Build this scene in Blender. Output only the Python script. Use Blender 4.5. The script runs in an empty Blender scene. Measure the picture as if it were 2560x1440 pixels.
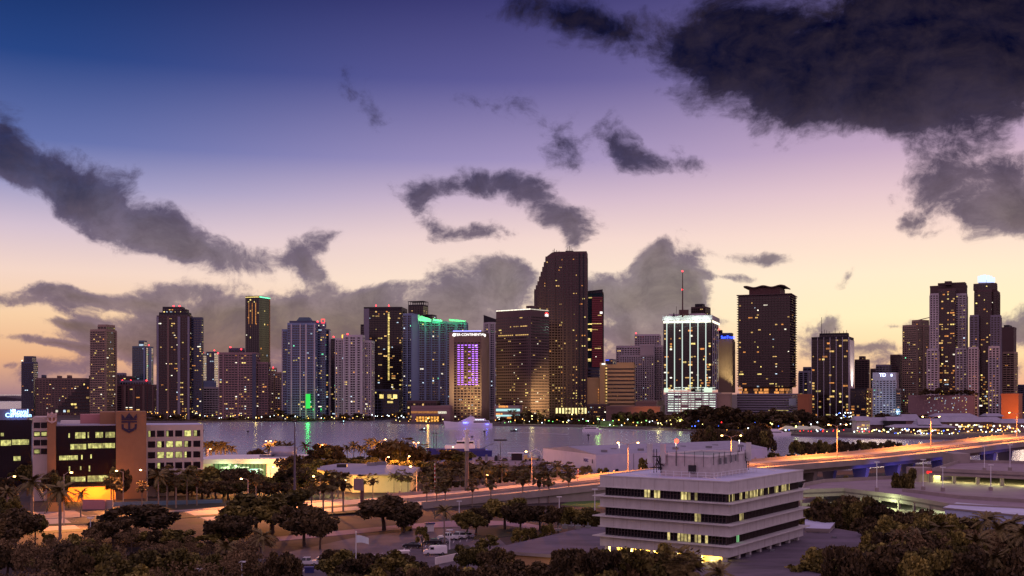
import bpy, math, random
from mathutils import Vector, Matrix
R = math.radians
C = bpy.context.scene.collection
F, HZ, HC = 2700.0, 982.0, 38.0          # focal length and horizon in photo pixels, camera height in metres
# ------------------------------------------------------------------ camera
cam_d = bpy.data.cameras.new('camera'); cam = bpy.data.objects.new('camera', cam_d); C.objects.link(cam)
cam.location = (0, 0, HC); cam.rotation_euler = (R(90), 0, 0)
cam_d.sensor_width = 36; cam_d.lens = 36*F/2560; cam_d.shift_y = (HZ-720)/2560
cam_d.clip_start = 1; cam_d.clip_end = 60000
bpy.context.scene.camera = cam
sc = bpy.context.scene
sc.view_settings.view_transform = 'Standard'; sc.view_settings.look = 'None'
sc.view_settings.exposure = 0; sc.view_settings.gamma = 1; sc.view_settings.use_curve_mapping = False
sc.cycles.max_bounces = 5; sc.cycles.diffuse_bounces = 3; sc.cycles.glossy_bounces = 3
sc.cycles.use_light_tree = True; sc.cycles.sample_clamp_indirect = 3; sc.cycles.sample_clamp_direct = 12
sc.cycles.caustics_reflective = False; sc.cycles.caustics_refractive = False
try: sc.cycles.use_denoising = True
except Exception: pass

def lin(c):
    return tuple((v/255/12.92 if v/255 <= .04045 else ((v/255+.055)/1.055)**2.4) for v in c[:3])
def L4(c): return (*lin(c), 1)

# ------------------------------------------------------------------ sky (world)
W = bpy.data.worlds.new('World'); sc.world = W; W.use_nodes = True
nt = W.node_tree; nt.nodes.clear()
def N(t, **k):
    n = nt.nodes.new(t)
    for a, b in k.items(): setattr(n, a, b)
    return n
def Lk(a, b): nt.links.new(a, b)
def M(op, a, b=None, clamp=False, c=None):
    n = N('ShaderNodeMath', operation=op); n.use_clamp = clamp
    for i, v in enumerate((a, b, c)):
        if v is None: continue
        if isinstance(v, (int, float)): n.inputs[i].default_value = v
        else: Lk(v, n.inputs[i])
    return n.outputs[0]
def MR(v, a, b, c, d, smooth=True):
    n = N('ShaderNodeMapRange'); n.interpolation_type = 'SMOOTHSTEP' if smooth else 'LINEAR'
    Lk(v, n.inputs[0])
    for i, x in enumerate((a, b, c, d)): n.inputs[i+1].default_value = x
    return n.outputs[0]
def ramp(v, pts):
    n = N('ShaderNodeValToRGB'); Lk(v, n.inputs[0]); cr = n.color_ramp; cr.interpolation = 'LINEAR'
    cr.elements[0].position = pts[0][0]; cr.elements[0].color = L4(pts[0][1])
    cr.elements[1].position = pts[-1][0]; cr.elements[1].color = L4(pts[-1][1])
    for p, c in pts[1:-1]:
        e = cr.elements.new(p); e.color = L4(c)
    return n.outputs[0]
def MX(f, a, b, mode='MIX'):
    n = N('ShaderNodeMix', data_type='RGBA', blend_type=mode)
    for i, v in ((0, f), (6, a), (7, b)):
        if isinstance(v, (int, float)): n.inputs[i].default_value = v
        elif isinstance(v, tuple): n.inputs[i].default_value = v
        else: Lk(v, n.inputs[i])
    return n.outputs[2]
tc = N('ShaderNodeTexCoord'); sp = N('ShaderNodeSeparateXYZ'); Lk(tc.outputs['Generated'], sp.inputs[0])
X_, Y_, Z_ = sp.outputs
az = M('ARCTAN2', X_, Y_)
hyp = M('SQRT', M('ADD', M('MULTIPLY', X_, X_), M('MULTIPLY', Y_, Y_)))
q = M('DIVIDE', Z_, M('MAXIMUM', hyp, .02))
# ramps run over q*1.25, q = tangent of the elevation
qq = M('MULTIPLY', q, 1.25, clamp=True)
def RP(cols, hi):
    qs = [0, .03, .067, .1044, .1415, .1785, .2155, .29, .364]
    return ramp(qq, [(a*1.25, c) for a, c in zip(qs, cols)] + [(x, c) for x, c in hi])
skyL = RP([(172,132,136),(234,178,136),(248,208,168),(244,214,200),(212,192,208),(156,154,196),(98,112,172),(34,66,132),(8,40,98)], [(.6,(60,70,140)),(.8,(184,148,180)),(1,(196,156,178))])
skyC = RP([(176,136,140),(236,190,156),(253,226,196),(252,228,208),(242,214,208),(208,184,204),(158,144,190),(92,88,150),(58,56,116)], [(.6,(90,84,140)),(.8,(184,148,180)),(1,(196,156,178))])
skyR = RP([(216,160,140),(252,218,166),(255,240,196),(255,236,206),(248,220,208),(228,198,206),(196,168,196),(136,120,168),(88,80,134)], [(.6,(100,84,140)),(.8,(184,148,180)),(1,(196,156,178))])
skyE0 = ramp(qq, [(0,(150,110,130)),(.1,(214,164,180)),(.3,(208,168,196)),(.6,(190,160,196)),(1,(190,160,190))])
skyEs = N('ShaderNodeVectorMath', operation='SCALE'); Lk(skyE0, skyEs.inputs[0]); skyEs.inputs['Scale'].default_value = 1.25; skyE = skyEs.outputs[0]
s1 = MX(MR(az, -.44, .05, 0, 1), skyL, skyC)
s2 = MX(MR(az, -.05, .42, 0, 1), s1, skyR)
aaz = M('ABSOLUTE', az)
s3 = MX(MR(aaz, .7, 2.0, 0, 1), s2, skyE)
nish = N('ShaderNodeTexSky', sky_type='NISHITA'); nish.sun_disc = False
nish.sun_elevation = R(1.0); nish.sun_rotation = R(22); nish.air_density = 1.2; nish.dust_density = 1.0
ns = N('ShaderNodeVectorMath', operation='SCALE'); Lk(nish.outputs[0], ns.inputs[0]); ns.inputs['Scale'].default_value = .006
sky = MX(1.0, s3, ns.outputs[0], 'ADD')
# clouds: soft ellipses in azimuth / elevation, torn by warped noise
cv = N('ShaderNodeCombineXYZ'); Lk(az, cv.inputs[0]); Lk(q, cv.inputs[1])
wn = N('ShaderNodeTexNoise'); wn.inputs['Scale'].default_value = 9; wn.inputs['Detail'].default_value = 6; Lk(cv.outputs[0], wn.inputs['Vector'])
ws = N('ShaderNodeVectorMath', operation='SUBTRACT'); Lk(wn.outputs['Color'], ws.inputs[0]); ws.inputs[1].default_value = (.5,.5,.5)
wm = N('ShaderNodeVectorMath', operation='MULTIPLY'); Lk(ws.outputs[0], wm.inputs[0]); wm.inputs[1].default_value = (.085,.05,0)
wv = N('ShaderNodeVectorMath', operation='ADD'); Lk(cv.outputs[0], wv.inputs[0]); Lk(wm.outputs[0], wv.inputs[1])
cvec = wv.outputs[0]
nz = N('ShaderNodeTexNoise'); nz.inputs['Scale'].default_value = 22; nz.inputs['Detail'].default_value = 9; nz.inputs['Roughness'].default_value = .68
nm = N('ShaderNodeVectorMath', operation='MULTIPLY'); Lk(cvec, nm.inputs[0]); nm.inputs[1].default_value = (1, 1.2, 1); Lk(nm.outputs[0], nz.inputs['Vector'])
BL = [ # px, py, rx, ry, rot, weight
 (2180,110,560,190,4,1.5),(2080,240,340,120,5,1.3),(2480,40,420,170,0,1.6),(1900,160,240,70,20,1.05),(1840,60,160,90,10,.8),(1540,70,300,70,14,.85),(1400,30,200,40,10,.8),(2330,300,220,90,0,1.05),
 (2330,470,110,120,20,1.1),(2470,470,120,110,-10,1.15),(2500,560,90,60,20,1.0),(2270,570,50,35,0,.8),(2530,280,110,70,0,.7),(2600,500,120,120,0,1.1),
 (1410,350,80,85,-30,1.0),(1540,350,65,90,-40,1.0),(1600,400,80,40,15,.95),(1690,400,80,45,10,.9),(1290,270,70,50,10,.62),(950,265,60,45,20,.62),(1130,262,80,40,15,.6),(890,190,60,50,0,.5),
 (1030,480,90,50,-10,.95),(1150,460,130,42,-5,1.0),(1270,450,110,45,8,1.0),(1360,500,90,48,35,1.05),(1430,550,60,60,50,1.0),(1440,600,40,40,50,.7),(1130,580,100,34,5,.92),(1240,570,80,40,-10,.7),(1040,530,60,40,40,.6),
 (-20,400,150,80,10,1.25),(110,430,170,80,18,1.25),(300,450,85,75,20,1.2),(230,500,120,60,20,1.1),(370,560,120,66,35,1.15),(440,590,110,60,20,1.1),(290,580,100,40,20,.95),(540,655,90,50,20,1.1),(640,655,85,40,5,.98),(760,650,60,50,40,.95),(805,695,60,32,40,.95),(810,602,42,26,0,.9),(15,300,50,50,20,.95),(430,640,90,40,25,.75),
 (480,800,280,80,0,1.3),(720,800,280,88,0,1.3),(930,810,240,90,0,1.2),(600,850,420,70,0,1.0),(1130,840,260,90,0,1.05),(330,740,120,22,-3,1.0),(420,712,110,20,3,.95),(260,850,150,34,6,.85),(1180,730,140,72,0,1.15),(1290,720,90,60,10,1.1),(1240,670,80,32,0,.85),(960,735,100,22,-6,.8),
 (60,752,150,34,6,1.15),(150,716,90,26,0,1.0),(210,740,60,30,0,.8),(170,818,75,13,0,1.0),(110,866,190,13,5,1.05),(20,905,30,10,0,.6),(200,905,50,34,0,.6),(120,925,50,30,0,.6),
 (1600,770,150,90,0,1.15),(1660,690,95,95,10,1.15),(1610,650,50,50,0,1.0),(1500,730,110,40,8,.95),(1640,870,240,70,0,1.0),(1860,640,120,18,4,.75),(1940,640,60,32,20,.8),(1800,690,110,12,0,.7),(1720,740,60,70,0,1.0),
 (2030,840,70,62,0,1.0),(2070,790,36,40,-40,.9),(2120,700,30,14,-30,.5),(2160,850,110,22,-4,.75),(2230,880,120,40,-5,.8),(2240,810,90,12,-3,.7),(2570,830,110,60,0,1.1),(2520,930,140,40,0,.8),
 (700,940,800,38,0,.72),(1450,930,300,60,0,.7),
]
acc = None
for (px, py, rx, ry, rot, w) in BL:
    if py < 600: w *= (.95 if px < 2000 else .98)
    xx = (px-1280)/F; zz = (HZ-py)/F; a0 = math.atan(xx); q0 = zz/math.sqrt(1+xx*xx); cs = math.cos(a0)
    mp = N('ShaderNodeMapping', vector_type='TEXTURE'); Lk(cvec, mp.inputs[0])
    mp.inputs['Location'].default_value = (a0, q0, 0); mp.inputs['Rotation'].default_value = (0, 0, R(-rot))
    mp.inputs['Scale'].default_value = (rx/F*1.25*cs*cs, ry/F*1.3*cs, 1)
    g = N('ShaderNodeTexGradient', gradient_type='SPHERICAL'); Lk(mp.outputs[0], g.inputs[0])
    v = M('MULTIPLY', g.outputs[1], w)
    acc = v if acc is None else M('ADD', acc, v)
# loose clouds over the rest of the sky behind the camera
gn = N('ShaderNodeTexNoise'); gn.inputs['Scale'].default_value = 3.2; gn.inputs['Detail'].default_value = 5; Lk(tc.outputs['Generated'], gn.inputs['Vector'])
gen = M('MULTIPLY', MR(aaz, .6, 1.0, 0, 1), MR(gn.outputs[0], .52, .75, 0, .9))
acc = M('MAXIMUM', acc, gen)
nzv = M('SUBTRACT', nz.outputs[0], .5)
gate = MR(acc, 0, .12, 0, 1)
acc = M('MINIMUM', acc, 1.7)
dens = M('MULTIPLY', M('ADD', M('MULTIPLY', acc, 1.15), M('MULTIPLY', nzv, 2.9)), gate)
dn_ = M('DIVIDE', M('SUBTRACT', dens, .24), M('ADD', .62, M('MULTIPLY', q, 1.5)), clamp=True)
alpha = M('MULTIPLY', MR(dn_, 0, 1, 0, 1), MR(q, .1, .3, .86, .97))
core0 = ramp(qq, [(0,(128,100,118)),(.06,(104,86,116)),(.13,(82,72,108)),(.19,(68,59,92)),(.27,(52,48,78)),(.36,(34,30,56)),(.46,(20,18,38)),(.7,(30,28,56)),(1,(24,24,56))])
core = MX(M('MULTIPLY', MR(az, .08, .3, 0, .8), MR(q, .16, .28, 0, 1)), core0, (.004,.003,.011,1))
coreS = MX(MR(dens, .6, 1.9, 0, .6), core, (.004,.003,.010,1))
rim = MX(.5, core, sky)
ccol = MX(MR(dens, .3, .62, 0, 1), rim, coreS)
ccol = MX(M('MULTIPLY', MR(nz.outputs[0], .35, .65, .55, .0), MR(q, .1, .3, .6, .12)), ccol, MX(.4, ccol, sky))
fin = MX(alpha, sky, ccol)
nz2 = N('ShaderNodeTexNoise'); nz2.inputs['Scale'].default_value = 22; nz2.inputs['Detail'].default_value = 9; nz2.inputs['Roughness'].default_value = .62
of_ = N('ShaderNodeVectorMath', operation='ADD'); Lk(nm.outputs[0], of_.inputs[0]); of_.inputs[1].default_value = (.004,-.012,0); Lk(of_.outputs[0], nz2.inputs['Vector'])
em_ = M('MULTIPLY', M('SUBTRACT', nz.outputs[0], nz2.outputs[0]), MR(q, .03, .3, .2, .08))
em_ = M('MAXIMUM', em_, -.03)
lit_ = N('ShaderNodeVectorMath', operation='SCALE'); lit_.inputs[0].default_value = (.95,.62,.66); Lk(M('MULTIPLY', em_, alpha), lit_.inputs['Scale'])
fin2 = N('ShaderNodeVectorMath', operation='ADD'); Lk(fin, fin2.inputs[0]); Lk(lit_.outputs[0], fin2.inputs[1])
fin3 = N('ShaderNodeVectorMath', operation='MAXIMUM'); Lk(fin2.outputs[0], fin3.inputs[0]); fin3.inputs[1].default_value = (.003,.002,.006); fin = fin3.outputs[0]
bel = MX(MR(q, -.02, .0, 0, 1, False), (.03,.025,.04,1), fin)
bg = N('ShaderNodeBackground'); Lk(bel, bg.inputs[0]); bg.inputs[1].default_value = 1.0
wo = N('ShaderNodeOutputWorld'); Lk(bg.outputs[0], wo.inputs[0])
W.cycles.sampling_method = 'MANUAL'; W.cycles.sample_map_resolution = 512

# the sun is down: only a faint broad afterglow from the west
sl = bpy.data.lights.new('afterglow_sun', 'SUN'); sl.energy = .18; sl.angle = R(12); sl.color = (1, .72, .5)
so = bpy.data.objects.new('afterglow_sun', sl); C.objects.link(so); so.rotation_euler = (R(88), 0, R(180-22))

# ------------------------------------------------------------------ helpers
def GX(px, Y): return (px-1280)/F*Y
def ZY(py, Y): return HC-(py-HZ)/F*Y
def G(px, py, z=0):
    Y = (HC-z)*F/(py-HZ); return Vector((GX(px, Y), Y, z))
MATS = {}
def mat(name, col, rough=.7, metal=0, var=.12, scale=.5, emit=None, es=0, spec=.5, bump=0, var2=None, island=0, objr=0, coord='Object', stretch=None, samp=False):
    if name in MATS: return MATS[name]
    m = bpy.data.materials.new(name); m.use_nodes = True; t = m.node_tree; b = t.nodes['Principled BSDF']
    c = lin(col) if max(col) > 1.001 else tuple(col)
    b.inputs['Base Color'].default_value = (*c, 1); b.inputs['Roughness'].default_value = rough; b.inputs['Metallic'].default_value = metal
    b.inputs['Specular IOR Level'].default_value = spec
    if var or var2:
        co = t.nodes.new('ShaderNodeTexCoord'); n = t.nodes.new('ShaderNodeTexNoise'); n.inputs['Scale'].default_value = scale; n.inputs['Detail'].default_value = 6; n.inputs['Roughness'].default_value = .65
        if coord == 'World':
            ge = t.nodes.new('ShaderNodeNewGeometry'); src = ge.outputs['Position']
        else: src = co.outputs[coord]
        if stretch:
            mu = t.nodes.new('ShaderNodeVectorMath'); mu.operation = 'MULTIPLY'; mu.inputs[1].default_value = stretch; t.links.new(src, mu.inputs[0]); src = mu.outputs[0]
        t.links.new(src, n.inputs['Vector'])
        r = t.nodes.new('ShaderNodeValToRGB'); r.color_ramp.elements[0].position = .3; r.color_ramp.elements[1].position = .7
        c2 = (lin(var2) if max(var2) > 1.001 else var2) if var2 else tuple(min(1, x*(1+var)) for x in c)
        c1 = tuple(x*(1-var) for x in c)
        r.color_ramp.elements[0].color = (*c1, 1); r.color_ramp.elements[1].color = (*c2, 1)
        t.links.new(n.outputs[0], r.inputs[0]); out = r.outputs[0]
        def scale_by(out, sock, lo, hi):
            mr = t.nodes.new('ShaderNodeMapRange'); t.links.new(sock, mr.inputs[0]); mr.inputs[3].default_value = lo; mr.inputs[4].default_value = hi
            vm = t.nodes.new('ShaderNodeVectorMath'); vm.operation = 'SCALE'; t.links.new(out, vm.inputs[0]); t.links.new(mr.outputs[0], vm.inputs['Scale']); return vm.outputs[0]
        if island:
            g = t.nodes.new('ShaderNodeNewGeometry'); out = scale_by(out, g.outputs['Random Per Island'], 1-island, 1+island)
        if objr:
            g = t.nodes.new('ShaderNodeObjectInfo'); out = scale_by(out, g.outputs['Random'], 1-objr, 1+objr)
        t.links.new(out, b.inputs['Base Color'])
        if bump:
            bn = t.nodes.new('ShaderNodeBump'); bn.inputs['Strength'].default_value = bump; bn.inputs['Distance'].default_value = .3
            t.links.new(n.outputs[0], bn.inputs['Height']); t.links.new(bn.outputs[0], b.inputs['Normal'])
    if emit is not None:
        b.inputs['Emission Color'].default_value = (*(lin(emit) if max(emit) > 1.001 else emit), 1); b.inputs['Emission Strength'].default_value = es
        if not samp:
            try: m.cycles.emission_sampling = 'NONE'
            except Exception: pass
    MATS[name] = m; return m
def lamp_mat(name, col, es, objr=0, samp=False):
    if name in MATS: return MATS[name]
    m = mat(name, (60,55,50), rough=.4, var=0, emit=col, es=es, samp=samp)
    if objr:
        t = m.node_tree; b = t.nodes['Principled BSDF']; g = t.nodes.new('ShaderNodeObjectInfo')
        mr = t.nodes.new('ShaderNodeMapRange'); t.links.new(g.outputs['Random'], mr.inputs[0]); mr.inputs[3].default_value = es*(1-objr); mr.inputs[4].default_value = es*(1+objr)
        # furniture, blinds and people inside the room
        co = t.nodes.new('ShaderNodeNewGeometry'); n = t.nodes.new('ShaderNodeTexNoise'); n.inputs['Scale'].default_value = .9; n.inputs['Detail'].default_value = 3; t.links.new(co.outputs['Position'], n.inputs['Vector'])
        m2 = t.nodes.new('ShaderNodeMapRange'); t.links.new(n.outputs[0], m2.inputs[0]); m2.inputs[1].default_value = .35; m2.inputs[2].default_value = .62; m2.inputs[3].default_value = .35; m2.inputs[4].default_value = 1.25
        mm = t.nodes.new('ShaderNodeMath'); mm.operation = 'MULTIPLY'; t.links.new(mr.outputs[0], mm.inputs[0]); t.links.new(m2.outputs[0], mm.inputs[1]); t.links.new(mm.outputs[0], b.inputs['Emission Strength'])
    return m

class MB:
    def __init__(s): s.v = []; s.f = []; s.mi = []; s.cur = 0
    def face(s, pts):
        n = len(s.v); s.v += [tuple(p) for p in pts]; s.f.append(tuple(range(n, n+len(pts)))); s.mi.append(s.cur)
    def box(s, x0, x1, y0, y1, z0, z1, fr=None):
        n = len(s.v)
        for z in (z0, z1):
            for x, y in ((x0,y0),(x1,y0),(x1,y1),(x0,y1)):
                s.v.append((x, y, z) if fr is None else (fr[0][0]+fr[1][0]*x+fr[2][0]*y, fr[0][1]+fr[1][1]*x+fr[2][1]*y, z+(fr[0][2] if len(fr[0]) > 2 else 0)))
        for f in ((3,2,1,0),(4,5,6,7),(0,1,5,4),(1,2,6,5),(2,3,7,6),(3,0,4,7)): s.f.append(tuple(n+i for i in f)); s.mi.append(s.cur)
    def prism(s, pts, z0, z1):
        n = len(s.v); k = len(pts)
        zt = z1 if isinstance(z1, (list, tuple)) else [z1]*k
        for p in pts: s.v.append((p[0], p[1], z0))
        for p, z in zip(pts, zt): s.v.append((p[0], p[1], z))
        s.f.append(tuple(n+i for i in reversed(range(k)))); s.f.append(tuple(n+k+i for i in range(k)))
        for i in range(k): j = (i+1) % k; s.f.append((n+i, n+j, n+k+j, n+k+i))
        s.mi += [s.cur]*(k+2)
    def tube(s, pts, rad, seg=6, cap=True):
        rings = []
        for i, p in enumerate(pts):
            p = Vector(p); a = Vector(pts[max(0, i-1)]); b = Vector(pts[min(len(pts)-1, i+1)]); d = (b-a)
            d = d.normalized() if d.length > 1e-6 else Vector((0,0,1))
            u = d.cross(Vector((0,0,1)));  u = u.normalized() if u.length > 1e-3 else Vector((1,0,0)); w = d.cross(u).normalized()
            r = rad[i] if isinstance(rad, (list, tuple)) else rad
            n = len(s.v); rings.append(n)
            for k in range(seg):
                t = 2*math.pi*k/seg; s.v.append(tuple(p+u*math.cos(t)*r+w*math.sin(t)*r))
        for a, b in zip(rings, rings[1:]):
            for k in range(seg): j = (k+1) % seg; s.f.append((a+k, a+j, b+j, b+k)); s.mi.append(s.cur)
        if cap:
            s.f.append(tuple(rings[0]+k for k in reversed(range(seg)))); s.f.append(tuple(rings[-1]+k for k in range(seg))); s.mi += [s.cur]*2
    def ball(s, c, r, seg=8, rz=None):
        rz = rz or r; rows = seg//2; n0 = len(s.v)
        for i in range(rows+1):
            th = math.pi*i/rows
            for k in range(seg):
                p = 2*math.pi*k/seg; s.v.append((c[0]+r*math.sin(th)*math.cos(p), c[1]+r*math.sin(th)*math.sin(p), c[2]+rz*math.cos(th)))
        for i in range(rows):
            for k in range(seg):
                j = (k+1) % seg; s.f.append((n0+i*seg+k, n0+(i+1)*seg+k, n0+(i+1)*seg+j, n0+i*seg+j)); s.mi.append(s.cur)
    def extr(s, poly, fr, d0, d1):
        """poly in a vertical plane: fr=(origin, ux, outward normal); poly points (u,z)"""
        o, ux, nn = fr; k = len(poly); n = len(s.v)
        for d in (d0, d1):
            for u, z in poly: s.v.append((o[0]+ux[0]*u+nn[0]*d, o[1]+ux[1]*u+nn[1]*d, o[2]+z))
        s.f.append(tuple(n+i for i in reversed(range(k)))); s.f.append(tuple(n+k+i for i in range(k)))
        for i in range(k): j = (i+1) % k; s.f.append((n+i, n+j, n+k+j, n+k+i))
        s.mi += [s.cur]*(k+2)
    def mesh(s, name, ms):
        me = bpy.data.meshes.new(name); me.from_pydata(s.v, [], s.f)
        for m in (ms if isinstance(ms, (list, tuple)) else [ms]): me.materials.append(m)
        if any(s.mi): me.polygons.foreach_set('material_index', s.mi)
        me.update(); return me
    def build(s, name, ms, parent=None, smooth=False):
        me = s.mesh(name, ms)
        if smooth: me.polygons.foreach_set('use_smooth', [True]*len(me.polygons))
        o = bpy.data.objects.new(name, me); C.objects.link(o)
        if parent: o.parent = parent
        return o
def tag(o, label=None, cat=None, group=None, kind=None):
    if label: o['label'] = label
    if cat: o['category'] = cat
    if group: o['group'] = group
    if kind: o['kind'] = kind
    return o
def empty(name, loc=(0,0,0), rz=0, label=None, cat=None, group=None, sc_=None):
    o = bpy.data.objects.new(name, None); C.objects.link(o); o.location = loc; o.rotation_euler = (0,0,rz); o.empty_display_size = .5
    if sc_: o.scale = sc_
    return tag(o, label, cat, group)
def struct(name, mb, m): o = mb.build(name, m); o['kind'] = 'structure'; return o
def inst(me, name, parent=None, loc=(0,0,0), rot=(0,0,0), scl=(1,1,1)):
    o = bpy.data.objects.new(name, me); C.objects.link(o); o.location = loc; o.rotation_euler = rot; o.scale = scl
    if parent: o.parent = parent
    return o
def copy_tree(o, parent=None):
    c = o.copy(); C.objects.link(c)
    if parent: c.parent = parent
    for ch in list(o.children): copy_tree(ch, c)
    return c
def text(body, size, loc, m, parent=None, rz=0, ext=.1, name='lettering', align='CENTER'):
    cu = bpy.data.curves.new(name, 'FONT'); cu.body = body; cu.size = size; cu.extrude = ext; cu.align_x = align; cu.align_y = 'CENTER'; cu.offset = size*.012
    cu.materials.append(m); o = bpy.data.objects.new(name, cu); C.objects.link(o); o.location = loc; o.rotation_euler = (R(90), 0, rz)
    me = bpy.data.meshes.new_from_object(o); o2 = bpy.data.objects.new(name, me); C.objects.link(o2); o2.location = o.location; o2.rotation_euler = o.rotation_euler
    bpy.data.objects.remove(o)
    if parent: o2.parent = parent
    return o2
def light(kind, loc, energy, col, radius=.4, target=None, angle=60, blend=.6, parent=None, name='lamp_light'):
    d = bpy.data.lights.new(name, kind); d.energy = energy; d.color = lin(col) if max(col) > 1.001 else col; d.shadow_soft_size = radius
    if kind == 'SPOT': d.spot_size = R(angle); d.spot_blend = blend
    o = bpy.data.objects.new(name, d); C.objects.link(o); o.location = loc
    if target is not None: o.rotation_euler = (Vector(target)-Vector(loc)).to_track_quat('-Z', 'Y').to_euler()
    if parent: o.parent = parent
    return o
# ------------------------------------------------------------------ materials
mat('ground', (38,27,30), .95, var=.4, scale=.14, coord='World', var2=(60,44,46), bump=.4)
mat('grass', (38,38,24), .95, var=.35, scale=.12, coord='World', bump=.3)
mat('asphalt', (84,74,84), .85, var=.38, scale=.16, coord='World', bump=.15)
mat('concrete_road', (166,148,136), .8, var=.2, scale=.25, coord='World', stretch=(1,3,1))
mat('concrete', (140,128,124), .85, var=.16, scale=.2, coord='World')
mat('concrete_dark', (95,85,85), .9, var=.2, scale=.2, coord='World')
mat('paint_white', (205,200,200), .6, var=.06, scale=1)
mat('roof_lavender', (140,138,156), .7, var=.14, scale=.12, coord='World')
mat('roof_dark', (100,88,98), .8, var=.35, scale=.1, coord='World', stretch=(1,2.5,1))
mat('white_wall', (222,214,208), .75, var=.07, scale=.3, coord='World')
mat('metal_grey', (120,120,128), .45, .5, var=.1)
mat('metal_dark', (40,38,42), .5, .4, var=.1)
mat('white_metal', (210,210,215), .45, .1, var=.05)
mat('leaf', (80,78,36), .75, var=.35, scale=.25, island=.7, objr=.5, var2=(126,110,54), spec=.25)
mat('leaf_dark', (58,46,32), .75, var=.35, scale=.25, island=.65, objr=.4, var2=(92,74,44), spec=.25)
mat('leaf_dry', (104,84,58), .85, var=.2, scale=.4, island=.35, objr=.15, spec=.2)
mat('palm_leaf', (98,84,48), .65, var=.2, scale=.3, island=.4, objr=.25, spec=.3)
mat('bark', (84,68,60), .95, var=.3, scale=2)
mat('bark_palm', (128,112,100), .9, var=.25, scale=1.5)
mat('glass_dark', (26,24,32), .12, var=.25, scale=.05, coord='World', spec=.6)
mat('tyre', (20,20,22), .9, var=0)
# water
wm_ = bpy.data.materials.new('water'); wm_.use_nodes = True; t = wm_.node_tree; b = t.nodes['Principled BSDF']
b.inputs['Base Color'].default_value = (.31,.32,.40,1); b.inputs['Roughness'].default_value = .2; b.inputs['IOR'].default_value = 1.5
b.inputs['Specular IOR Level'].default_value = 1.0
g = t.nodes.new('ShaderNodeNewGeometry'); hs = []
for sc1, st, wt in ((.16,(1,2.2,1),1.0), (.035,(1,2.5,1),2.2), (.6,(1,1.8,1),.35)):
    v = t.nodes.new('ShaderNodeVectorMath'); v.operation = 'MULTIPLY'; v.inputs[1].default_value = st; t.links.new(g.outputs['Position'], v.inputs[0])
    n = t.nodes.new('ShaderNodeTexNoise'); n.inputs['Scale'].default_value = sc1; n.inputs['Detail'].default_value = 3; t.links.new(v.outputs[0], n.inputs['Vector'])
    m = t.nodes.new('ShaderNodeMath'); m.operation = 'MULTIPLY'; m.inputs[1].default_value = wt; t.links.new(n.outputs[0], m.inputs[0]); hs.append(m.outputs[0])
a1 = t.nodes.new('ShaderNodeMath'); t.links.new(hs[0], a1.inputs[0]); t.links.new(hs[1], a1.inputs[1])
a2 = t.nodes.new('ShaderNodeMath'); t.links.new(a1.outputs[0], a2.inputs[0]); t.links.new(hs[2], a2.inputs[1])
bn = t.nodes.new('ShaderNodeBump'); bn.inputs['Strength'].default_value = .6; bn.inputs['Distance'].default_value = .55; t.links.new(a2.outputs[0], bn.inputs['Height']); t.links.new(bn.outputs[0], b.inputs['Normal'])
MATS['water'] = wm_

# ------------------------------------------------------------------ water, land
mb = MB(); mb.face([(-14000,40,-1.5),(14000,40,-1.5),(14000,26000,-1.5),(-14000,26000,-1.5)]); struct('water', mb, MATS['water'])
near = [(-700,40),(700,40),(900,560),(470,560), G(2300,1160).xy, G(2120,1176).xy, G(1960,1172).xy, G(1900,1150).xy, G(1750,1146).xy, G(1560,1150).xy, G(1360,1150).xy, G(1180,1150).xy, G(1000,1166).xy, G(800,1158).xy, G(500,1156).xy, (-300,640),(-520,690),(-900,690)]
mb = MB(); mb.prism([tuple(p) for p in near][::1], -4, 0); struct('ground', mb, MATS['ground'])
# the city's shore and the land behind it
shore = [(2700,1098),(2300,1094),(2130,1090),(2000,1087),(1930,1079),(1740,1075),(1560,1069),(1400,1064),(1230,1061.5),(1110,1058.5),(985,1056.5),(978,1053),(1000,1048),(940,1046),(930,1046.5),(760,1049),(600,1052),(450,1055),(300,1054),(150,1052),(60,1045),(52,1034)]
pts = [tuple(G(a, b_).xy) for a, b_ in shore]
pts += [(-1200,2300),(-1150,3500),(-900,26000),(14000,26000),(14000,1000),(1400,930)]
mb = MB(); mb.prism(pts, -4, 0); struct('city_ground', mb, mat('city_ground', (62,50,52), .95, var=.3, scale=.02, coord='World'))
# seawall coping along the shore
sea = MB()
for a, b_ in zip(pts[:21], pts[1:22]):
    a = Vector((*a, 0)); b2 = Vector((*b_, 0)); d = (b2-a); ln = d.length; d.normalize(); nn = Vector((d.y, -d.x, 0))
    if ln > 1: sea.box(0, ln, -.6, .5, -1.8, .45, ((a.x, a.y, 0), (d.x, d.y), (nn.x, nn.y)))
o = sea.build('seawall', MATS['concrete_dark']); tag(o, 'low concrete seawall along the downtown waterfront', 'seawall')
# distant low shore at the far left across open water
mb = MB(); rnd = random.Random(4); xs = [-5200+i*60 for i in range(80)]
prof = [(x, 10+8*rnd.random()+6*math.sin(x*.004)) for x in xs]
for (x0, h0), (x1, h1) in zip(prof, prof[1:]):
    n = len(mb.v); mb.v += [(x0,5200,-2),(x1,5200,-2),(x1,5200,h1),(x0,5200,h0),(x0,6200,-2),(x1,6200,-2),(x1,6200,h1),(x0,6200,h0)]
    for f in ((0,1,2,3),(3,2,6,7)): mb.f.append(tuple(n+i for i in f)); mb.mi.append(0)
struct('far_shore', mb, mat('far_shore', (58,48,56), .95, var=.3, scale=.01, coord='World'))

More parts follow.
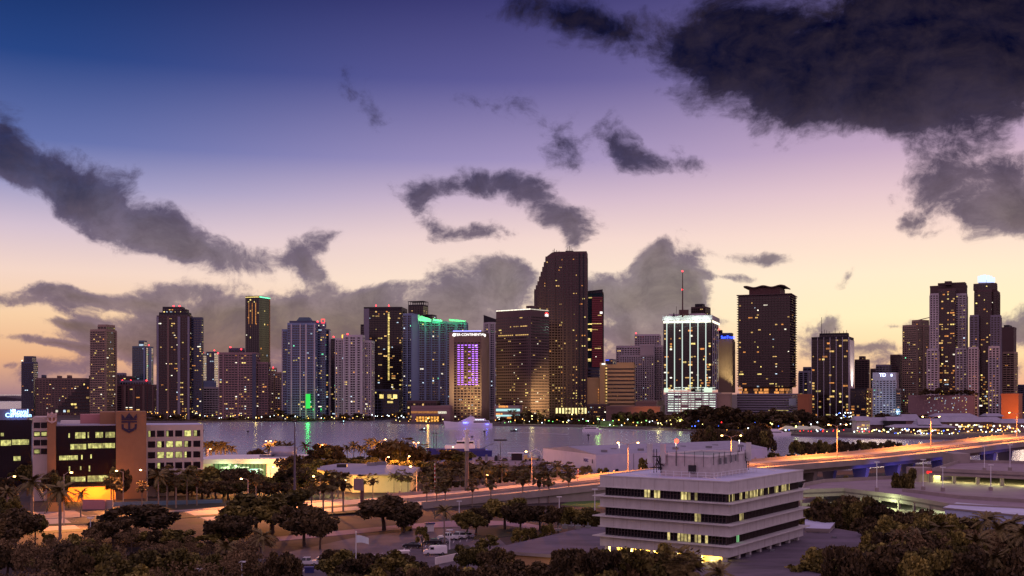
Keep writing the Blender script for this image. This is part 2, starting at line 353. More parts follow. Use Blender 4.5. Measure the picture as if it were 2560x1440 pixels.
# ------------------------------------------------------------------ roads
def catmull(P, n=10):
    out = []
    for i in range(len(P)-1):
        p0 = P[max(0, i-1)]; p1 = P[i]; p2 = P[i+1]; p3 = P[min(len(P)-1, i+2)]
        for k in range(n):
            s = k/n; out.append(.5*((2*p1)+(p2-p0)*s+(2*p0-5*p1+4*p2-p3)*s*s+(3*p1-p0-3*p2+p3)*s**3))
    out.append(P[-1]); return out
def normals(P):
    N_ = []
    for i in range(len(P)):
        d = P[min(len(P)-1, i+1)]-P[max(0, i-1)]; d.z = 0; d.normalize(); N_.append(Vector((-d.y, d.x, 0)))
    return N_
def sweep(mb, P, N_, o0, o1, z0, z1, skirt=None, i0=0, i1=None):
    """closed strip between offsets o0..o1, from height z0 to z1 above the path (skirt: down to this absolute z)"""
    i1 = len(P)-1 if i1 is None else i1; n = len(mb.v); fo = lambda o, i: o(i) if callable(o) else o
    for i in range(i0, i1+1):
        a = P[i]+N_[i]*fo(o0, i); b_ = P[i]+N_[i]*fo(o1, i); zb = (P[i].z+z0) if skirt is None else skirt
        mb.v += [(a.x,a.y,zb),(b_.x,b_.y,zb),(b_.x,b_.y,P[i].z+z1),(a.x,a.y,P[i].z+z1)]
    k = i1-i0
    for i in range(k):
        a = n+i*4; b_ = a+4
        for j in range(4): jj = (j+1) % 4; mb.f.append((a+j, b_+j, b_+jj, a+jj)); mb.mi.append(mb.cur)
    mb.f.append((n, n+3, n+2, n+1)); mb.f.append((n+4*k, n+4*k+1, n+4*k+2, n+4*k+3)); mb.mi += [mb.cur]*2
RK = [(-500,296,.02),(-200,302,.02),(100,314,.02),(500,338,.02),(1000,372,1.2),(1250,387,3.1),(1480,402,5.3),(1880,434,9.0),(2200,475,11.0),(2560,528,15.9),(2900,585,19.5),(3300,680,20)]
RP_ = catmull([Vector((GX(a, Y), Y, z)) for a, Y, z in RK], 12); RN = normals(RP_)
def at_px(px):
    """path index whose point projects nearest to this column of the photograph"""
    return min(range(len(RP_)), key=lambda i: abs(RP_[i].x/RP_[i].y*F+1280-px))
iE = at_px(1000); iB = at_px(1640)
# at-grade part and ramp: carriageways
near_o = lambda i: -19.0; ng = .006
mb = MB(); sweep(mb, RP_, RN, -19, -8.5, -.3, .0, None, 0, iE); sweep(mb, RP_, RN, -19, -8.5, -.3, 0, None, iE, len(RP_)-1)
sweep(mb, RP_, RN, -4, 11, -.3, 0, None, 0, len(RP_)-1)
struct('road', mb, MATS['concrete_road'])
mb = MB()
for o_ in (-15.6, -12, -.3, 3.3, 7.2):
    i = 0
    while i < len(RP_)-1:
        a, b_ = RP_[i], RP_[i+1]; d = b_-a; L = d.length; k = max(1, int(L/9))
        for j in range(k):
            t0 = j/k; t1 = t0+3.0/L
            p = a.lerp(b_, t0); q2 = a.lerp(b_, min(1, t1)); n0 = RN[i]
            mb.face([p+n0*(o_-.09)+Vector((0,0,.01)), q2+n0*(o_-.09)+Vector((0,0,.01)), q2+n0*(o_+.09)+Vector((0,0,.01)), p+n0*(o_+.09)+Vector((0,0,.01))])
        i += 1
for o_ in (-18.6, -8.9, -3.6, 10.6): sweep(mb, RP_, RN, o_-.08, o_+.08, .004, .012)
struct('road_markings', mb, MATS['paint_white'])
mb = MB(); sweep(mb, RP_, RN, -8.5, -4, -.3, .14, None, 0, iE); struct('road_median', mb, MATS['grass'])
mb = MB(); sweep(mb, RP_, RN, 13, 33, -.3, .03, None, 0, at_px(330)); struct('frontage_road', mb, mat('frontage', (140,118,112), .85, var=.2, scale=.3, coord='World'))
mb = MB(); sweep(mb, RP_, RN, 11, 13, -.3, .16, None, 0, at_px(900)); struct('kerb', mb, MATS['concrete'])
mb = MB(); sweep(mb, RP_, RN, 13, 15.2, -.3, .15, None, at_px(330), at_px(900)); struct('pavement', mb, mat('pavement', (120,100,98), .9, var=.15, scale=.4, coord='World'))
mb = MB(); sweep(mb, RP_, RN, 15.2, 34, -.3, .09, None, at_px(330), at_px(900)); struct('lawn_verge', mb, MATS['grass'])
mb = MB(); sweep(mb, RP_, RN, -25, -19, -.3, .05, None, 0, at_px(960)); struct('verge', mb, MATS['grass'])
# elevated roadway as one thing: deck slab, parapets, retaining walls, girder, piers
br = empty('highway_bridge', (RP_[iB].x, RP_[iB].y, 0), 0, 'long concrete highway ramp rising to the right under orange street light', 'bridge')
BO = Vector(br.location)
def bchild(mb, name, m):
    mb.v = [(x-BO.x, y-BO.y, z) for x, y, z in mb.v]; return mb.build(name, m, br)
mb = MB(); sweep(mb, RP_, RN, -20.6, -19, -1.2, 1.0, None, iE); bchild(mb, 'parapet', MATS['concrete'])
mb = MB(); sweep(mb, RP_, RN, 11, 11.6, -1.2, 1.15, None, iE)
for i in range(iE, len(RP_)-1):                       # little posts on the far parapet
    a, b_ = RP_[i], RP_[i+1]; k = max(1, int((b_-a).length/6))
    for j in range(k):
        p = a.lerp(b_, j/k)+RN[i]*11.3; mb.box(p.x-.3, p.x+.3, p.y-.35, p.y+.35, p.z+1.15, p.z+1.75)
bchild(mb, 'parapet', MATS['concrete'])
mb = MB(); sweep(mb, RP_, RN, -8.5, -8.0, -.3, .85, None, iE); sweep(mb, RP_, RN, -4.5, -4.0, -.3, .85, None, iE); sweep(mb, RP_, RN, -8.0, -4.5, -.6, -.1, None, iE); bchild(mb, 'median_barrier', MATS['concrete'])
mb = MB(); sweep(mb, RP_, RN, -20, 11, -.9, -.3, None, iE); bchild(mb, 'deck', MATS['concrete_dark'])
mb = MB(); sweep(mb, RP_, RN, -19.6, -18.6, 0, -.9, -.5, iE, iB); sweep(mb, RP_, RN, 9.9, 10.9, 0, -.9, -.5, iE, iB); bchild(mb, 'retaining_wall', MATS['concrete'])
mb = MB(); sweep(mb, RP_, RN, -16, -9, -3.2, -.9, None, iB); sweep(mb, RP_, RN, 0, 8, -3.2, -.9, None, iB); bchild(mb, 'girder', MATS['concrete'])
blue = mat('blue_lamp', (50,50,90), .4, var=0, emit=(60,80,255), es=6)
for k, px in enumerate((1760,1960,2080,2175,2300,2420,2520,2640,2800)):
    i = at_px(px); p = RP_[i]; d = (RP_[min(i+1, len(RP_)-1)]-RP_[i-1]); d.z = 0; d.normalize(); n0 = RN[i]
    mb = MB()
    for off in (-12.5, 4):
        c = p+n0*off; zt = p.z-3.2
        prof = [(-2.2,0),(2.2,0),(3.8,zt),(-3.8,zt)]
        mb.extr(prof, ((c.x-BO.x, c.y-BO.y, 0), (n0.x, n0.y), (d.x, d.y)), -1.0, 1.0)
    mb.extr([(-16,zt-.9),(8,zt-.9),(8,zt-.02),(-16,zt-.02)], ((p.x-BO.x, p.y-BO.y, 0), (n0.x, n0.y), (d.x, d.y)), -.8, .8)
    pr = mb.build('pier', MATS['concrete'], br)
    c = p+n0*(-21)-d*2
    if px > 2000: light('SPOT', (c.x-BO.x, c.y-6-BO.y, 1.5), 5200, (70,80,255), .4, (p.x+n0.x*-12-BO.x, p.y+n0.y*-12-BO.y, p.z-3), 95, .8, br, 'blue_uplight')
# railway / service bridge behind
# ------------------------------------------------------------------ open ground in front
def patch(name, pix, m, z=.03, th=.3):
    mb = MB(); mb.prism([tuple(G(a, b_, z).xy) for a, b_ in pix], z-th, z); return struct(name, mb, m)
patch('parking_lot', [(690,1440),(560,1490),(1000,1500),(1290,1385),(1235,1335),(1150,1318),(1000,1330),(880,1345),(700,1385)], MATS['asphalt'])
patch('path', [(700,1352),(1010,1322),(1255,1312),(1380,1330),(1395,1322),(1290,1303),(1150,1300),(1000,1312),(690,1342)], mat('path', (140,112,122), .9, var=.15, scale=.3, coord='World'), .06)
patch('lawn', [(1180,1350),(1300,1338),(1260,1318),(1190,1325)], MATS['grass'], .07)
patch('lawn_strip', [(1400,1262),(1500,1270),(1500,1250),(1430,1252)], mat('lawn', (70,100,40), .95, var=.3, scale=.2, coord='World'), .07)
patch('traffic_island', [(1100,1395),(1180,1372),(1170,1362),(1095,1382)], MATS['grass'], .1)
patch('footpath', [(90,1385),(440,1352),(440,1348),(90,1377)], mat('path', (140,112,122)), .06)
patch('quay', [(500,1185),(1370,1178),(1370,1151),(1180,1151),(1000,1167),(800,1159),(500,1157)], mat('quay', (118,98,98), .9, var=.2, scale=.1, coord='World'), .05)
mb = MB()
for r_, (xa, ya, xb, yb, n) in enumerate(((760,1425,1010,1375,12),(1010,1372,1200,1345,11))):
    a = G(xa, ya, .05); b_ = G(xb, yb, .05)
    for i in range(n+1):
        p = a.lerp(b_, i/n); mb.face([(p.x-.07,p.y-2.6,.045),(p.x+.07,p.y-2.6,.045),(p.x+.07,p.y+2.6,.045),(p.x-.07,p.y+2.6,.045)])
struct('stall_markings', mb, MATS['paint_white'])
# ------------------------------------------------------------------ towers of the skyline
for n_, c_, e_ in (('lit_warm',(255,205,120),.9),('lit_amber',(255,165,80),.8),('lit_yellow',(255,225,130),1.25),('lit_cool',(210,235,255),1.1),('lit_green',(120,255,190),1.4),('lit_white',(255,245,220),1.6),('lit_blue',(60,90,255),2.0),('lit_red',(255,40,50),1.2)):
    lamp_mat(n_, c_, e_, .55)
WARM = ['lit_warm']*6+['lit_amber']*3+['lit_yellow']*3+['lit_cool']+['lit_white']
COOL = ['lit_warm']*3+['lit_cool']*3+['lit_yellow']*2+['lit_green']+['lit_white']*2
def tw(name, c, var=.12): return mat(name, c, .8, var=var, scale=.03, coord='World')
tw('wall_tan', (108,84,78)); tw('wall_beige', (146,122,108)); tw('wall_white', (176,166,170)); tw('wall_grey', (116,110,124)); tw('wall_slate', (68,70,92)); tw('wall_teal', (78,96,112)); tw('wall_brown', (70,50,50)); tw('wall_dark', (36,30,38)); tw('wall_red', (80,50,50)); tw('wall_pink', (128,100,104)); tw('wall_yellow', (176,146,100)); tw('wall_blue', (110,122,150))
tw('wall_granite', (82,60,62)); tw('wall_orange', (150,92,60))
mat('glass_blue', (22,32,52), .1, var=.3, scale=.03, coord='World', spec=.8); mat('glass_brown', (30,20,20), .12, var=.3, scale=.03, coord='World', spec=.5); mat('glass_teal', (24,44,52), .1, var=.3, scale=.03, coord='World', spec=.8)
bm_ = MB(); bm_.box(-.5,.5,-.5,.5,-.5,.5); PANE = {}
def pane_mesh(m):
    if m not in PANE: PANE[m] = bm_.mesh('lit_window', MATS[m])
    return PANE[m]
beacon_m = lamp_mat('lit_beacon', (255,40,50), 9)
def solve(l, c, r, Y, a):
    s = lambda p: (p-1280)/F
    X = s(c)*Y; dl = (-math.cos(a), math.sin(a)); dr = (math.sin(a), math.cos(a))
    tl = (s(l)*Y-X)/(dl[0]-s(l)*dl[1]); tr = (s(r)*Y-X)/(dr[0]-s(r)*dr[1])
    return (X, Y), dl, dr, tl, tr
class Tower:
    """A building in world space; blocks are given by the columns of the photo where their corners stand."""
    def __init__(s, name, label, cat, Y, px, seed, group=None):
        s.root = empty(name, (GX(px, Y), Y, 0), 0, label, cat, group); s.o = Vector((GX(px, Y), Y, 0)); s.rnd = random.Random(seed)
        s.parts = {}; s.lit = 0; s.rest = {}
    def mb(s, part, m):
        k = (part, m)
        if k not in s.parts: s.parts[k] = MB()
        return s.parts[k]
    def finish(s):
        for (part, m), mb in s.parts.items():
            mb.v = [(x-s.o.x, y-s.o.y, z) for x, y, z in mb.v]
            if mb.v: mb.build(part, MATS[m], s.root)
        for m, mb in s.rest.items():
            mb.v = [(x-s.o.x, y-s.o.y, z) for x, y, z in mb.v]; o = mb.build('lit_windows', MATS[m], s.root); o['kind'] = 'stuff'
    def light_box(s, name, m, x0, x1, y0, y1, z0, z1, rz=0):
        """one lit pane or lamp strip, centre/size in world space"""
        if s.lit < 96:
            s.lit += 1
            inst(pane_mesh(m), name, s.root, ((x0+x1)/2-s.o.x, (y0+y1)/2-s.o.y, (z0+z1)/2), (0,0,rz), (abs(x1-x0), abs(y1-y0), z1-z0))
    def pane(s, m, c, u, n, w, z0, z1, name='lit_window', th=.12):
        ang = math.atan2(u[1], u[0])
        if s.lit < 96:
            s.lit += 1; inst(pane_mesh(m), name, s.root, (c[0]-s.o.x, c[1]-s.o.y, (z0+z1)/2), (0,0,ang), (w, th, z1-z0))
        else:
            if m not in s.rest: s.rest[m] = MB()
            s.rest[m].box(-w/2, w/2, -th/2, th/2, z0, z1, (c, u, n))
    def block(s, l, c, r, top, Y=None, a=20, bot=None, fh=3.4, bay=4.0, sp=1.1, pier=.7, slab=0, slabt=.35, glass='glass_dark', wall='wall_tan', p=.1, pal=None, solid=(), top_h=2.5, rows=(), depth=None, z0=0, slabm=None, lowp=None, prd=.25, roofbox=None, ztop=None, parts=True):
        Y = Y or s.o.y; a = R(a)+math.atan((c-1280)/F); O, dl, dr, tl, tr = solve(l, c, r, Y, a)
        if depth: tr = max(tr, depth) if r > c else depth
        zt = ZY(top, Y) if ztop is None else ztop
        if bot is not None: z0 = ZY(bot, Y)
        # local frame: u along dl (0..tl), v along dr (0..tr)
        fr = (O, dl, dr)
        core = s.mb('glass_wall', glass); core.box(0, tl, 0, tr, z0, zt, fr)
        wl = s.mb('wall', wall)
        nf = max(1, int(round((zt-top_h-z0)/fh))); fh = (zt-top_h-z0)/nf
        wl.box(-prd-.02, tl+prd+.02, -prd-.02, tr+prd+.02, zt-top_h, zt+.6, fr)
        if sp > 0:
            for i in range(nf):
                z = z0+i*fh; wl.box(-prd, tl+prd, -prd, tr+prd, z, z+sp, fr)
        if slab:
            sm = s.mb('balcony_slabs', slabm or wall)
            for i in range(nf):
                z = z0+(i+1)*fh; sm.box(-slab, tl+slab, -slab, tr+slab, z-slabt, z, fr)
        pp = prd+.12
        def faces():
            yield 0, tl, lambda u: u            # left-front face: v=0, u 0..tl
            yield 1, tr, lambda u: u
        vis = []
        nl = max(1, int(round(tl/bay))); nr = max(1, int(round(tr/bay))); bl = tl/nl; brr = tr/nr
        if pier > 0:
            for i in range(nl+1):
                u = i*bl; h = pier/2*(1.0)
                wl.box(u-h, u+h, -pp, .02, z0, zt-top_h+.02, fr); wl.box(u-h, u+h, tr-.02, tr+pp, z0, zt-top_h+.02, fr)
            for i in range(nr+1):
                v = i*brr; h = pier/2
                wl.box(-pp, .02, v-h, v+h, z0, zt-top_h+.02, fr); wl.box(tl-.02, tl+pp, v-h, v+h, z0, zt-top_h+.02, fr)
        for (fc, f0, f1, m, pr) in solid:       # full-height solid panels: face 0 = left-front, 1 = right-front
            q_ = s.mb('wall_panel', m)
            if fc == 0: q_.box(tl*f0, tl*f1, -pr, .1, z0, zt-top_h*.4, fr)
            else: q_.box(-pr, .1, tr*f0, tr*f1, z0, zt-top_h*.4, fr)
        # lit rooms
        pal = pal or WARM; rn = s.rnd
        cols = []
        for fc, nn_, bb in ((0, nl, bl), (1, nr, brr)):
            if fc == 1 and r <= c+1: continue
            if fc == 0 and l >= c-1: continue
            hot = [rn.random() < .3 for _ in range(nn_)]
            for i in range(nf):
                pf = p*(.85 if i < nf*.5 else .58)*(2.5 if rn.random() < .1 else 1)
                if lowp and i < nf*.3: pf = lowp*.85
                rowlit = i in rows or (nf-1-i) in [-x for x in rows if x < 0]
                j = 0
                while j < nn_:
                    pj = .8 if rowlit else pf*(1.9 if hot[j] else .65)
                    if rn.random() < pj:
                        fm = (j+.5)/nn_
                        if any(sf == fc and s0 <= fm <= s1_ for sf, s0, s1_, _, _ in solid): j += 1; continue
                        m = rn.choice(pal); run = 1 if rn.random() < .7 else 2
                        run = min(run, nn_-j); mid = (j+run/2)*bb; w = (bb*run-pier-.3)*.72
                        if rn.random() < .35: w *= .55
                        zz0 = z0+i*fh+max(sp, .3)+.1; zz1 = z0+(i+1)*fh-(slabt if slab else .1)-.15
                        zz1 = zz0+(zz1-zz0)*.78
                        if zz1-zz0 < .9: zz1 = zz0+.9
                        if rn.random() < .3: zz0 += (zz1-zz0)*.35
                        if fc == 0: cc = (O[0]+dl[0]*mid-dr[0]*.08, O[1]+dl[1]*mid-dr[1]*.08); u_, n_ = dl, dr
                        else: cc = (O[0]+dr[0]*mid-dl[0]*.08, O[1]+dr[1]*mid-dl[1]*.08); u_, n_ = dr, dl
                        s.pane(m, cc, u_, n_, max(w, .8), zz0, zz1); j += run
                    else: j += 1
        if roofbox:
            f0, f1, hh = roofbox; q_ = s.mb('roof_plant', wall); q_.box(tl*f0, tl*f1, tr*.2, tr*.8, zt+.6, zt+hh, fr)
        s.last = dict(O=O, dl=dl, dr=dr, tl=tl, tr=tr, zt=zt, z0=z0, fr=fr, fh=fh, nl=nl, nr=nr)
        return s.last
    def beacon(s, px, py, Y=None, r=1.1):
        Y = Y or s.o.y; mb = MB(); mb.ball((0,0,0), r, 6); o = mb.build('beacon', beacon_m, s.root); o.location = (GX(px, Y)-s.o.x, Y-s.o.y, ZY(py, Y))
        m2 = MB(); m2.tube([(0,0,-r*2.5),(0,0,0)], .15, 4); m2.build('mast', MATS['metal_dark'], o)
    def band(s, m, fc, f0, f1, z0, z1, out=.5, name='light_strip'):
        """lit strip on a face of the last block, f0..f1 along the face"""
        b = s.last; L = b['tl'] if fc == 0 else b['tr']; u = b['dl'] if fc == 0 else b['dr']; w = b['dr'] if fc == 0 else b['dl']
        mid = (f0+f1)/2*L; O = b['O']; c = (O[0]+u[0]*mid-w[0]*out, O[1]+u[1]*mid-w[1]*out)
        s.pane(m, c, u, w, L*abs(f1-f0), z0, z1, name, .2)

AB, OB = 'apartment tower', 'office tower'
T = Tower('apartment_tower', 'short slim grey condominium at the far left edge of the skyline', AB, 1850, 74, 1)
T.block(54,84,94,905, a=20, slab=1.0, wall='wall_slate', p=.04, sp=.9, bay=4); T.block(60,80,90,891, a=20, Y=1852, bot=906, wall='wall_slate', p=0, fh=3); T.light_box('roof_lamp', 'lit_white', T.o.x-13, T.o.x-11.5, 1848, 1849, ZY(903,1850), ZY(900,1850)); T.finish()
T = Tower('apartment_block', 'long low tan apartment block right of the short slim grey condominium', 'apartment block', 1820, 150, 2)
T.block(90,215,226,946, a=6, wall='wall_tan', p=.14, bay=5, pier=1.4, sp=1.5); T.block(104,112,116,938, a=6, Y=1825, bot=947, wall='wall_slate', p=0)
T.block(143,150,155,940, a=6, Y=1825, bot=947, wall='wall_tan', p=0); T.block(168,176,180,939, a=6, Y=1825, bot=947, wall='wall_tan', p=0); T.finish()
T = Tower('terraced_apartments', 'dark stepped pyramid apartment block with sloping terraces', 'apartment block', 1700, 190, 3)
for k in range(11):
    t_ = k/10; T.block(137+86*t_, 224, 228, 1030-8.2*(k+1), a=8, Y=1700, bot=1032-8.2*k, wall='wall_brown', p=.16, fh=5.1, bay=6, slab=.8, sp=1.0, top_h=.4, z0=0)
T.finish()
T = Tower('apartment_tower', 'slim tan tower with comb of balconies left of the teal glass tower', AB, 1600, 258, 4)
b = T.block(226,262,291,824, a=30, slab=1.1, wall='wall_beige', p=.10, sp=1.0, bay=3.6, solid=((1,.0,.12,'wall_beige',1.0),(1,.88,1.0,'wall_beige',1.0)), lowp=.14)
T.block(245,266,287,812, a=30, Y=1604, bot=824, wall='wall_beige', p=.2, fh=3.5, z0=0, slab=.6); T.finish()
T = Tower('apartment_tower', 'teal glass tower with glowing turquoise crown on its roof', AB, 1950, 356, 5)
T.block(331,366,383,866, a=22, wall='wall_teal', glass='glass_teal', p=.06, sp=.8, pier=.4, pal=COOL, solid=((0,.1,.2,'wall_blue',.8),(1,.3,.7,'wall_blue',.9)))
b = T.block(347,360,367,852, a=22, Y=1953, bot=866, wall='wall_teal', p=0, fh=4); T.band('lit_cool', 0, .1, .9, b['z0']+1, b['z0']+4, .6); T.beacon(372,863); T.finish()
T = Tower('apartment_block', 'low wide maroon apartment block with pale vertical ribs', 'apartment block', 1700, 330, 6)
T.block(290,384,394,962, a=6, wall='wall_red', p=.08, bay=9, pier=2.2, sp=.9, fh=3.2, solid=((0,.0,.04,'wall_tan',.8),(0,.24,.30,'wall_tan',.8),(0,.5,.56,'wall_tan',.8),(0,.74,.80,'wall_tan',.8)), lowp=.2)
T.block(300,372,378,952, a=6, Y=1704, bot=963, wall='wall_grey', p=0); T.beacon(306,951); T.beacon(327,951); T.beacon(366,951); T.finish()
T = Tower('apartment_block', 'plain brown slab block showing behind the maroon ribbed block', 'apartment block', 1880, 300, 7)
T.block(270,330,338,941, a=6, wall='wall_brown', p=.05, bay=5); T.block(292,312,316,933, a=6, Y=1882, bot=942, wall='wall_grey', p=0); T.finish()
T = Tower('apartment_tower', 'tall dark brown tower with stepped round shouldered roof and two red beacons', AB, 1540, 436, 8)
T.block(392,474,482,790, a=14, wall='wall_brown', p=.13, slab=.8, bay=3.8, sp=.9, solid=((0,.0,.06,'wall_grey',1.0),(0,.28,.36,'wall_grey',1.2),(0,.62,.68,'wall_tan',1.2),(0,.94,1.0,'wall_grey',1.0)), lowp=.2, pal=WARM)
T.block(398,470,478,782, a=14, Y=1543, bot=791, wall='wall_dark', p=.05, fh=3.6); T.block(407,455,462,768, a=14, Y=1546, bot=783, wall='wall_dark', p=.3, fh=3.6, rows=(0,))
T.block(455,466,472,774, a=14, Y=1547, bot=783, wall='wall_dark', p=0); T.block(478,504,508,794, a=14, Y=1550, wall='wall_slate', glass='glass_blue', p=.1, slab=.8, bay=4)
T.beacon(434,765); T.beacon(449,765); T.finish()
for l_, c_, r_, tp, Y_, wl, lb, sd in ((488,508,516,886,2100,'wall_teal','narrow blue green glass block half hidden right of the tall brown tower',9),(516,536,545,880,2050,'wall_slate','grey tower with dotted yellow windows left of the wide grid block',10)):
    T = Tower('apartment_tower', lb, AB, Y_, c_, sd); T.block(l_,c_,r_,tp, a=20, wall=wl, glass='glass_blue', p=.24, bay=4.5, sp=.9, pal=COOL); T.beacon(c_, tp-4); T.finish()
T = Tower('apartment_block', 'low white curved block in front of the grid apartments', 'apartment block', 1620, 520, 11)
T.block(488,545,552,968, a=5, wall='wall_white', p=.1, bay=4, sp=1.4, pier=.5); T.block(494,535,540,953, a=5, Y=1626, bot=969, wall='wall_blue', p=0, fh=5, sp=0, glass='wall_blue'); T.finish()
T = Tower('apartment_block', 'wide pinkish grid facade block with balconies and many amber windows', 'apartment block', 1530, 610, 12)
T.block(548,640,650,882, a=10, wall='wall_pink', p=.17, bay=4.4, sp=1.1, pier=.7, slab=.5, lowp=.22, solid=((0,.0,.1,'wall_slate',.8),(0,.46,.49,'wall_pink',1),(0,.86,.9,'wall_pink',1.2))); T.block(572,606,612,871, a=10, Y=1534, bot=883, wall='wall_slate', p=0)
T.block(640,669,676,906, a=10, Y=1536, wall='wall_pink', p=.15, bay=4.2, sp=1.1, lowp=.2); T.beacon(576,868); T.beacon(603,873); T.beacon(545,883); T.finish()
T = Tower('office_tower', 'very dark slender glass tower with yellow lit crown', OB, 1950, 645, 13)
b = T.block(614,648,675,740, a=32, wall='wall_dark', glass='glass_dark', p=.05, fh=4, bay=4, sp=.35, pier=.25, top_h=4, solid=((1,.93,1,'wall_yellow',.7),))
for f_ in (.25,.5,.75): T.band('lit_amber', 0, f_-.025, f_+.025, b['zt']-50, b['zt']-12, .5); T.band('lit_amber', 0, f_-.02, f_+.02, b['zt']-165, b['zt']-120, .5)
T.band('lit_yellow', 0, 0, 1, b['zt']-2.5, b['zt']-.8, .6); T.band('lit_green', 1, 0, 1, b['zt']-2.5, b['zt']-.4, .6); T.band('lit_warm', 0, 0, 1, b['zt']-118, b['zt']-116, .4); T.finish()
T = Tower('apartment_block', 'narrow beige block between the grid apartments and the green lit condominium', 'apartment block', 1760, 688, 14)
T.block(672,684,692,920, a=25, wall='wall_beige', p=.12, bay=4); T.block(688,700,712,931, a=25, Y=1750, wall='wall_beige', p=.16, bay=4); T.beacon(683,919); T.finish()
# blue white condominium with green gable and the green lit stair
T = Tower('apartment_tower', 'grey blue condominium with green gable roof and bright green lit stair panel', AB, 1500, 765, 15)
sty = dict(wall='wall_blue', glass='glass_blue', sp=.7, pier=.45, bay=3.4, pal=COOL, slab=.45)
T.block(705,722,727,824, a=12, Y=1512, p=.05, solid=((0,0,.08,'wall_white',.8),(0,.9,1,'wall_white',.8)), **sty)
b = T.block(719,788,800,808, a=12, Y=1500, p=.09, solid=((0,0,.05,'wall_white',1),(0,.30,.36,'wall_white',1),(0,.52,.56,'wall_white',1),(0,.84,.88,'wall_white',1)), **sty)
T.block(724,786,797,803, a=12, Y=1503, bot=809, p=0, wall='wall_slate', fh=3); T.block(788,812,815,806, a=12, Y=1516, p=.1, **sty); T.block(812,822,826,824, a=12, Y=1530, p=.12, wall='wall_slate', glass='glass_blue', sp=.8, bay=4, solid=((1,0,1,'wall_white',.6),))
gb = T.mb('gable_roof', 'wall_teal'); x0, x1 = GX(740,1505), GX(779,1505); zg0, zg1 = ZY(803,1505), ZY(793,1505)
gb.extr([(0,0),(x1-x0,0),((x1-x0)*.82,zg1-zg0),((x1-x0)*.2,zg1-zg0)], ((x0,1506,zg0),(1,0),(0,1)), 0, 14)
gm = lamp_mat('green_glow', (20,230,80), 1.0); ym = lamp_mat('green_pale', (150,235,110), 1.5)
mbp = MB(); mbp.box(GX(765,1496)-T.o.x, GX(776,1496)-T.o.x, -6, -4.4, ZY(1021,1496), ZY(985,1496)); mbp.build('green_stair_panel', gm, T.root)
light('POINT', (GX(770,1480)-T.o.x, -22, 14), 7000, (40,255,110), 2, parent=T.root)
mbp = MB(); x0 = GX(808,1512)-T.o.x
for zz in (0, 5): mbp.box(x0-2.5, x0+2.5, 10, 10.4, ZY(808,1512)+zz, ZY(808,1512)+zz+.8)
for xx in (-2.5, 2.1): mbp.box(x0+xx, x0+xx+.5, 10, 10.4, ZY(808,1512), ZY(808,1512)+5.8)
mbp.build('red_roof_sign', lamp_mat('lit_sign_red', (255,60,60), 3), T.root); T.beacon(794,804); T.finish()
T = Tower('apartment_tower', 'dark narrow tower half hidden behind the twin white ribbed condominium', AB, 1700, 836, 16)
T.block(824,840,850,848, a=20, wall='wall_dark', p=.13, bay=4, sp=.8, slab=.5, pal=COOL); T.beacon(834,842); T.finish()
T = Tower('apartment_tower', 'white ribbed condominium with stepped shoulders and one amber roof lamp', AB, 1520, 880, 17)
for l_, c_, r_, tp, Y_ in ((838,862,866,846,1526),(858,906,912,838,1520),(904,928,936,852,1530)):
    T.block(l_,c_,r_,tp, a=10, Y=Y_, wall='wall_white', p=.09, sp=.8, bay=3.5, pier=.5, glass='glass_dark', slab=.35, lowp=.18, solid=((0,0,.1,'wall_white',1),(0,.28,.36,'wall_white',1),(0,.64,.72,'wall_white',1),(0,.92,1,'wall_white',1)))
mbp = MB(); mbp.box(GX(855,1526)-T.o.x, GX(861,1526)-T.o.x, 4, 6, ZY(846,1526)+.6, ZY(838,1526)+.6); mbp.build('roof_lamp', lamp_mat('lit_lamp_amber', (255,190,70), 2.2), T.root); T.beacon(869,835); T.finish()
T = Tower('apartment_tower', 'dark slab tower with one tall dotted yellow light line', AB, 1700, 965, 18)
b = T.block(910,1004,1018,768, a=10, wall='wall_dark', glass='glass_brown', p=.12, fh=3.5, bay=4.4, sp=.6, pier=.25, slab=.4, solid=((0,.86,1,'wall_grey',.9),), top_h=5)
L_ = b['tl']; fpx = (1004-972)/(1004-910)
for k in range(58): T.lit = min(T.lit, 40); T.pane('lit_yellow', (b['O'][0]+b['dl'][0]*L_*fpx-b['dr'][0]*.8, b['O'][1]+b['dl'][1]*L_*fpx-b['dr'][1]*.8), b['dl'], b['dr'], 2.6, b['z0']+58+k*2.45, b['z0']+59.6+k*2.45, 'stair_light') if 58+k*2.45 < b['zt']-8 else None
T.block(902,910,912,812, a=10, Y=1712, wall='wall_dark', p=.02); T.beacon(940,764); T.beacon(972,764); T.finish()
T = Tower('podium_building', 'low dark podium with lit glass top floor below the dotted light line', 'podium building', 1580, 968, 19)
T.block(934,996,1003,974, a=8, wall='wall_slate', glass='glass_dark', p=.06, fh=4.5, bay=6, sp=.6, pier=.6, pal=['lit_yellow'], rows=()); b = T.last
for f_ in (.05,.28,.6): T.band('lit_yellow', 0, f_, f_+.16, b['zt']-13, b['zt']-7, .45)
T.finish()
T = Tower('apartment_tower', 'dark open frame tower top showing behind the green crowned building', AB, 2000, 1045, 20)
b = T.block(1021,1058,1070,762, a=20, wall='wall_dark', glass='glass_brown', p=.08, sp=.7, pier=.7, bay=5)
fr_ = T.mb('roof_frame', 'wall_dark'); z = b['zt']
for i in range(8):
    u = b['tl']*i/7; fr_.box(u-.4, u+.4, -.4, .4, z, z+6.5, b['fr']); fr_.box(u-.4, u+.4, b['tr']-.4, b['tr']+.4, z, z+6.5, b['fr'])
fr_.box(-.6, b['tl']+.6, -.6, b['tr']+.6, z+6.5, z+7.3, b['fr']); T.block(1066,1080,1091,787, a=20, Y=2010, wall='wall_dark', p=.1, bay=5); T.finish()
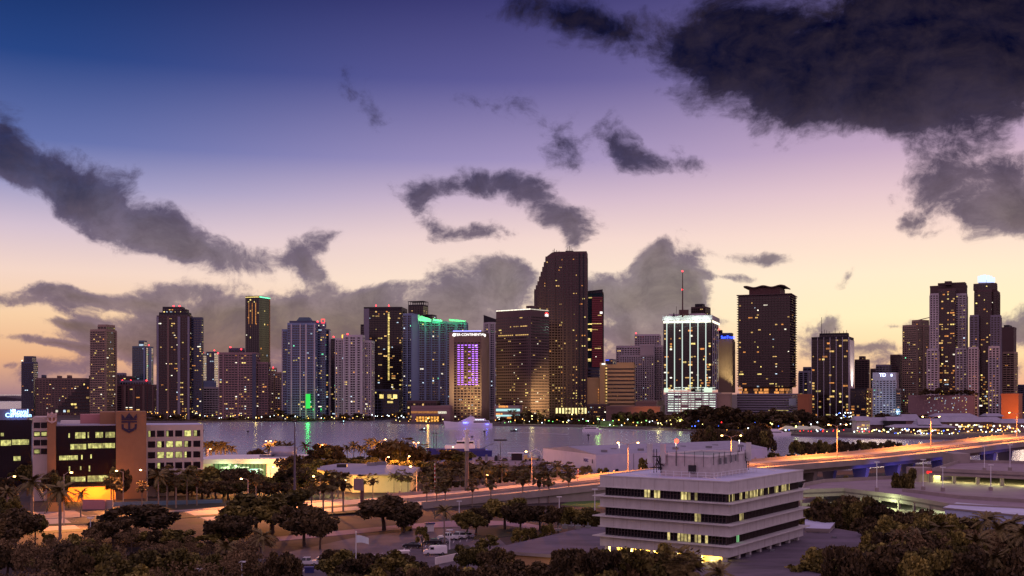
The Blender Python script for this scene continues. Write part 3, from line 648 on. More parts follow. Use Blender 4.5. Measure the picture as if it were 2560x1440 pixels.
# curved blue grey slab with green lit crown
T = Tower('apartment_tower', 'broad blue grey tower with scooped roofline washed in green light', AB, 1560, 1085, 21)
segs = [(1008,1030,1034,784,1585),(1030,1048,1048.5,790,1572),(1048,1080,1080.5,798,1566),(1080,1118,1118.5,804,1562),(1118,1166,1170,806,1558)]
for k, (l_, c_, r_, tp, Y_) in enumerate(segs):
    T.block(l_,c_,r_,tp, a=(24,4,3,2,5)[k], Y=Y_, wall='wall_blue', glass='glass_dark', p=.11, sp=.5, pier=.4, bay=3.6, slab=.3, depth=22, pal=COOL, solid=((0,0,.1,'wall_blue',1),(0,.45,.58,'wall_blue',1.1)) if k != 1 else ((0,0,1,'wall_blue',1),))
for l_, r_, tp0, tp1, Y_ in ((1045,1078,787,797,1561),(1082,1106,797,800,1559),(1122,1165,797,801,1554)):
    x0, x1 = GX(l_, Y_)-T.o.x, GX(r_, Y_)-T.o.x; mbp = MB()
    mbp.extr([(0,ZY(802,Y_)),(x1-x0,ZY(805,Y_)),(x1-x0,ZY(tp1,Y_)),(0,ZY(tp0,Y_))], ((x0, Y_-T.o.y+1, 0),(1,0),(0,1)), 0, 1.2); mbp.build('crown_wall', mat('crown_wall', (190,190,190), .7, var=.08, emit=(24,190,90), es=.42), T.root)  # green wash put into the wall as emission
    for k in range(3): light('POINT', (x0+(x1-x0)*(.2+.3*k), Y_-T.o.y-4, ZY(801,Y_)), 2600, (50,255,130), 1, parent=T.root, name='green_floodlight')
T.finish()
# hotel with name sign and violet light panel
T = Tower('hotel_tower', 'beige hotel with white lettering above a large violet light frame', 'hotel', 1440, 1172, 22)
b = T.block(1134,1202,1222,829, a=12, wall='wall_tan', glass='glass_brown', p=.10, fh=3.8, bay=4.4, sp=1.6, pier=1.3, top_h=14, solid=((1,0,1,'wall_beige',.8),), lowp=.3)
T.block(1123,1135,1136,832, a=4, Y=1446, wall='wall_beige', glass='wall_beige', sp=0, pier=0, p=0)
O, dl, dr, tl = b['O'], b['dl'], b['dr'], b['tl']
vio = lamp_mat('violet_led', (180,110,255), 3.2)
k_ = 0
for i in range(19):
    for j in range(6):
        if 1 <= i <= 17 and j in (2,) : continue
        if 2 <= i <= 16 and j == 3 and i % 3: continue
        fx = (1202-(1147+j*9.0))/(1202-1134); c = (O[0]+dl[0]*tl*fx-dr[0]*.7, O[1]+dl[1]*tl*fx-dr[1]*.7); z = ZY(863+i*5.45, 1445)
        inst(bm_.mesh('led_bar', vio) if k_ == 0 else LB, 'led_bar', T.root, (c[0]-T.o.x, c[1]-T.o.y, z), (0,0,math.atan2(dl[1], dl[0])), (3.0,.25,.72)) if k_ else None
        if k_ == 0: LB = bm_.mesh('led_bar', vio); inst(LB, 'led_bar', T.root, (c[0]-T.o.x, c[1]-T.o.y, z), (0,0,math.atan2(dl[1], dl[0])), (3.0,.25,.72))
        k_ += 1
wsign = lamp_mat('sign_white', (255,250,245), 1.7)
c = (O[0]+dl[0]*tl*.46-dr[0]*.8, O[1]+dl[1]*tl*.46-dr[1]*.8); rzs = math.atan2(-dl[1], -dl[0])
sg = text('Inter·Continental'.upper(), 4.6, (c[0]-T.o.x, c[1]-T.o.y, ZY(837,1445)), wsign, T.root, rzs, .15, 'sign_lettering')
for f_ in (.97,): 
    mbp = MB(); mbp.tube([(0,-.2,0),(0,.2,0)], 2.3, 14); o = mbp.build('sign_emblem', wsign, T.root); cc = (O[0]+dl[0]*tl*f_-dr[0]*1, O[1]+dl[1]*tl*f_-dr[1]*1); o.location = (cc[0]-T.o.x, cc[1]-T.o.y, ZY(837,1445))
mbp = MB(); mbp.tube([(0,-.2,0),(0,.2,0)], 2.1, 14); o = mbp.build('sign_emblem', wsign, T.root); cc = (O[0]+dr[0]*b['tr']*.4-dl[0]*1.1, O[1]+dr[1]*b['tr']*.4-dl[1]*1.1); o.location = (cc[0]-T.o.x, cc[1]-T.o.y, ZY(837,1445)); o.scale = (.6,1,1)
vb = lamp_mat('lit_violet_bulb', (150,150,255), 3)
for i in range(24):
    mbp = None; f_ = i/23; c = (O[0]+dl[0]*tl*f_-dr[0]*.9, O[1]+dl[1]*tl*f_-dr[1]*.9); inst(LBV, 'roof_bulb', T.root, (c[0]-T.o.x, c[1]-T.o.y, b['zt']+.9)) if i else None
    if i == 0: q_ = MB(); q_.ball((0,0,0), .75, 6); LBV = q_.mesh('roof_bulb', vb); inst(LBV, 'roof_bulb', T.root, (c[0]-T.o.x, c[1]-T.o.y, b['zt']+.9))
light('SPOT', (GX(1172,1400)-T.o.x, -60, 12), 500000, (255,225,150), 2, (T.o.x*0+8, 8, 45), 70, 1, T.root, 'facade_floodlight')
light('SPOT', (GX(1124,1430)-T.o.x, -14, 10), 120000, (255,235,170), 1, (GX(1128,1446)-T.o.x, 6, 60), 50, 1, T.root, 'facade_floodlight')
T.finish()
T = Tower('apartment_tower', 'slender white tower with slanted dark roof behind the hotel', AB, 1700, 1222, 23)
b = T.block(1209,1238,1241,806, a=8, wall='wall_white', glass='glass_blue', p=.1, sp=.6, bay=4, slab=.5, pal=COOL, solid=((0,0,.1,'wall_white',1),(0,.45,.6,'wall_white',1),(0,.9,1,'wall_white',1)))
q_ = T.mb('slanted_roof', 'wall_dark'); x0, x1 = GX(1209,1700), GX(1241,1700); q_.extr([(0,0),(x1-x0,0),(x1-x0,ZY(799,1700)-ZY(806,1700)),(0,ZY(788,1700)-ZY(806,1700))], ((x0,1701,b['zt']+.6),(1,0),(0,1)), 0, 16); T.finish()
# granite office block with red and white sign
T = Tower('office_tower', 'granite office block with white roofline light and small bank sign', OB, 1450, 1320, 24)
b = T.block(1241,1327,1372,774, a=38, wall='wall_granite', glass='glass_dark', p=.06, fh=3.9, bay=3.3, sp=2.0, pier=.7, top_h=9, lowp=.15, pal=['lit_warm','lit_yellow','lit_warm','lit_white'])
T.band('lit_white', 0, 0, 1, b['zt']+.2, b['zt']+1.4, .5, 'roofline_light'); T.band('lit_white', 1, 0, .97, b['zt']+.2, b['zt']+1.2, .5, 'roofline_light')
for f0_, f1_, r_ in ((.1,.3,-4),(.35,.5,-4),(.5,.95,-7),(.05,.45,-7)): T.band('lit_warm', 0, f0_, f1_, b['zt']-9+3.9*(r_+1)-1.6, b['zt']-9+3.9*(r_+1)-.4, .15, 'lit_window')
c = (b['O'][0]+b['dr'][0]*b['tr']*.86-b['dl'][0]*.6, b['O'][1]+b['dr'][1]*b['tr']*.86-b['dl'][1]*.6); rzs = math.atan2(b['dr'][1], b['dr'][0])
text('citi', 6.5, (c[0]-T.o.x, c[1]-T.o.y, ZY(784,1450)), wsign, T.root, rzs, .15, 'sign_lettering')
arc = MB(); pts_ = [(math.cos(R(t))*3.6, 0, math.sin(R(t))*2.6) for t in range(20, 161, 20)]; arc.tube(pts_, .5, 5); o = arc.build('sign_arc', lamp_mat('lit_sign_red', (255,60,60), 3), T.root); o.location = (c[0]-T.o.x, c[1]-T.o.y, ZY(783,1450)); o.rotation_euler = (0,0,rzs)
light('SPOT', (GX(1395,1395)-T.o.x, -50, 6), 1500000, (255,225,140), 2, (GX(1352,1470)-T.o.x, 20, 34), 60, 1, T.root, 'facade_floodlight')
T.block(1316,1328,1340,765, a=38, Y=1475, bot=772, wall='wall_granite', glass='wall_granite', p=0, fh=3, sp=0, pier=0); T.finish()
# the tallest tower
T = Tower('office_tower', 'tallest tower, dark granite with sawtooth stepped left shoulder', OB, 1600, 1420, 25)
T.lit = -60
g5 = dict(wall='wall_granite', glass='glass_brown', fh=3.9, sp=1.5, pier=1.1, bay=4.2, prd=.3, pal=['lit_warm','lit_yellow','lit_warm','lit_amber'])
b = T.block(1387,1466,1467,629, a=3, Y=1600, p=.09, top_h=6, depth=34, lowp=.2, solid=((0,.07,.11,'wall_dark',1),(0,.2,.24,'wall_dark',1.4),(0,.33,.37,'wall_granite',1.6),(0,.46,.5,'wall_granite',1.6),(0,.59,.63,'wall_granite',1.6),(0,.72,.76,'wall_granite',1.6)), **g5)
steps = [(1364,1387,642),(1360,1364,656),(1356,1360,668),(1352,1356,680),(1348,1352,692),(1344,1348,704),(1340,1344,714),(1336,1340,724)]
T.block(1364,1387,1387.5,642, a=3, Y=1604, p=.04, depth=30, **g5); 
for l_, c_, tp in steps[1:]: T.block(l_,c_,c_+.3,tp, a=3, Y=1604, p=.03, depth=28, **g5)
q_ = T.mb('crown', 'wall_granite'); x0 = GX(1364,1605); q_.extr([(0,ZY(643,1605)),(GX(1388,1605)-x0,ZY(643,1605)),(GX(1388,1605)-x0,ZY(629,1605)),(GX(1380,1605)-x0,ZY(631,1605))], ((x0,1606,0),(1,0),(0,1)), 0, 26)
b0 = b
ant = T.mb('antennas', 'metal_dark')
for px, h in ((1383,3),(1386,5),(1392,3),(1417,4),(1420,7),(1424,9),(1428,6),(1431,4),(1398,2)): x = GX(px,1606); ant.box(x-.35,x+.35,1610,1610.7,ZY(629,1606),ZY(629,1606)+h)
ant.box(GX(1414,1606),GX(1434,1606),1610,1614,ZY(629,1606),ZY(626,1606))
lob = lamp_mat('lit_lobby', (255,235,160), 1.4)
for k in range(10): x = GX(1392+k*8,1597); mbp = MB(); mbp.box(x-T.o.x-1.4, x-T.o.x+1.4, -2.2, -2, ZY(1034,1597), ZY(1020,1597)); mbp.build('lobby_window', lob, T.root)
T.finish()
T = Tower('office_tower', 'dark glass tower with red lit lower floors right of the tallest tower', OB, 1800, 1490, 26)
b = T.block(1468,1506,1507,729, a=4, wall='wall_dark', glass='glass_teal', p=.05, fh=4, bay=4, sp=.4, pier=.2, depth=30)
redm = mat('red_lit_glass', (50,10,16), .2, var=.3, scale=.05, coord='World', emit=(110,8,30), es=.28)
mbp = MB(); x0 = GX(1480,1798)-T.o.x; x1 = GX(1506.5,1798)-T.o.x
for k in range(34):
    z = ZY(917,1798)+k*3.45
    mbp.box(x0, x1, -2.2, -1.6, z, z+2.5)
mbp.build('red_lit_floors', redm, T.root)
for py_, f0_, f1_ in ((811,.05,.95),(824,.3,.98),(828,.4,.8),(869,.1,.5),(872,.1,.5),(848,.8,1),(851,.8,1),(790,.05,.3),(899,.75,.95),(903,.75,.95),(745,.6,.9)): T.band('lit_yellow', 0, f0_, f1_, ZY(py_,1797), ZY(py_,1797)+1.7, 1.9, 'lit_floor')
q_ = T.mb('slanted_roof', 'wall_dark'); x0 = GX(1468,1800); x1 = GX(1507,1800); q_.extr([(0,0),(x1-x0,0),(x1-x0,3.4),(0,.4)], ((x0,1801,b['zt']+.6),(1,0),(0,1)), 0, 26)
mbp = MB(); mbp.box(GX(1500,1797)-T.o.x, GX(1506,1797)-T.o.x, -2.6, -2.3, ZY(784,1797), ZY(779,1797)); mbp.build('roof_sign', wsign, T.root); T.finish()
T = Tower('office_block', 'purple slab block under the red lit glass tower', 'office block', 1640, 1484, 27)
T.block(1468,1498,1501,920, a=4, wall='wall_slate', p=.02, fh=5, bay=12, sp=2.2, pier=.2, depth=25); T.finish()
T = Tower('office_block', 'plain beige windowless annex with a column of amber lamps', 'office block', 1600, 1490, 28)
T.block(1468,1500,1501,945, a=4, wall='wall_yellow', glass='wall_yellow', p=0, sp=0, pier=0, depth=25); T.block(1500,1513,1516,908, a=4, Y=1590, wall='wall_yellow', glass='wall_yellow', p=0, sp=0, pier=0, depth=25)
for k in range(8): x = GX(1496,1598); T.light_box('wall_lamp', 'lit_amber', x-.6, x+.6, 1597, 1597.3, ZY(975+k*7,1598), ZY(972.5+k*7,1598))
for k in range(14): x = GX(1516,1588); T.light_box('wall_lamp', 'lit_warm', x-1.2, x+1.2, 1587, 1587.4, ZY(915+k*7.4,1588), ZY(911+k*7.4,1588))
mbp = MB(); mbp.box(GX(1504,1588)-T.o.x, GX(1513,1588)-T.o.x, -14, -13.6, ZY(912,1588), ZY(908.5,1588)); mbp.build('roof_sign', wsign, T.root)
light('SPOT', (GX(1490,1560)-T.o.x, -45, 2), 500000, (255,190,80), 1, (GX(1492,1600)-T.o.x, 0, 26), 80, 1, T.root, 'facade_floodlight'); T.finish()
T = Tower('office_block', 'cream office block with dark horizontal window bands', 'office block', 1580, 1550, 29)
b = T.block(1518,1585,1588,912, a=4, wall='wall_yellow', glass='glass_brown', p=.0, fh=5.5, bay=40, sp=3.4, pier=0, depth=30, top_h=5); T.block(1542,1584,1586,907, a=4, Y=1584, bot=913, wall='wall_yellow', glass='wall_yellow', p=0, sp=0, pier=0)
for py_, f0_, f1_ in ((954,.15,.3),(957,.55,.65),(973,.8,.95),(973,.2,.4),(943,.35,.42)): T.band('lit_amber', 0, f0_, f1_, ZY(py_,1580), ZY(py_,1580)+1.2, .1, 'lit_window')
light('SPOT', (GX(1545,1540)-T.o.x, -60, 2), 420000, (255,190,95), 2, (GX(1552,1580)-T.o.x, 0, 30), 80, 1, T.root, 'facade_floodlight'); T.finish()
T = Tower('apartment_tower', 'white grid apartment building with tall blank panel between cream block and black tower', AB, 1680, 1600, 30)
w5 = dict(wall='wall_white', glass='glass_dark', pal=WARM)
T.block(1587,1648,1652,836, a=5, Y=1720, p=.07, sp=.8, bay=4, **w5); T.block(1541,1655,1658,864, a=5, Y=1700, p=.07, sp=.8, bay=4.2, pier=1.2, slab=.6, **w5)
T.block(1550,1634,1638,888, a=5, Y=1680, p=.1, sp=1.0, bay=3.6, pier=1.4, lowp=.2, **w5); T.block(1600,1634,1638,862, a=5, Y=1679, bot=889, wall='wall_white', glass='wall_white', p=0, sp=0, pier=0)
for i in range(7):
    for j in range(5): x = GX(1589+j*9.5,1678); T.light_box('lit_window', 'lit_cool', x-1.5, x+1.5, 1676.5, 1676.8, ZY(1003-i*6.2,1678), ZY(1000-i*6.2,1678)) if (i*j) % 4 != 1 else None
T.beacon(1590,833); T.finish()
T = Tower('apartment_tower', 'tiny distant tower with violet roof light left of the white grid apartments', AB, 2400, 1526, 31); T.block(1514,1532,1540,898, a=10, wall='wall_slate', p=.05, bay=5); b = T.last; T.band('lit_blue', 0, .5, 1, b['zt']-3, b['zt']-1, .5); T.finish()
# black tower with white lit fins
T = Tower('office_tower', 'black tower with white lit vertical fins, glowing crown and tall antenna', OB, 1540, 1728, 32)
b = T.block(1659,1778,1796,800, a=8, wall='wall_dark', glass='glass_brown', p=.15, fh=3.8, bay=4.2, sp=.5, pier=.15, top_h=5, bot=974, pal=['lit_warm','lit_amber','lit_yellow','lit_warm','lit_white'])
O, dl, dr, tl, tr = b['O'], b['dl'], b['dr'], b['tl'], b['tr']
q_ = T.mb('crown', 'wall_white'); q_.box(-1.6, tl+1.6, -1.6, tr+1.6, b['zt']+.6, b['zt']+7, b['fr']); q_.box(tl*.15, tl*.9, 3, tr-3, b['zt']+7, b['zt']+10, b['fr'])
finm = lamp_mat('lit_fin', (225,245,235), .95)  # floodlighting on the fins put into their material as glow
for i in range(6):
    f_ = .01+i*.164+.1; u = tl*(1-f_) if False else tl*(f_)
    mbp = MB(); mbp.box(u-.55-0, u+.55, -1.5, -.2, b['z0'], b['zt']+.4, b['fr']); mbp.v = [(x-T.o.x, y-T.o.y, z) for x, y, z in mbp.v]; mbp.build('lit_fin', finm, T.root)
for i in range(4):
    v = tr*(i+.5)/4; mbp = MB(); mbp.box(-1.5, -.2, v-.45, v+.45, b['z0'], b['zt']+.4, b['fr']); mbp.v = [(x-T.o.x, y-T.o.y, z) for x, y, z in mbp.v]; mbp.build('lit_fin', mat('fin_grey', (190,185,195), .6), T.root)
T.band('lit_white', 0, 0, 1, b['zt']-3.4, b['zt']-.2, 1.7, 'crown_light'); T.band('lit_white', 1, 0, 1, b['zt']-3.4, b['zt']-.2, 1.7, 'crown_light')
for k in range(5): c = (O[0]+dl[0]*tl*(k+.5)/5-dr[0]*6, O[1]+dl[1]*tl*(k+.5)/5-dr[1]*6); light('POINT', (c[0]-T.o.x, c[1]-T.o.y, b['zt']-1), 8000, (220,255,235), .8, parent=T.root, name='crown_floodlight')
b2 = T.block(1665,1790,1803,982, a=8, Y=1532, wall='wall_white', glass='glass_dark', p=0, fh=3.2, bay=16, sp=1.5, pier=1.0, top_h=1.5)
gz = lamp_mat('garage_light', (235,250,235), 1.3, .5)
for i in range(14):
    for j in range(7):
        if (i*7+j*5) % 11 == 0: continue
        z = b2['z0']+i*b2['fh']+1.7; u = b2['tl']*(j+.5)/7.2; c = (O[0]*0+b2['O'][0]+b2['dl'][0]*u-b2['dr'][0]*.1, b2['O'][1]+b2['dl'][1]*u-b2['dr'][1]*.1)
        if 'garage_light' not in PANE: PANE['garage_light'] = bm_.mesh('garage_opening', gz)
        inst(PANE['garage_light'], 'garage_opening', T.root, (c[0]-T.o.x, c[1]-T.o.y, z+.5), (0,0,math.atan2(dl[1], dl[0])), (b2['tl']/7.2-1.6, .2, 1.1))
T.block(1786,1826,1830,984, a=4, Y=1534, wall='wall_beige', glass='wall_beige', p=0, sp=0, pier=0, depth=22)
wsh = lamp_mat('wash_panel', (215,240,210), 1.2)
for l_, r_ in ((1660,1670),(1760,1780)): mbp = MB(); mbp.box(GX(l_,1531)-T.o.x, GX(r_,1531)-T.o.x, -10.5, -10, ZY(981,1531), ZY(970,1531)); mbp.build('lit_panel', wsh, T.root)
mast = MB(); xm = GX(1706,1550)-T.o.x; mast.tube([(xm,8,b['zt']+5),(xm,8,ZY(680,1550))], [1.1,.5], 6); mast.box(xm-5,xm+8,4,12,b['zt']+7,b['zt']+15); mast.tube([(xm-9,8,b['zt']+5),(xm-9,8,b['zt']+20)], .3, 5); mast.build('antenna', mat('mast_red', (70,30,34), .6), T.root)
mast = MB(); mast.tube([(GX(1684,1550)-T.o.x,8,b['zt']+5),(GX(1684,1550)-T.o.x,8,b['zt']+11)], [2,.2], 6); mast.build('roof_plant', MATS['metal_dark'], T.root)
T.beacon(1706,678,1550); T.beacon(1706,724,1549,1.3); T.finish()
T = Tower('office_tower', 'tower top with three red light rings behind the black finned tower', OB, 1900, 1750, 33)
b = T.block(1728,1764,1776,767, a=16, wall='wall_brown', glass='glass_brown', p=.05, fh=3.6, bay=4, sp=1); T.block(1738,1756,1762,760, a=16, Y=1905, bot=768, wall='wall_dark', p=0)
for k in range(4): T.band('lit_beacon', 0, .02, 1, b['zt']-4-k*3.8, b['zt']-3-k*3.8, .9, 'red_light_ring')
T.finish()
T = Tower('office_tower', 'fluted beige tower with blue lit name sign on its top band', OB, 1600, 1815, 34)
b = T.block(1797,1830,1836,848, a=6, wall='wall_beige', glass='wall_beige', p=0, fh=8, bay=5.2, sp=0, pier=2.4, top_h=2, depth=24, bot=982); T.block(1797,1828,1832,846, a=6, Y=1604, bot=852, wall='wall_dark', glass='glass_dark', p=0, sp=0, pier=0, depth=20, top_h=.5)
T.block(1797,1829,1833,833, a=6, Y=1602, bot=846, wall='wall_slate', glass='wall_slate', p=0, sp=0, pier=0, depth=20, top_h=1); T.block(1797,1804,1806,826, a=6, Y=1608, bot=834, wall='wall_dark', p=0)
text('SunTrust', 5.6, (GX(1819,1599)-T.o.x, -3.4, ZY(843.5,1599)), lamp_mat('sign_blue', (50,80,255), 4.5), T.root, 0, .15, 'sign_lettering')
for px in (1803,1813,1823,1832): light('SPOT', (GX(px,1590)-T.o.x, -7, ZY(983,1590)), 90000, (255,240,170), .5, (GX(px,1602)-T.o.x, 1, 85), 40, 1, T.root, 'facade_floodlight')
T.beacon(1799,823); T.finish()
# slatted brown tower with wave canopy
T = Tower('apartment_tower', 'massive slatted brown tower with wavy roof canopy', AB, 1540, 1918, 35)
b = T.block(1846,1975,1989,736, a=8, wall='wall_dark', glass='glass_brown', p=.11, fh=3.55, bay=4.2, sp=.2, pier=.2, slab=1.9, slabt=.9, slabm='wall_granite', bot=968, top_h=1.2, pal=WARM)
q_ = T.mb('roof_slab', 'wall_granite'); q_.box(-2.4, b['tl']+2.4, -2.4, b['tr']+2.4, b['zt']+.4, b['zt']+1.6, b['fr'])
q_ = T.mb('penthouse', 'wall_red'); q_.box(b['tl']*.2, b['tl']*.8, 4, b['tr']-4, b['zt']+1.6, b['zt']+11.5, b['fr'])
wv_ = []; tl = b['tl']
top_ = [(tl*(.10+.8*i/24), b['zt']+13.5+1.2*math.sin(i*.62)) for i in range(25)]; bot_ = [(u, z-1.6) for u, z in reversed(top_)]
q_ = T.mb('wave_canopy', 'wall_brown'); q_.extr(bot_+top_, ((b['O'][0],b['O'][1],0), b['dl'], b['dr']), 0, b['tr'])
q_.box(tl*.8, tl*.9, 2, b['tr']-2, b['zt']+12, b['zt']+13, b['fr'])
for i in range(10):
    for j in range(2):
        mbp = None; u = tl*(.06+.1*i); c = (b['O'][0]+b['dl'][0]*u, b['O'][1]+b['dl'][1]*u); (T.pane('lit_amber', (c[0],c[1]-1), b['dl'], b['dr'], 6.5 if (i+j) % 3 else 3, ZY(984,1540)+j*4, ZY(984,1540)+j*4+3, 'lobby_window')) if i not in (3,7) else None
b3 = T.block(1843,1980,1996,985, a=8, Y=1530, wall='wall_grey', glass='glass_dark', p=.02, fh=3.4, bay=50, sp=1.8, pier=0, top_h=1.5)
T.block(1856,1966,1980,968, a=8, Y=1548, bot=985, wall='wall_red', glass='glass_brown', p=0, fh=4, bay=12, sp=0, pier=1); mbp = MB(); mbp.box(GX(1972,1528)-T.o.x, GX(1990,1528)-T.o.x, -13, -12.4, ZY(1014,1528), ZY(996,1528)); mbp.build('blank_billboard', mat('pale_panel', (150,165,175), .6), T.root); T.finish()
for l_, c_, r_, tp, Y_, wl, lb, sd, kw in (
 (1994,2022,2030,986,1500,'wall_orange','small orange brick block at the foot of the slatted tower',36,dict(p=0,sp=0,pier=0,glass='wall_orange')),
 (1997,2020,2026,928,1800,'wall_grey','grey office block with short ribs between the slatted tower and the black striped tower',37,dict(p=.08,bay=7,pier=2,sp=.6)),
 (2008,2030,2036,918,1850,'wall_slate','grey block with lit roof windows behind the short ribbed block',38,dict(p=.1,bay=6,pier=1))):
    T = Tower('office_block', lb, 'office block', Y_, c_, sd); T.block(l_,c_,r_,tp, a=12, wall=wl, **kw); T.finish()
T = Tower('office_tower', 'black tower with thin white vertical lines and rooftop aerials', OB, 1560, 2078, 39)
b = T.block(2029,2122,2134,842, a=8, wall='wall_dark', glass='glass_brown', p=.12, fh=3.9, bay=5, sp=.5, pier=.15, top_h=3, pal=['lit_warm','lit_yellow','lit_amber'], lowp=.2)
T.block(2049,2118,2122,833, a=8, Y=1564, bot=842, wall='wall_dark', p=0)
for i in range(7): u = b['tl']*i/6; mbp = MB(); mbp.box(u-.3, u+.3, -.9, -.1, 0, b['zt'], b['fr']); mbp.v = [(x-T.o.x, y-T.o.y, z) for x, y, z in mbp.v]; mbp.build('white_fin', mat('fin_grey', (190,185,195)), T.root)
for py_, f0_, f1_ in ((863,.02,.35),(868,.02,.35),(872,.1,.85),(875,.02,.2),(927,0,.9),(955,.5,.7),(968,.05,.25),(980,.05,.2),(997,.4,.98),(997,.05,.2)): T.band('lit_yellow', 0, f0_, f1_, ZY(py_,1560), ZY(py_,1560)+1.3, .2, 'lit_window')
q_ = T.mb('lit_side_wall', 'wall_white'); q_.box(-1.2, 0.3, 1, b['tr']-1, 0, b['zt']-4, b['fr'])
cx = b['O'][0]-b['dl'][0]*14+b['dr'][0]*b['tr']*.5; cy = b['O'][1]-b['dl'][1]*14+b['dr'][1]*b['tr']*.5
light('SPOT', (cx-T.o.x, cy-T.o.y, 40), 300000, (255,235,210), 1, (b['O'][0]+b['dr'][0]*b['tr']*.5-T.o.x, b['O'][1]+b['dr'][1]*b['tr']*.5-T.o.y, 70), 80, 1, T.root, 'facade_floodlight')
ant = T.mb('antennas', 'metal_dark')
for px, h in ((2055,40),(2056,6),(2062,10),(2068,8),(2089,14),(2100,5),(2110,7),(2118,9),(2074,6)): x = GX(px,1570); ant.box(x-.25,x+.25,1572,1572.5,ZY(834,1570),ZY(834,1570)+h*.6)
T.finish()
misc = [
 ('office_block','dark low office block with orange window grid by the trees','office block',(2126,2164,2167,972),1520,'wall_dark',dict(p=.35,bay=6,sp=.8,fh=4,pal=['lit_amber','lit_warm']),40),
 ('office_block','narrow yellow lit side block right of the dark orange window grid','office block',(2166,2179,2181,972),1526,'wall_yellow',dict(p=.3,bay=4,sp=1,pal=['lit_yellow']),41),
 ('office_tower','brown stepped tower behind the black striped tower','office tower',(2137,2170,2174,899),1900,'wall_brown',dict(p=.03,bay=5),42),
 ('office_block','small brown tower cap with lit lantern beside the stepped brown tower','office block',(2148,2160,2164,891),1905,'wall_brown',dict(p=.3,bay=5),43),
 ('office_tower','pale grey bank block with blue lit initials near its roof','office tower',(2182,2240,2246,932),1650,'wall_white',dict(p=.14,bay=5,sp=1.6,pier=1.6,top_h=12,pal=COOL),44),
 ('office_block','grey block with lit top windows behind the pale bank block','office block',(2190,2222,2228,912),1720,'wall_grey',dict(p=.05,bay=5),45),
 ('office_tower','plain mauve slab tower left of the balcony condominium','office tower',(2226,2250,2258,887),1760,'wall_granite',dict(p=.02,bay=6,sp=1.4),46),
 ('office_block','orange banded low block right of the pale bank block','office block',(2240,2252,2256,972),1640,'wall_tan',dict(p=.2,bay=20,sp=1.5,pal=['lit_amber']),47),
 ('office_block','mauve plain block behind the pale bank block','office block',(2176,2194,2199,922),1790,'wall_granite',dict(p=.03,bay=6),48),
]
for nm, lb, ct, (l_, c_, r_, tp), Y_, wl, kw, sd in misc:
    T = Tower(nm, lb, ct, Y_, c_, sd); b = T.block(l_,c_,r_,tp, a=8, wall=wl, **kw)
    if sd == 44:
        sb = lamp_mat('sign_td', (190,200,255), 4); text('TD', 7.5, (GX(2206,1648)-T.o.x, -3, ZY(938,1648)), sb, T.root, 0, .2, 'sign_lettering')
        mbp = MB(); mbp.box(GX(2227,1645)-T.o.x, GX(2231,1645)-T.o.x, -5, -4.6, ZY(941,1645), ZY(935,1645)); mbp.build('sign_panel', sb, T.root)
        light('SPOT', (GX(2200,1610)-T.o.x, -60, 8), 110000, (150,190,230), 2, (GX(2210,1650)-T.o.x, 0, 30), 80, 1, T.root, 'facade_floodlight')
    T.finish()
T = Tower('apartment_tower', 'beige condominium with comb of balconies, left of the pair of tall towers', AB, 1700, 2295, 50)
T.block(2257,2290,2326,812, a=36, wall='wall_beige', glass='glass_dark', p=.12, bay=3.6, sp=1.1, pier=1.0, slab=.9, slabt=.3, solid=((1,0,.12,'wall_beige',.9),(1,.45,.55,'wall_beige',.9)), lowp=.2, pal=WARM+['lit_green'])
T.block(2280,2300,2322,800, a=36, Y=1706, bot=813, wall='wall_beige', p=.05); q_ = T.mb('roof_plane', 'wall_brown'); x0 = GX(2298,1700); q_.extr([(0,0),(26,6),(26,7),(0,1)], ((x0,1712,ZY(801,1700)),(1,0),(0,1)), 0, 14); T.finish()
T = Tower('apartment_tower', 'tall brown and white condominium with flat dark crown', AB, 1620, 2372, 51)
n5 = dict(glass='glass_brown', fh=3.5, pal=WARM)
b = T.block(2345,2388,2390,722, a=5, Y=1620, wall='wall_granite', p=.2, sp=.5, bay=4, pier=.25, slab=.4, depth=26, lowp=.3, **n5)
T.block(2325,2346,2346.5,734, a=5, Y=1628, wall='wall_white', p=.09, sp=1.3, bay=4.5, pier=1.8, depth=24, **n5); T.block(2388,2415,2417,734, a=5, Y=1626, wall='wall_white', p=.16, sp=1.3, bay=4.5, pier=1.6, depth=24, slab=.5, **n5)
T.block(2325,2415,2417,712, a=5, Y=1632, bot=735, wall='wall_brown', p=0, sp=0, pier=0, glass='wall_brown', depth=22); T.block(2362,2378,2380,703.5, a=5, Y=1634, bot=712, wall='wall_brown', p=0, sp=0, pier=0, glass='wall_brown'); T.block(2345,2412,2416,706, a=5, Y=1636, bot=712, wall='wall_brown', p=0, sp=0, pier=0, glass='wall_brown')
T.block(2318,2345,2345.5,873, a=5, Y=1612, wall='wall_white', p=.16, sp=1.3, bay=4.5, pier=1.6, depth=20, **n5); T.block(2390,2417,2420,870, a=5, Y=1610, wall='wall_white', p=.16, sp=1.3, bay=4.5, pier=1.6, depth=20, **n5)
T.finish()
T = Tower('apartment_tower', 'tall stepped condominium topped by a glowing white crown', AB, 1590, 2464, 52)
T.block(2444,2478,2480,724, a=5, Y=1590, wall='wall_granite', p=.15, sp=.5, bay=4, pier=.25, slab=.4, depth=26, lowp=.35, **n5)
T.block(2436,2492,2500,725.5, a=5, Y=1596, wall='wall_brown', p=.05, sp=1, bay=4.5, pier=1, depth=22, **n5); T.block(2434,2490,2493,708, a=5, Y=1602, bot=724, wall='wall_brown', p=.06, sp=.8, bay=5, pier=.8, **n5)
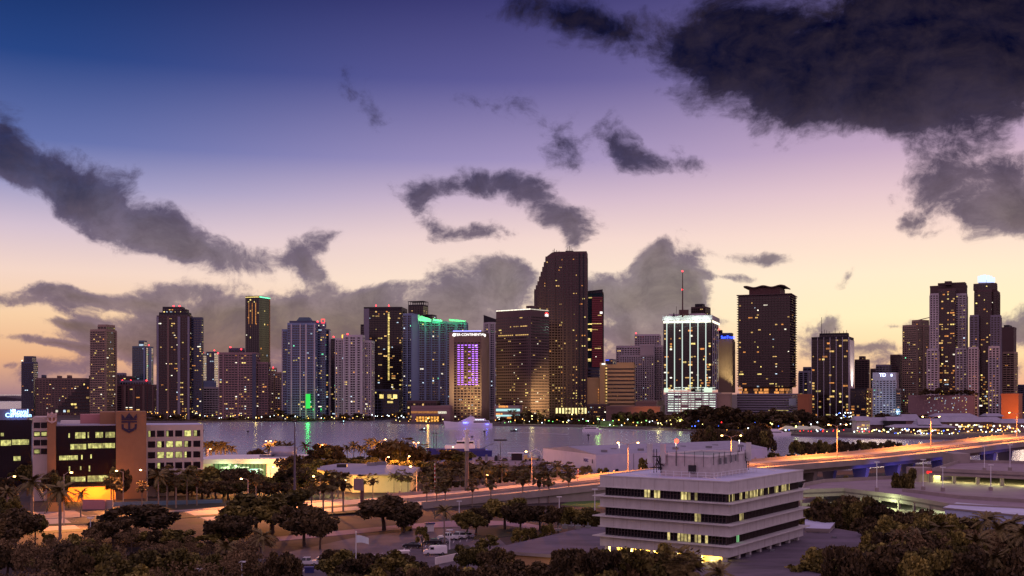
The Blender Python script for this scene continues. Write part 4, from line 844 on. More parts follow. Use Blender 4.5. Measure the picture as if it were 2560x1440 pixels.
T.block(2425,2445,2446,788, a=5, Y=1586, wall='wall_grey', p=.09, sp=1.2, bay=4.5, pier=1.5, depth=22, **n5); T.block(2477,2500,2503,788, a=5, Y=1584, wall='wall_grey', p=.1, sp=1.2, bay=4.5, pier=1.5, depth=22, **n5)
T.block(2421,2444,2445,868, a=5, Y=1578, wall='wall_white', p=.12, sp=1.2, bay=4.5, pier=1.6, depth=18, **n5); T.block(2472,2498,2502,866, a=5, Y=1576, wall='wall_white', p=.12, sp=1.2, bay=4.5, pier=1.6, depth=18, **n5)
q_ = T.mb('crown', 'wall_white'); cr_ = lamp_mat('crown_glow', (190,210,255), 1.6)
for px, t0, t1 in ((2448,706,690),(2455,706,688),(2462,706,687),(2470,706,688),(2477,706,690),(2484,706,694)):
    mbp = MB(); x = GX(px,1603)-T.o.x; mbp.box(x-1.7, x+1.7, 12, 14, ZY(t0,1603), ZY(t1,1603)); mbp.build('crown_fin', cr_, T.root)
T.block(2446,2478,2484,700, a=5, Y=1612, bot=712, wall='wall_white', p=0, sp=0, pier=0, glass='wall_white'); T.finish()
T = Tower('office_tower', 'plain brown slab with rounded corner right of the crowned condominium', OB, 1850, 2525, 53); T.block(2503,2534,2541,818, a=8, wall='wall_brown', glass='wall_brown', p=0, sp=0, pier=0); T.block(2510,2522,2530,813, a=8, Y=1856, bot=818, wall='wall_dark', p=0); T.finish()
T = Tower('apartment_tower', 'beige balcony tower in front of the plain brown slab', AB, 1680, 2524, 54); T.block(2507,2535,2544,880, a=12, wall='wall_beige', p=.08, bay=5, sp=1.2, slab=.8, slabt=.3); T.finish()
T = Tower('apartment_block', 'grey block at the far right edge of the skyline', 'apartment block', 1900, 2560, 55); T.block(2542,2600,2606,962, a=5, wall='wall_slate', p=.06, bay=5); T.finish()
T = Tower('podium_building', 'long pinkish podium with planted roof and scattered white lamps', 'podium building', 1560, 2350, 56)
T.block(2270,2434,2440,990, a=3, wall='wall_pink', glass='wall_pink', p=0, sp=0, pier=0, depth=30); b = T.last; rr = random.Random(5)
for k in range(46):
    f_ = rr.random()*.6+.1; z = b['zt']*(.25+.7*rr.random()); T.band('lit_cool' if k % 3 else 'lit_yellow', 0, f_, f_+.008, z, z+.9, .3, 'wall_lamp')
T.finish()
T = Tower('brick_building', 'orange lit brick building at the right below the beige balcony tower', 'brick building', 1500, 2530, 57)
T.block(2503,2546,2556,985, a=8, wall='wall_orange', glass='wall_orange', p=0, sp=0, pier=0); light('SPOT', (GX(2530,1480)-T.o.x, -40, 3), 160000, (255,150,60), 1, (GX(2530,1500)-T.o.x, 0, 14), 90, 1, T.root, 'facade_floodlight'); T.finish()
# low waterfront buildings behind the quay
T = Tower('hotel_podium', 'low pinkish terrace building with long amber window band behind the white yacht', 'podium building', 1420, 1060, 60)
T.block(1028,1124,1150,1016, a=8, wall='wall_pink', glass='wall_pink', p=0, sp=0, pier=0, depth=40); b = T.last; T.band('lit_amber', 0, .26, 1, b['z0']+11, b['z0']+13.8, .4, 'window_band'); T.band('lit_white', 0, .08, .30, b['z0']+10.6, b['z0']+13.6, .5, 'window_band')
T.block(1018,1090,1100,1003, a=8, Y=1450, wall='wall_brown', glass='glass_brown', p=.1, fh=4, sp=.6); T.finish()
T = Tower('waterfront_restaurant', 'amber lit glass pavilion on the quay left of the white yacht', 'restaurant', 1385, 1070, 61)
b = T.block(1040,1098,1102,1040, a=4, wall='wall_brown', glass='glass_brown', p=0, fh=5, bay=7, sp=.4, pier=.7, depth=16, top_h=1); al = lamp_mat('pavilion_light', (255,175,70), 1.3, .3)
for j in range(8):
    for i in range(2):
        c = (b['O'][0]+b['dl'][0]*b['tl']*(j+.5)/8, b['O'][1]-.3)
        if (i, j) != (0, 3): T.pane('pavilion_light', c, b['dl'], b['dr'], b['tl']/8-1.1, 1.2+i*3.6, 3.9+i*3.6, 'lit_window')
T.finish()
T = Tower('waterfront_hall', 'low white and amber lit hall with a turquoise light band right of the yacht', 'pavilion', 1400, 1270, 62)
b = T.block(1235,1298,1320,1016, a=5, wall='wall_pink', glass='wall_pink', p=0, sp=0, pier=0, depth=20)
cy = lamp_mat('cyan_band', (170,225,225), 1.2)
for py0, py1, l_, r_, m in ((1028,1022,1240,1300,cy),(1041,1037,1240,1302,cy),(1019,1014,1247,1270,MATS['lit_amber']),(1037,1033,1240,1256,MATS['lit_amber']),(1048,1042,1243,1258,MATS['lit_white']),(1050,1042,1268,1288,MATS['lit_amber'])):
    mbp = MB(); mbp.box(GX(l_,1396)-T.o.x, GX(r_,1396)-T.o.x, -6, -5.6, max(.5, ZY(py0,1396)), ZY(py1,1396)); mbp.build('window_band', m, T.root)
T.finish()
T = Tower('civic_building', 'low brown and cream building with setbacks behind the park trees', 'civic building', 1480, 1600, 63)
T.block(1515,1650,1662,1017, a=3, wall='wall_tan', glass='wall_tan', p=0, sp=0, pier=0, depth=30); T.block(1590,1640,1660,1004, a=3, Y=1500, wall='wall_tan', glass='wall_tan', p=0, sp=0, pier=0); T.block(1468,1516,1530,1012, a=3, Y=1500, wall='wall_brown', p=.1)
light('SPOT', (GX(1620,1440)-T.o.x, -40, 3), 90000, (255,150,70), 1, (GX(1625,1480)-T.o.x, 0, 10), 90, 1, T.root, 'facade_floodlight'); T.finish()
# ------------------------------------------------------------------ trees, palms
def leafquad(mb, c, s, rn, flat=.0):
    u = Vector((rn.gauss(0,1), rn.gauss(0,1), rn.gauss(0,1)*(1-flat))).normalized(); w = Vector((rn.gauss(0,1), rn.gauss(0,1), rn.gauss(0,1))); w = (w-u*w.dot(u)).normalized()
    a = s*(.6+.8*rn.random()); b_ = a*(.5+.4*rn.random())
    mb.face([c-u*a, c+w*b_-u*a*.1, c+u*a, c-w*b_])
def crown_mesh(seed, rx, rz, zc, n, leaf, lumps=16, open_=.25, flat=1.0):
    """leaf sprays gathered into uneven clumps"""
    rn = random.Random(seed); mb = MB(); cl = []
    for i in range(lumps):
        th = rn.random()*2*math.pi; ph = math.acos(rn.uniform(-.55, 1)); rr = rn.uniform(.4, .92)
        cl.append((Vector((math.cos(th)*math.sin(ph)*rx*rr, math.sin(th)*math.sin(ph)*rx*rr, zc+math.cos(ph)*rz*rr)), rn.uniform(.15, .34)*rx))
    for i in range(n):
        c, r = cl[rn.randrange(lumps)]
        d = Vector((rn.gauss(0,1), rn.gauss(0,1), rn.gauss(0,1))).normalized()*r*(rn.random()**.35)
        d.z *= .75*flat; p = c+d
        leafquad(mb, p, leaf*(1.5 if rn.random() < .06 else 1), rn)
    return mb
def trunk_mb(seed, h, r, rx, zc, rz, nb=6):
    rn = random.Random(seed+99); mb = MB(); lean = rn.uniform(-.06, .06)*h
    fork = h*rn.uniform(.35, .5); mb.tube([(0,0,-.5),(lean*.3,0,fork*.5),(lean,0,fork)], [r*1.25, r, r*.85], 7)
    for i in range(nb):
        th = 2*math.pi*(i+rn.random()*.6)/nb; rr = rx*rn.uniform(.4, .75); z = zc+rz*rn.uniform(-.3, .5)
        mb.tube([(lean,0,fork*.95),(lean+math.cos(th)*rr*.45, math.sin(th)*rr*.45, fork+(z-fork)*.55),(lean+math.cos(th)*rr, math.sin(th)*rr, z)], [r*.6, r*.38, r*.12], 5)
    return mb
# unit trees: height 1 (scaled), kept close to real proportions (built at 10 m)
TREES = {}
def make_tree(key, seed, h, rx, rz, n, leaf, m, lumps=16, r=.28, bark='bark'):
    zc = h-rz*1.0
    cr = crown_mesh(seed, rx, rz, zc, n, leaf, lumps).mesh('crown', MATS[m]); tk = trunk_mb(seed, h, r, rx, zc, rz).mesh('trunk', MATS[bark])
    zs = [v.co.z for v in cr.vertices]; TREES[key] = (cr, tk, max(zs), rx)
for k in range(5): make_tree('broad%d' % k, 10+k, 9, 5.2, 3.9, 6200, .34, 'leaf' if k % 2 else 'leaf_dark', 34)
for k in range(3): make_tree('round%d' % k, 20+k, 5, 2.2, 1.9, 1700, .24, 'leaf', 14, .16)
for k in range(2): make_tree('dry%d' % k, 30+k, 8, 4.5, 3.0, 1500, .18, 'leaf_dry', 18, .22)
for k in range(3): make_tree('far%d' % k, 40+k, 10, 5.6, 4.6, 1500, .62, 'leaf_dark', 16, .3)
def palm_meshes(seed, kind='feather', h=9.0):
    rn = random.Random(seed); mb = MB(); nf = {'feather': 24, 'royal': 28, 'fan': 46}[kind]
    for i in range(nf):
        th = 2*math.pi*i/nf*1.618*1.0+rn.random()*.5; el = rn.uniform(-.5, 1.25) if kind != 'fan' else rn.uniform(-1.1, 1.4)
        L = {'feather': 3.2, 'royal': 3.7, 'fan': 1.75}[kind]*rn.uniform(.85, 1.1); dx, dy = math.cos(th), math.sin(th); pts = []
        drop = {'feather': 1.5, 'royal': 1.9, 'fan': .5}[kind]
        for k in range(8):
            t = k/7; r_ = L*t*math.cos(el*(1-t*.3)); z = L*t*math.sin(el)-drop*t*t*(1.1 if el < .6 else .7)*L/3
            pts.append(Vector((dx*r_, dy*r_, h+z)))
        side = Vector((-dy, dx, 0))
        if kind == 'fan':
            c = pts[-1]; ax = (pts[-1]-pts[0]).normalized(); mb.face([pts[0]+side*.03, pts[0]-side*.03, c-side*.03, c+side*.03])
            up = side.cross(ax).normalized()
            for j in range(11):
                a = (j-5)*.28; d = (ax*math.cos(a)+side*math.sin(a)); e = c+d*rn.uniform(.75, .95)-Vector((0,0,.18)); w = (side*math.cos(a)-ax*math.sin(a))*.14
                mb.face([c, c+d*.45+w, e, c+d*.45-w])
        else:
            for k in range(7):
                for sgn in (-1, 1):
                    for q_ in (0, .5):
                        a = pts[k].lerp(pts[k+1], q_); d = (pts[k+1]-pts[k]).normalized(); t = (k+q_)/7; ln = (.75 if kind == 'feather' else .85)*math.sin(math.pi*(.12+.8*t))
                        e = a+side*sgn*ln*.75+d*ln*.5-Vector((0,0,.38*ln+.1*rn.random())); mb.face([a-d*.15, a+d*.2, e])
                mb.face([pts[k]+side*.035, pts[k]-side*.035, pts[k+1]-side*.025, pts[k+1]+side*.025])
    tk = MB(); ln = rn.uniform(-.5, .5)
    if kind == 'feather': tk.tube([(ln,0,-.4),(ln*.75,0,h*.3),(ln*.3,0,h*.7),(0,0,h)], [.26,.19,.15,.14], 7)
    elif kind == 'royal': tk.tube([(0,0,-.4),(0,0,h*.15),(0,0,h*.5),(0,0,h*.8)], [.34,.27,.30,.22], 8)
    else: tk.tube([(0,0,-.4),(0,0,h*.5),(0,0,h)], [.24,.18,.2], 7)
    return mb.mesh('fronds', MATS['palm_leaf']), tk, rn
PALMS = {}
for kind in ('feather', 'royal', 'fan'):
    for k in range(3):
        fm_, tk, _ = palm_meshes(50+k*3+len(kind), kind); extra = None
        if kind == 'royal': cs = MB(); cs.tube([(0,0,7.2),(0,0,9.0)], [.22,.14], 8); extra = cs.mesh('crownshaft', mat('crownshaft', (70,92,50), .6))
        if kind == 'fan':
            cs = MB(); rn = random.Random(k)
            for i in range(260):
                t = rn.random(); a = rn.random()*6.28; r_ = .15+.6*t*(1-t)*1.6; leafquad(cs, Vector((math.cos(a)*r_*1.4, math.sin(a)*r_*1.4, 9-2.4*t)), .32, rn, .3)
            extra = cs.mesh('dead_fronds', mat('thatch', (92,74,54), .9, var=.2, island=.3))
        PALMS['%s%d' % (kind, k)] = (fm_, tk.mesh('trunk', MATS['bark_palm']), extra, 9.0+{'feather':1.6,'royal':1.9,'fan':1.5}[kind])
trn = random.Random(77)
def tmp_(): pass
def tree(px, top, Y, kind='broad', label='dark broadleaf tree', group=None, wid=None, z=0, name='tree', w_px=None):
    ks = sorted(k for k in TREES if k.startswith(kind)); cr, tk, H, rx = TREES[trn.choice(ks)]
    h = ZY(top, Y)-z; s = h/H; sx = s*(wid or 1)
    if w_px: sx = w_px*.5/F*Y/rx*1.1
    e = empty(name, (GX(px, Y), Y, z), trn.random()*6.28, label, 'tree', group); e.scale = (sx, sx, s)
    inst(cr, 'crown', e); inst(tk, 'trunk', e); return e
def palm(px, top, Y, kind='feather', label='palm tree', group=None, z=0, sx=None):
    ks = sorted(k for k in PALMS if k.startswith(kind)); fm_, tk, ex, H = PALMS[trn.choice(ks)]
    h = ZY(top, Y)-z; s = h/H; e = empty('palm_tree', (GX(px, Y), Y, z), trn.random()*6.28, label, 'palm tree', group); sx = sx or min(1.3, max(s, .75))*(1.15 if kind == 'fan' else 1.05); 
    # keep the head of fronds at life size, stretch only the trunk
    f = inst(fm_, 'fronds', e, (0,0,h-H*sx), (0,0,0), (sx,sx,sx)); 
    zt = h-H*sx+9*sx; t_ = inst(tk, 'trunk', e, (0,0,0), (0,0,0), (sx,sx,zt/9.0))
    if ex: 
        if 'royal' in kind: inst(ex, 'crownshaft', e, (0,0,h-H*sx), (0,0,0), (sx,sx,sx)); t_.scale = (sx,sx,(zt-1.5*sx)/7.2)
        else: inst(ex, 'dead_fronds', e, (0,0,h-H*sx), (0,0,0), (sx,sx,sx))
    return e
# ---- far park trees along the bay front
def belt(pts_, n, kind, label, group, seed, Yf, hr=(8,14), wid=1.0, cat='tree', palms=0):
    rn = random.Random(seed); n = max(3, int(n*.32)); wid *= 1.55
    for i in range(n):
        t = (i+rn.random()*.7)/n; j = min(len(pts_)-2, int(t*(len(pts_)-1))); u = t*(len(pts_)-1)-j
        px = pts_[j][0]+(pts_[j+1][0]-pts_[j][0])*u; top = pts_[j][1]+(pts_[j+1][1]-pts_[j][1])*u; Y = Yf(px)+rn.uniform(0, 40)
        h = rn.uniform(*hr)
        if top is not None and pts_[j][1]: h = max(4, ZY(top+rn.uniform(-3, 7), Y))
        if rn.random() < palms: palm(px, HZ+(HC-h*1.1)*F/Y, Y, 'feather', 'palm in '+group, 'palms in '+group)
        else: tree(px, HZ+(HC-h)*F/Y, Y, kind, label, group, wid=wid*rn.uniform(.8, 1.3)*(12/h)**.5)
bayY = lambda px: 1300-max(0, px-1380)*.42+12
belt([(1290,1034),(1330,1026),(1400,1033),(1450,1036),(1500,1040)], 26, 'far', 'dark park tree on the bay front below the tallest tower', 'bay front trees below the tallest tower', 1, lambda p: bayY(p)+8)
belt([(1535,1034),(1580,1022),(1640,1024),(1690,1030)], 20, 'far', 'dark park tree in front of the cream banded office block', 'bay front trees below the cream block', 2, lambda p: bayY(p)+10)
belt([(1690,1028),(1760,1014),(1800,1010),(1850,1018),(1900,1022),(1950,1018)], 44, 'far', 'dark dense park tree below the slatted brown tower', 'park trees below the slatted tower', 3, lambda p: 1130-(p-1690)*.15, palms=.04)
belt([(1700,1050),(1780,1046),(1850,1052),(1930,1050)], 20, 'far', 'dark lower tree at the water edge below the slatted tower', 'low waterside trees below the slatted tower', 4, lambda p: 1085-(p-1690)*.1)
belt([(1930,1020),(2000,1022),(2060,1034),(2130,1045)], 30, 'far', 'dark park tree below the black striped tower', 'park trees below the black striped tower', 5, lambda p: 1180)
belt([(1960,1050),(2050,1058),(2130,1060)], 10, 'far', 'dark bush like tree behind the basin quay', 'trees behind the basin quay', 51, lambda p: 1060)
belt([(2180,1030),(2230,1034),(2290,1026),(2330,1034),(2420,1034),(2560,1030)], 22, 'far', 'dark tree behind the market hall roofs', 'trees behind the market halls', 6, lambda p: 1250)
for px, tp in ((2302,978),(2316,970),(2330,974),(2344,968),(2362,976),(2384,974),(2400,976),(2416,972),(2432,976)): tree(px, tp, 1578, 'far', 'rooftop tree on the pinkish podium', 'rooftop trees on the pinkish podium', w_px=20, z=ZY(991,1560))
belt([(510,1042),(560,1040),(640,1042),(680,1030),(700,1018),(740,1032)], 22, 'far', 'dark shore tree in front of the grid apartments', 'shore trees by the grid apartments', 8, lambda p: 1460+10)
belt([(800,1030),(850,1028),(900,1034),(935,1034)], 14, 'far', 'dark shore tree below the white ribbed condominium', 'shore trees by the white ribbed condominium', 9, lambda p: 1470)
belt([(380,1036),(440,1034),(505,1034)], 10, 'far', 'dark shore tree below the tall brown tower', 'shore trees by the tall brown tower', 10, lambda p: 1450)
belt([(940,1036),(985,1030),(1020,1035)], 7, 'far', 'dark tree beside the river mouth', 'trees by the river mouth', 11, lambda p: 1490)
belt([(1240,1044),(1290,1040),(1330,1042)], 6, 'far', 'small dark tree before the lit waterfront hall', 'trees before the waterfront hall', 12, lambda p: 1300)
for px, tp in ((990,1036),(1030,1044),(1108,1042)): palm(px, tp, 1375, 'feather', 'lone palm on the quay by the amber lit pavilion', 'palms on the pavilion quay')
for px in (1275,1287,1310,1345,1362,1420,1452,1688,1700,1714): palm(px, 1030 if px > 1600 else 1024, 1300 if px < 1500 else 1180, 'feather', 'far palm among the bay front park trees', 'far palms on the bay front')
# ---- island shore palms, silhouetted on the water
shoreP = [(516,1102,'royal'),(528,1100,'royal'),(540,1103,'royal'),(552,1101,'royal'),(563,1102,'royal'),(580,1114,'feather'),(672,1108,'royal'),(684,1102,'royal'),(700,1099,'royal'),(716,1103,'royal'),(726,1107,'feather'),(763,1104,'feather'),(868,1112,'feather'),(884,1104,'feather'),(900,1110,'feather'),(912,1113,'feather'),(925,1095,'feather'),(941,1100,'feather'),(985,1098,'feather'),(1000,1102,'feather'),(1018,1095,'fan'),(1060,1112,'fan')]
for i, (px, tp, k) in enumerate(shoreP): palm(px, tp, 560-(px > 950)*20, k, 'dark palm on the island shore silhouetted on the water', 'island shore palms')
for px, tp, w in ((800,1108,70),(820,1112,60),(838,1112,56),(880,1140,60),(960,1104,70),(975,1100,80),(1005,1108,70),(1035,1112,60),(1062,1125,46),(1120,1122,80),(1145,1124,80),(950,1124,60),(640,1120,50),(850,1145,50),(1000,1130,80),(1040,1138,60)):
    tree(px, tp, 545, 'broad', 'dark round tree on the island shore', 'island shore trees', w_px=w)
for px, w in ((790,44),(812,40),(858,60),(895,50),(920,50)): tree(px, 1146, 520, 'round', 'low rounded bush near the island shore', 'island shore bushes', w_px=w)
# casuarina-like trees behind the warehouse and mangroves by the basin
for px, tp, w in ((1755,1068,60),(1775,1062,70),(1800,1070,60),(1830,1074,50),(1862,1068,50),(1885,1062,60),(1900,1064,60),(1912,1068,50)):
    tree(px, tp, 560, 'broad', 'tall ragged dark tree behind the warehouse roof', 'ragged trees behind the warehouse', w_px=w)
for i, px in enumerate(range(1990, 2240, 19)): tree(px, 1098+(i % 3)*4, 610, 'broad', 'dark mangrove standing in the basin beyond the highway', 'mangroves beyond the highway', w_px=38, z=-1.5)
for i, px in enumerate(range(1890, 1990, 22)): tree(px, 1138-(i % 3)*4, 570, 'round', 'low bush beyond the highway near the warehouse end', 'bushes near the warehouse end', w_px=34)
# ---- rows of palms along both sides of the highway
rowF = [(395,1172),(418,1168),(440,1176),(468,1170),(492,1178),(640,1178),(812,1186),(828,1178),(845,1182),(856,1184),(905,1188),(932,1186),(985,1180),(1003,1176),(1020,1182),(1045,1190),(1060,1182),(1078,1172),(1092,1168),(1112,1176),(1128,1180),(1150,1170),(1182,1176),(1200,1172),(1212,1150),(1225,1176),(1245,1164),(1255,1158),(1276,1180),(1300,1158),(1326,1160),(1345,1176),(1365,1158),(1392,1155),(1424,1158),(1445,1172),(1466,1164)]
def hwY(px, off):
    i = at_px(px); return RP_[i].y+RN[i].y*off
for i, (px, tp) in enumerate(rowF): palm(px, tp, hwY(px, 22)+(i*7 % 11), 'fan' if i % 3 else 'feather', 'cabbage palm in the row beyond the highway', 'palms beyond the highway')
rowB = [(1395,1153),(1310,1154),(1352,1150),(1290,1166),(1230,1156),(1165,1160),(1090,1150),(1120,1154),(1200,1150),(1258,1150)]
for i, (px, tp) in enumerate(rowB): palm(px, tp, hwY(px, 70), 'fan', 'darker palm in the second row behind the highway', 'second row palms behind the highway')
rowN = [(1068,1206),(1088,1202),(1112,1200),(1180,1200),(1226,1184),(1265,1200)]
rowN2 = [(868,1200),(806,1206),(780,1200)]
nearRow = [(779,1200),(808,1192),(831,1184),(858,1186),(1067,1204),(1092,1206),(1113,1203),(1181,1201),(1227,1192),(1307,1178),(1348,1186),(1372,1184),(1422,1166)]
for i, (px, tp) in enumerate(nearRow): palm(px, tp, hwY(px, -24), 'fan', 'slim cabbage palm on the near side of the highway', 'palms on the near side of the highway')
for px, tp, k in ((150,1205,'feather'),(82,1188,'royal'),(202,1226,'feather'),(22,1212,'feather')): pass
palm(80,1183,300,'royal','stout royal palm at left in front of the highway, nearer the frame edge',None)
palm(150,1202,282,'royal','tall royal palm at left in front of the highway with dark drooping fronds',None)
palm(203,1222,330,'feather','spreading coconut palm lit orange before the garage wall',None)
palm(18,1215,325,'feather','small palm at the left frame edge beside the highway',None)
for px, tp in ((290,1195),(355,1205),(278,1188)): palm(px, tp, 362, 'fan', 'orange lit palm before the tan tower with the crown logo', 'orange lit palms by the tan tower')
# trees around the left offices and terminal
for px, tp, w, Y in ((112,1130,60,400),(100,1150,70,385),(128,1172,60,372),(60,1160,60,420),(20,1130,50,430),(150,1180,50,365),(285,1165,44,372),(308,1170,36,370),(395,1168,66,395),(438,1176,80,398),(480,1162,90,395),(520,1164,100,392),(560,1170,100,395),(600,1168,90,392),(640,1182,80,395),(505,1190,80,385),(590,1195,60,385),(680,1188,70,400),(705,1182,60,405),(725,1170,90,400),(740,1135,90,430),(765,1148,90,425),(780,1170,60,420),(745,1165,80,410),(620,1200,60,388),(650,1202,60,388),(10,1190,60,345),(30,1240,50,330),(420,1196,60,380),(470,1200,70,378),(540,1200,80,380),(570,1206,70,382),(700,1205,70,385),(660,1210,60,384)):
    tree(px, tp, Y, 'broad', 'tree beside the offices and terminal beyond the highway', 'trees around the left offices', w_px=w)
for px, tp, w, Y in ((1085,1160,70,470),(1150,1150,70,480),(1230,1166,80,440),(1280,1178,80,430),(1330,1182,70,430),(1200,1160,80,455),(1100,1195,60,410),(1160,1200,60,408),(1250,1195,60,420),(1395,1175,60,440),(1060,1150,60,500),(1000,1148,70,500),(930,1144,70,510)):
    tree(px, tp, Y, 'broad', 'dark tree among the palms beyond the highway', 'trees among the highway palms', w_px=w)
for px, tp, w in ((1463,1163,34),(1607,1142,26),(1508,1167,24)): tree(px, tp, 445, 'round', 'small lollipop tree against the white warehouse wall', 'lollipop trees by the warehouse', w_px=w, name='tree')
# ---- near trees
big = [(335,1262,190,278,'broad 0'),(285,1300,120,262,''),(575,1284,125,262,''),(680,1222,190,292,''),(640,1250,160,285,''),(760,1262,130,268,''),(800,1276,90,262,''),(605,1250,120,300,''),(960,1236,160,298,''),(1010,1262,90,292,''),(1166,1272,84,283,''),(1190,1268,70,288,''),(1262,1240,110,300,''),(1300,1256,90,292,''),(1350,1262,84,298,''),(1395,1264,80,290,''),(1440,1262,90,285,''),(1475,1266,80,282,'')]
for px, tp, w, Y, _ in big: tree(px, tp, Y, 'broad', 'big dark spreading tree between the highway and the parking lot', 'big trees before the highway', w_px=w)
for px, tp, w in ((1296,1318,38),(1328,1316,34),(1366,1308,40),(1225,1338,60),(1205,1352,40),(1056,1314,34)): tree(px, tp, 258, 'round', 'small round clipped tree near the parking lot', 'small round trees near the parking lot', w_px=w)
palm(1110,1262,272,'feather','feathery palm beside the parked cars',None)
palm(566,1350,216,'feather','large coconut palm low at the left of the parking lot',None); palm(655,1322,224,'feather','tall coconut palm in front of the dark cars',None)
for px, tp, w, Y in ((38,1270,120,262),(0,1240,90,285),(88,1278,60,270),(-20,1290,120,240),(120,1330,30,262)): tree(px, tp, Y, 'broad', 'dark round tree at the left edge before the highway', 'trees at the left edge', w_px=w)
rn = random.Random(12)
def fill(x0, x1, topf, n, wpx, Yr, label, group, kinds=('broad',), seed=1):
    rn = random.Random(seed)
    for i in range(n):
        px = x0+(x1-x0)*(i+rn.random())/n; Y = rn.uniform(*Yr); tree(px, topf(px)+rn.uniform(-6, 14)+(Yr[1]-Y)*.55, Y, rn.choice(kinds), label, group, w_px=rn.uniform(*wpx)*240/Y)
fill(-30, 270, lambda p: 1338, 10, (80,130), (195,228), 'leafy tree in the thicket at the lower left corner', 'lower left thicket', ('broad','broad','dry'), 3)
fill(180, 700, lambda p: 1362 if p > 420 else 1345, 15, (70,120), (190,225), 'dusky tree in the grove at the bottom left of the parking lot', 'bottom left grove', ('broad','broad','dry'), 4)
fill(380, 640, lambda p: 1338, 7, (70,110), (222,245), 'bare pinkish tree between the big trees and the grove', 'bare pinkish trees', ('dry',), 5)
fill(225, 700, lambda p: 1318, 9, (60,95), (244,262), 'dusky small tree on the verge between the highway and the grove', 'verge trees', ('round','dry','broad'), 66)
fill(-20, 520, lambda p: 1410, 8, (80,120), (172,185), 'leafy tree along the bottom edge at left', 'bottom edge trees at left', ('broad','dry'), 55)
fill(820, 1010, lambda p: 1366, 8, (80,110), (200,225), 'leafy tree by the white flag pole', 'trees by the flag pole', ('broad',), 6)
fill(830, 1500, lambda p: 1412 if p < 1050 else 1404, 15, (75,110), (178,196), 'leafy tree along the bottom edge below the parked van', 'bottom edge trees below the van', ('broad',), 7)
fill(1165, 1260, lambda p: 1362, 4, (60,80), (212,222), 'leafy tree in front of the low roof corner', 'trees by the low roof corner', ('broad',), 8)
fill(1400, 1700, lambda p: 1362+max(0, 1440-p)*.2, 10, (80,110), (182,198), 'dense tree in front of the white office building', 'trees before the white office', ('broad',), 9)
for px, tp in ((1700,1372),(1722,1380),(1690,1378)): palm(px, tp, 186, 'fan', 'palm at the lit entrance of the white office', 'palms at the office entrance')
fill(2040, 2200, lambda p: 1228, 7, (90,130), (256,276), 'dark tall tree beside the parking garage', 'tall trees by the garage', ('broad',), 10)
fill(2170, 2420, lambda p: 1272, 14, (80,120), (236,262), 'dark tree in front of the parking garage', 'trees before the garage', ('broad',), 11)
fill(2180, 2580, lambda p: 1310, 15, (70,110), (205,232), 'dusky tree in the right foreground grove', 'right foreground grove', ('broad','broad','dry'), 12)
fill(2030, 2580, lambda p: 1352, 18, (75,120), (178,202), 'leafy tree along the right bottom edge', 'right bottom edge trees', ('broad',), 13)
for px, tp, Y in ((2465,1276,235),(2530,1284,228),(2495,1300,215),(2440,1330,205),(2560,1310,205),(2350,1300,236),(2300,1322,220),(2485,1372,185),(1800,1408,176),(2250,1330,215),(2395,1290,240)):
    palm(px, tp, Y, 'royal' if Y > 225 else 'feather', 'feathery palm rising over the right foreground grove', 'palms in the right foreground')
tree(2263,1168,330,'broad','lone tree growing behind the garage deck wall',None,w_px=62); tree(2110,1186,365,'broad','small tree below the bridge girder left of the blue pier',None,w_px=40)
# ------------------------------------------------------------------ white office building in the foreground
def frame(c, a):   # local frame from a near corner, u to the left-back, v to the right-back
    a = R(a); return (tuple(c), (-math.cos(a), math.sin(a)), (math.sin(a), math.cos(a)))
OC = (GX(1822, 202), 202.0); OA = 35.5; fo = frame(OC, OA)
def sol(px, d):  # distance along direction d from OC to column px
    s = (px-1280)/F; return (s*OC[1]-OC[0])/(d[0]-s*d[1])
TL = sol(1500, fo[1]); TR = sol(2008, fo[2])
ob = empty('office_building', (OC[0], OC[1], 0), 0, 'white four storey office building with dark ribbon windows and overhanging ledges', 'office building')
def obl(mb, name, m, parent=None):
    mb.v = [(x-OC[0], y-OC[1], z) for x, y, z in mb.v]; return mb.build(name, m, parent or ob)
ztop = 21.2; FH = 4.02
mat('panel', (186,183,180), .8, var=.13, scale=.7, coord='World', stretch=(1,1,.35)); mat('panel_joint', (150,140,134), .9, var=0)
mb = MB()
bands = []   # solid spandrel bands (z0,z1)
for k in range(4): bands.append((ztop-k*FH-(2.05 if k == 0 else 2.0), ztop-k*FH))
mb.box(0, TL, 0, TR, bands[0][0], bands[0][1]-.02, fo)
for z0, z1 in bands[1:]: mb.box(0, TL, 0, TR, z0, z1-.0, fo)
obl(mb, 'wall', MATS['panel'])
mb = MB()
for z0, z1 in bands:
    for i in range(1, 9): u = TL*i/9; mb.box(u-.03, u+.03, -.012, .1, z0+.05, z1-.05, fo)
    for i in range(1, 9): v = TR*i/9; mb.box(-.012, .1, v-.03, v+.03, z0+.05, z1-.05, fo)
obl(mb, 'panel_joints', MATS['panel_joint'])
mb = MB()
for k, (z0, z1) in enumerate(bands):
    if k: mb.box(-1.15, TL+1.15, -1.15, TR+1.15, z1, z1+.18, fo)
    if k < 3: mb.box(-.35, TL+.35, -.35, TR+.35, z0-.14, z0, fo)
obl(mb, 'ledge', MATS['panel'])
mb = MB(); mb.box(-.1, TL+.1, -.1, .35, ztop-.02, ztop+.2, fo); mb.box(-.1, TL+.1, TR-.35, TR+.1, ztop-.02, ztop+.2, fo); mb.box(-.1, .35, .35, TR-.35, ztop-.02, ztop+.2, fo); mb.box(TL-.35, TL+.1, .35, TR-.35, ztop-.02, ztop+.2, fo); obl(mb, 'parapet', MATS['panel'])
mb = MB(); mb.box(.35, TL-.35, .35, TR-.35, ztop-.02, ztop+.03, fo); obl(mb, 'roof', mat('roof_blue', (176,180,206), .6, var=.16, scale=.15, coord='World', stretch=(1,2,1)))
mb = MB()
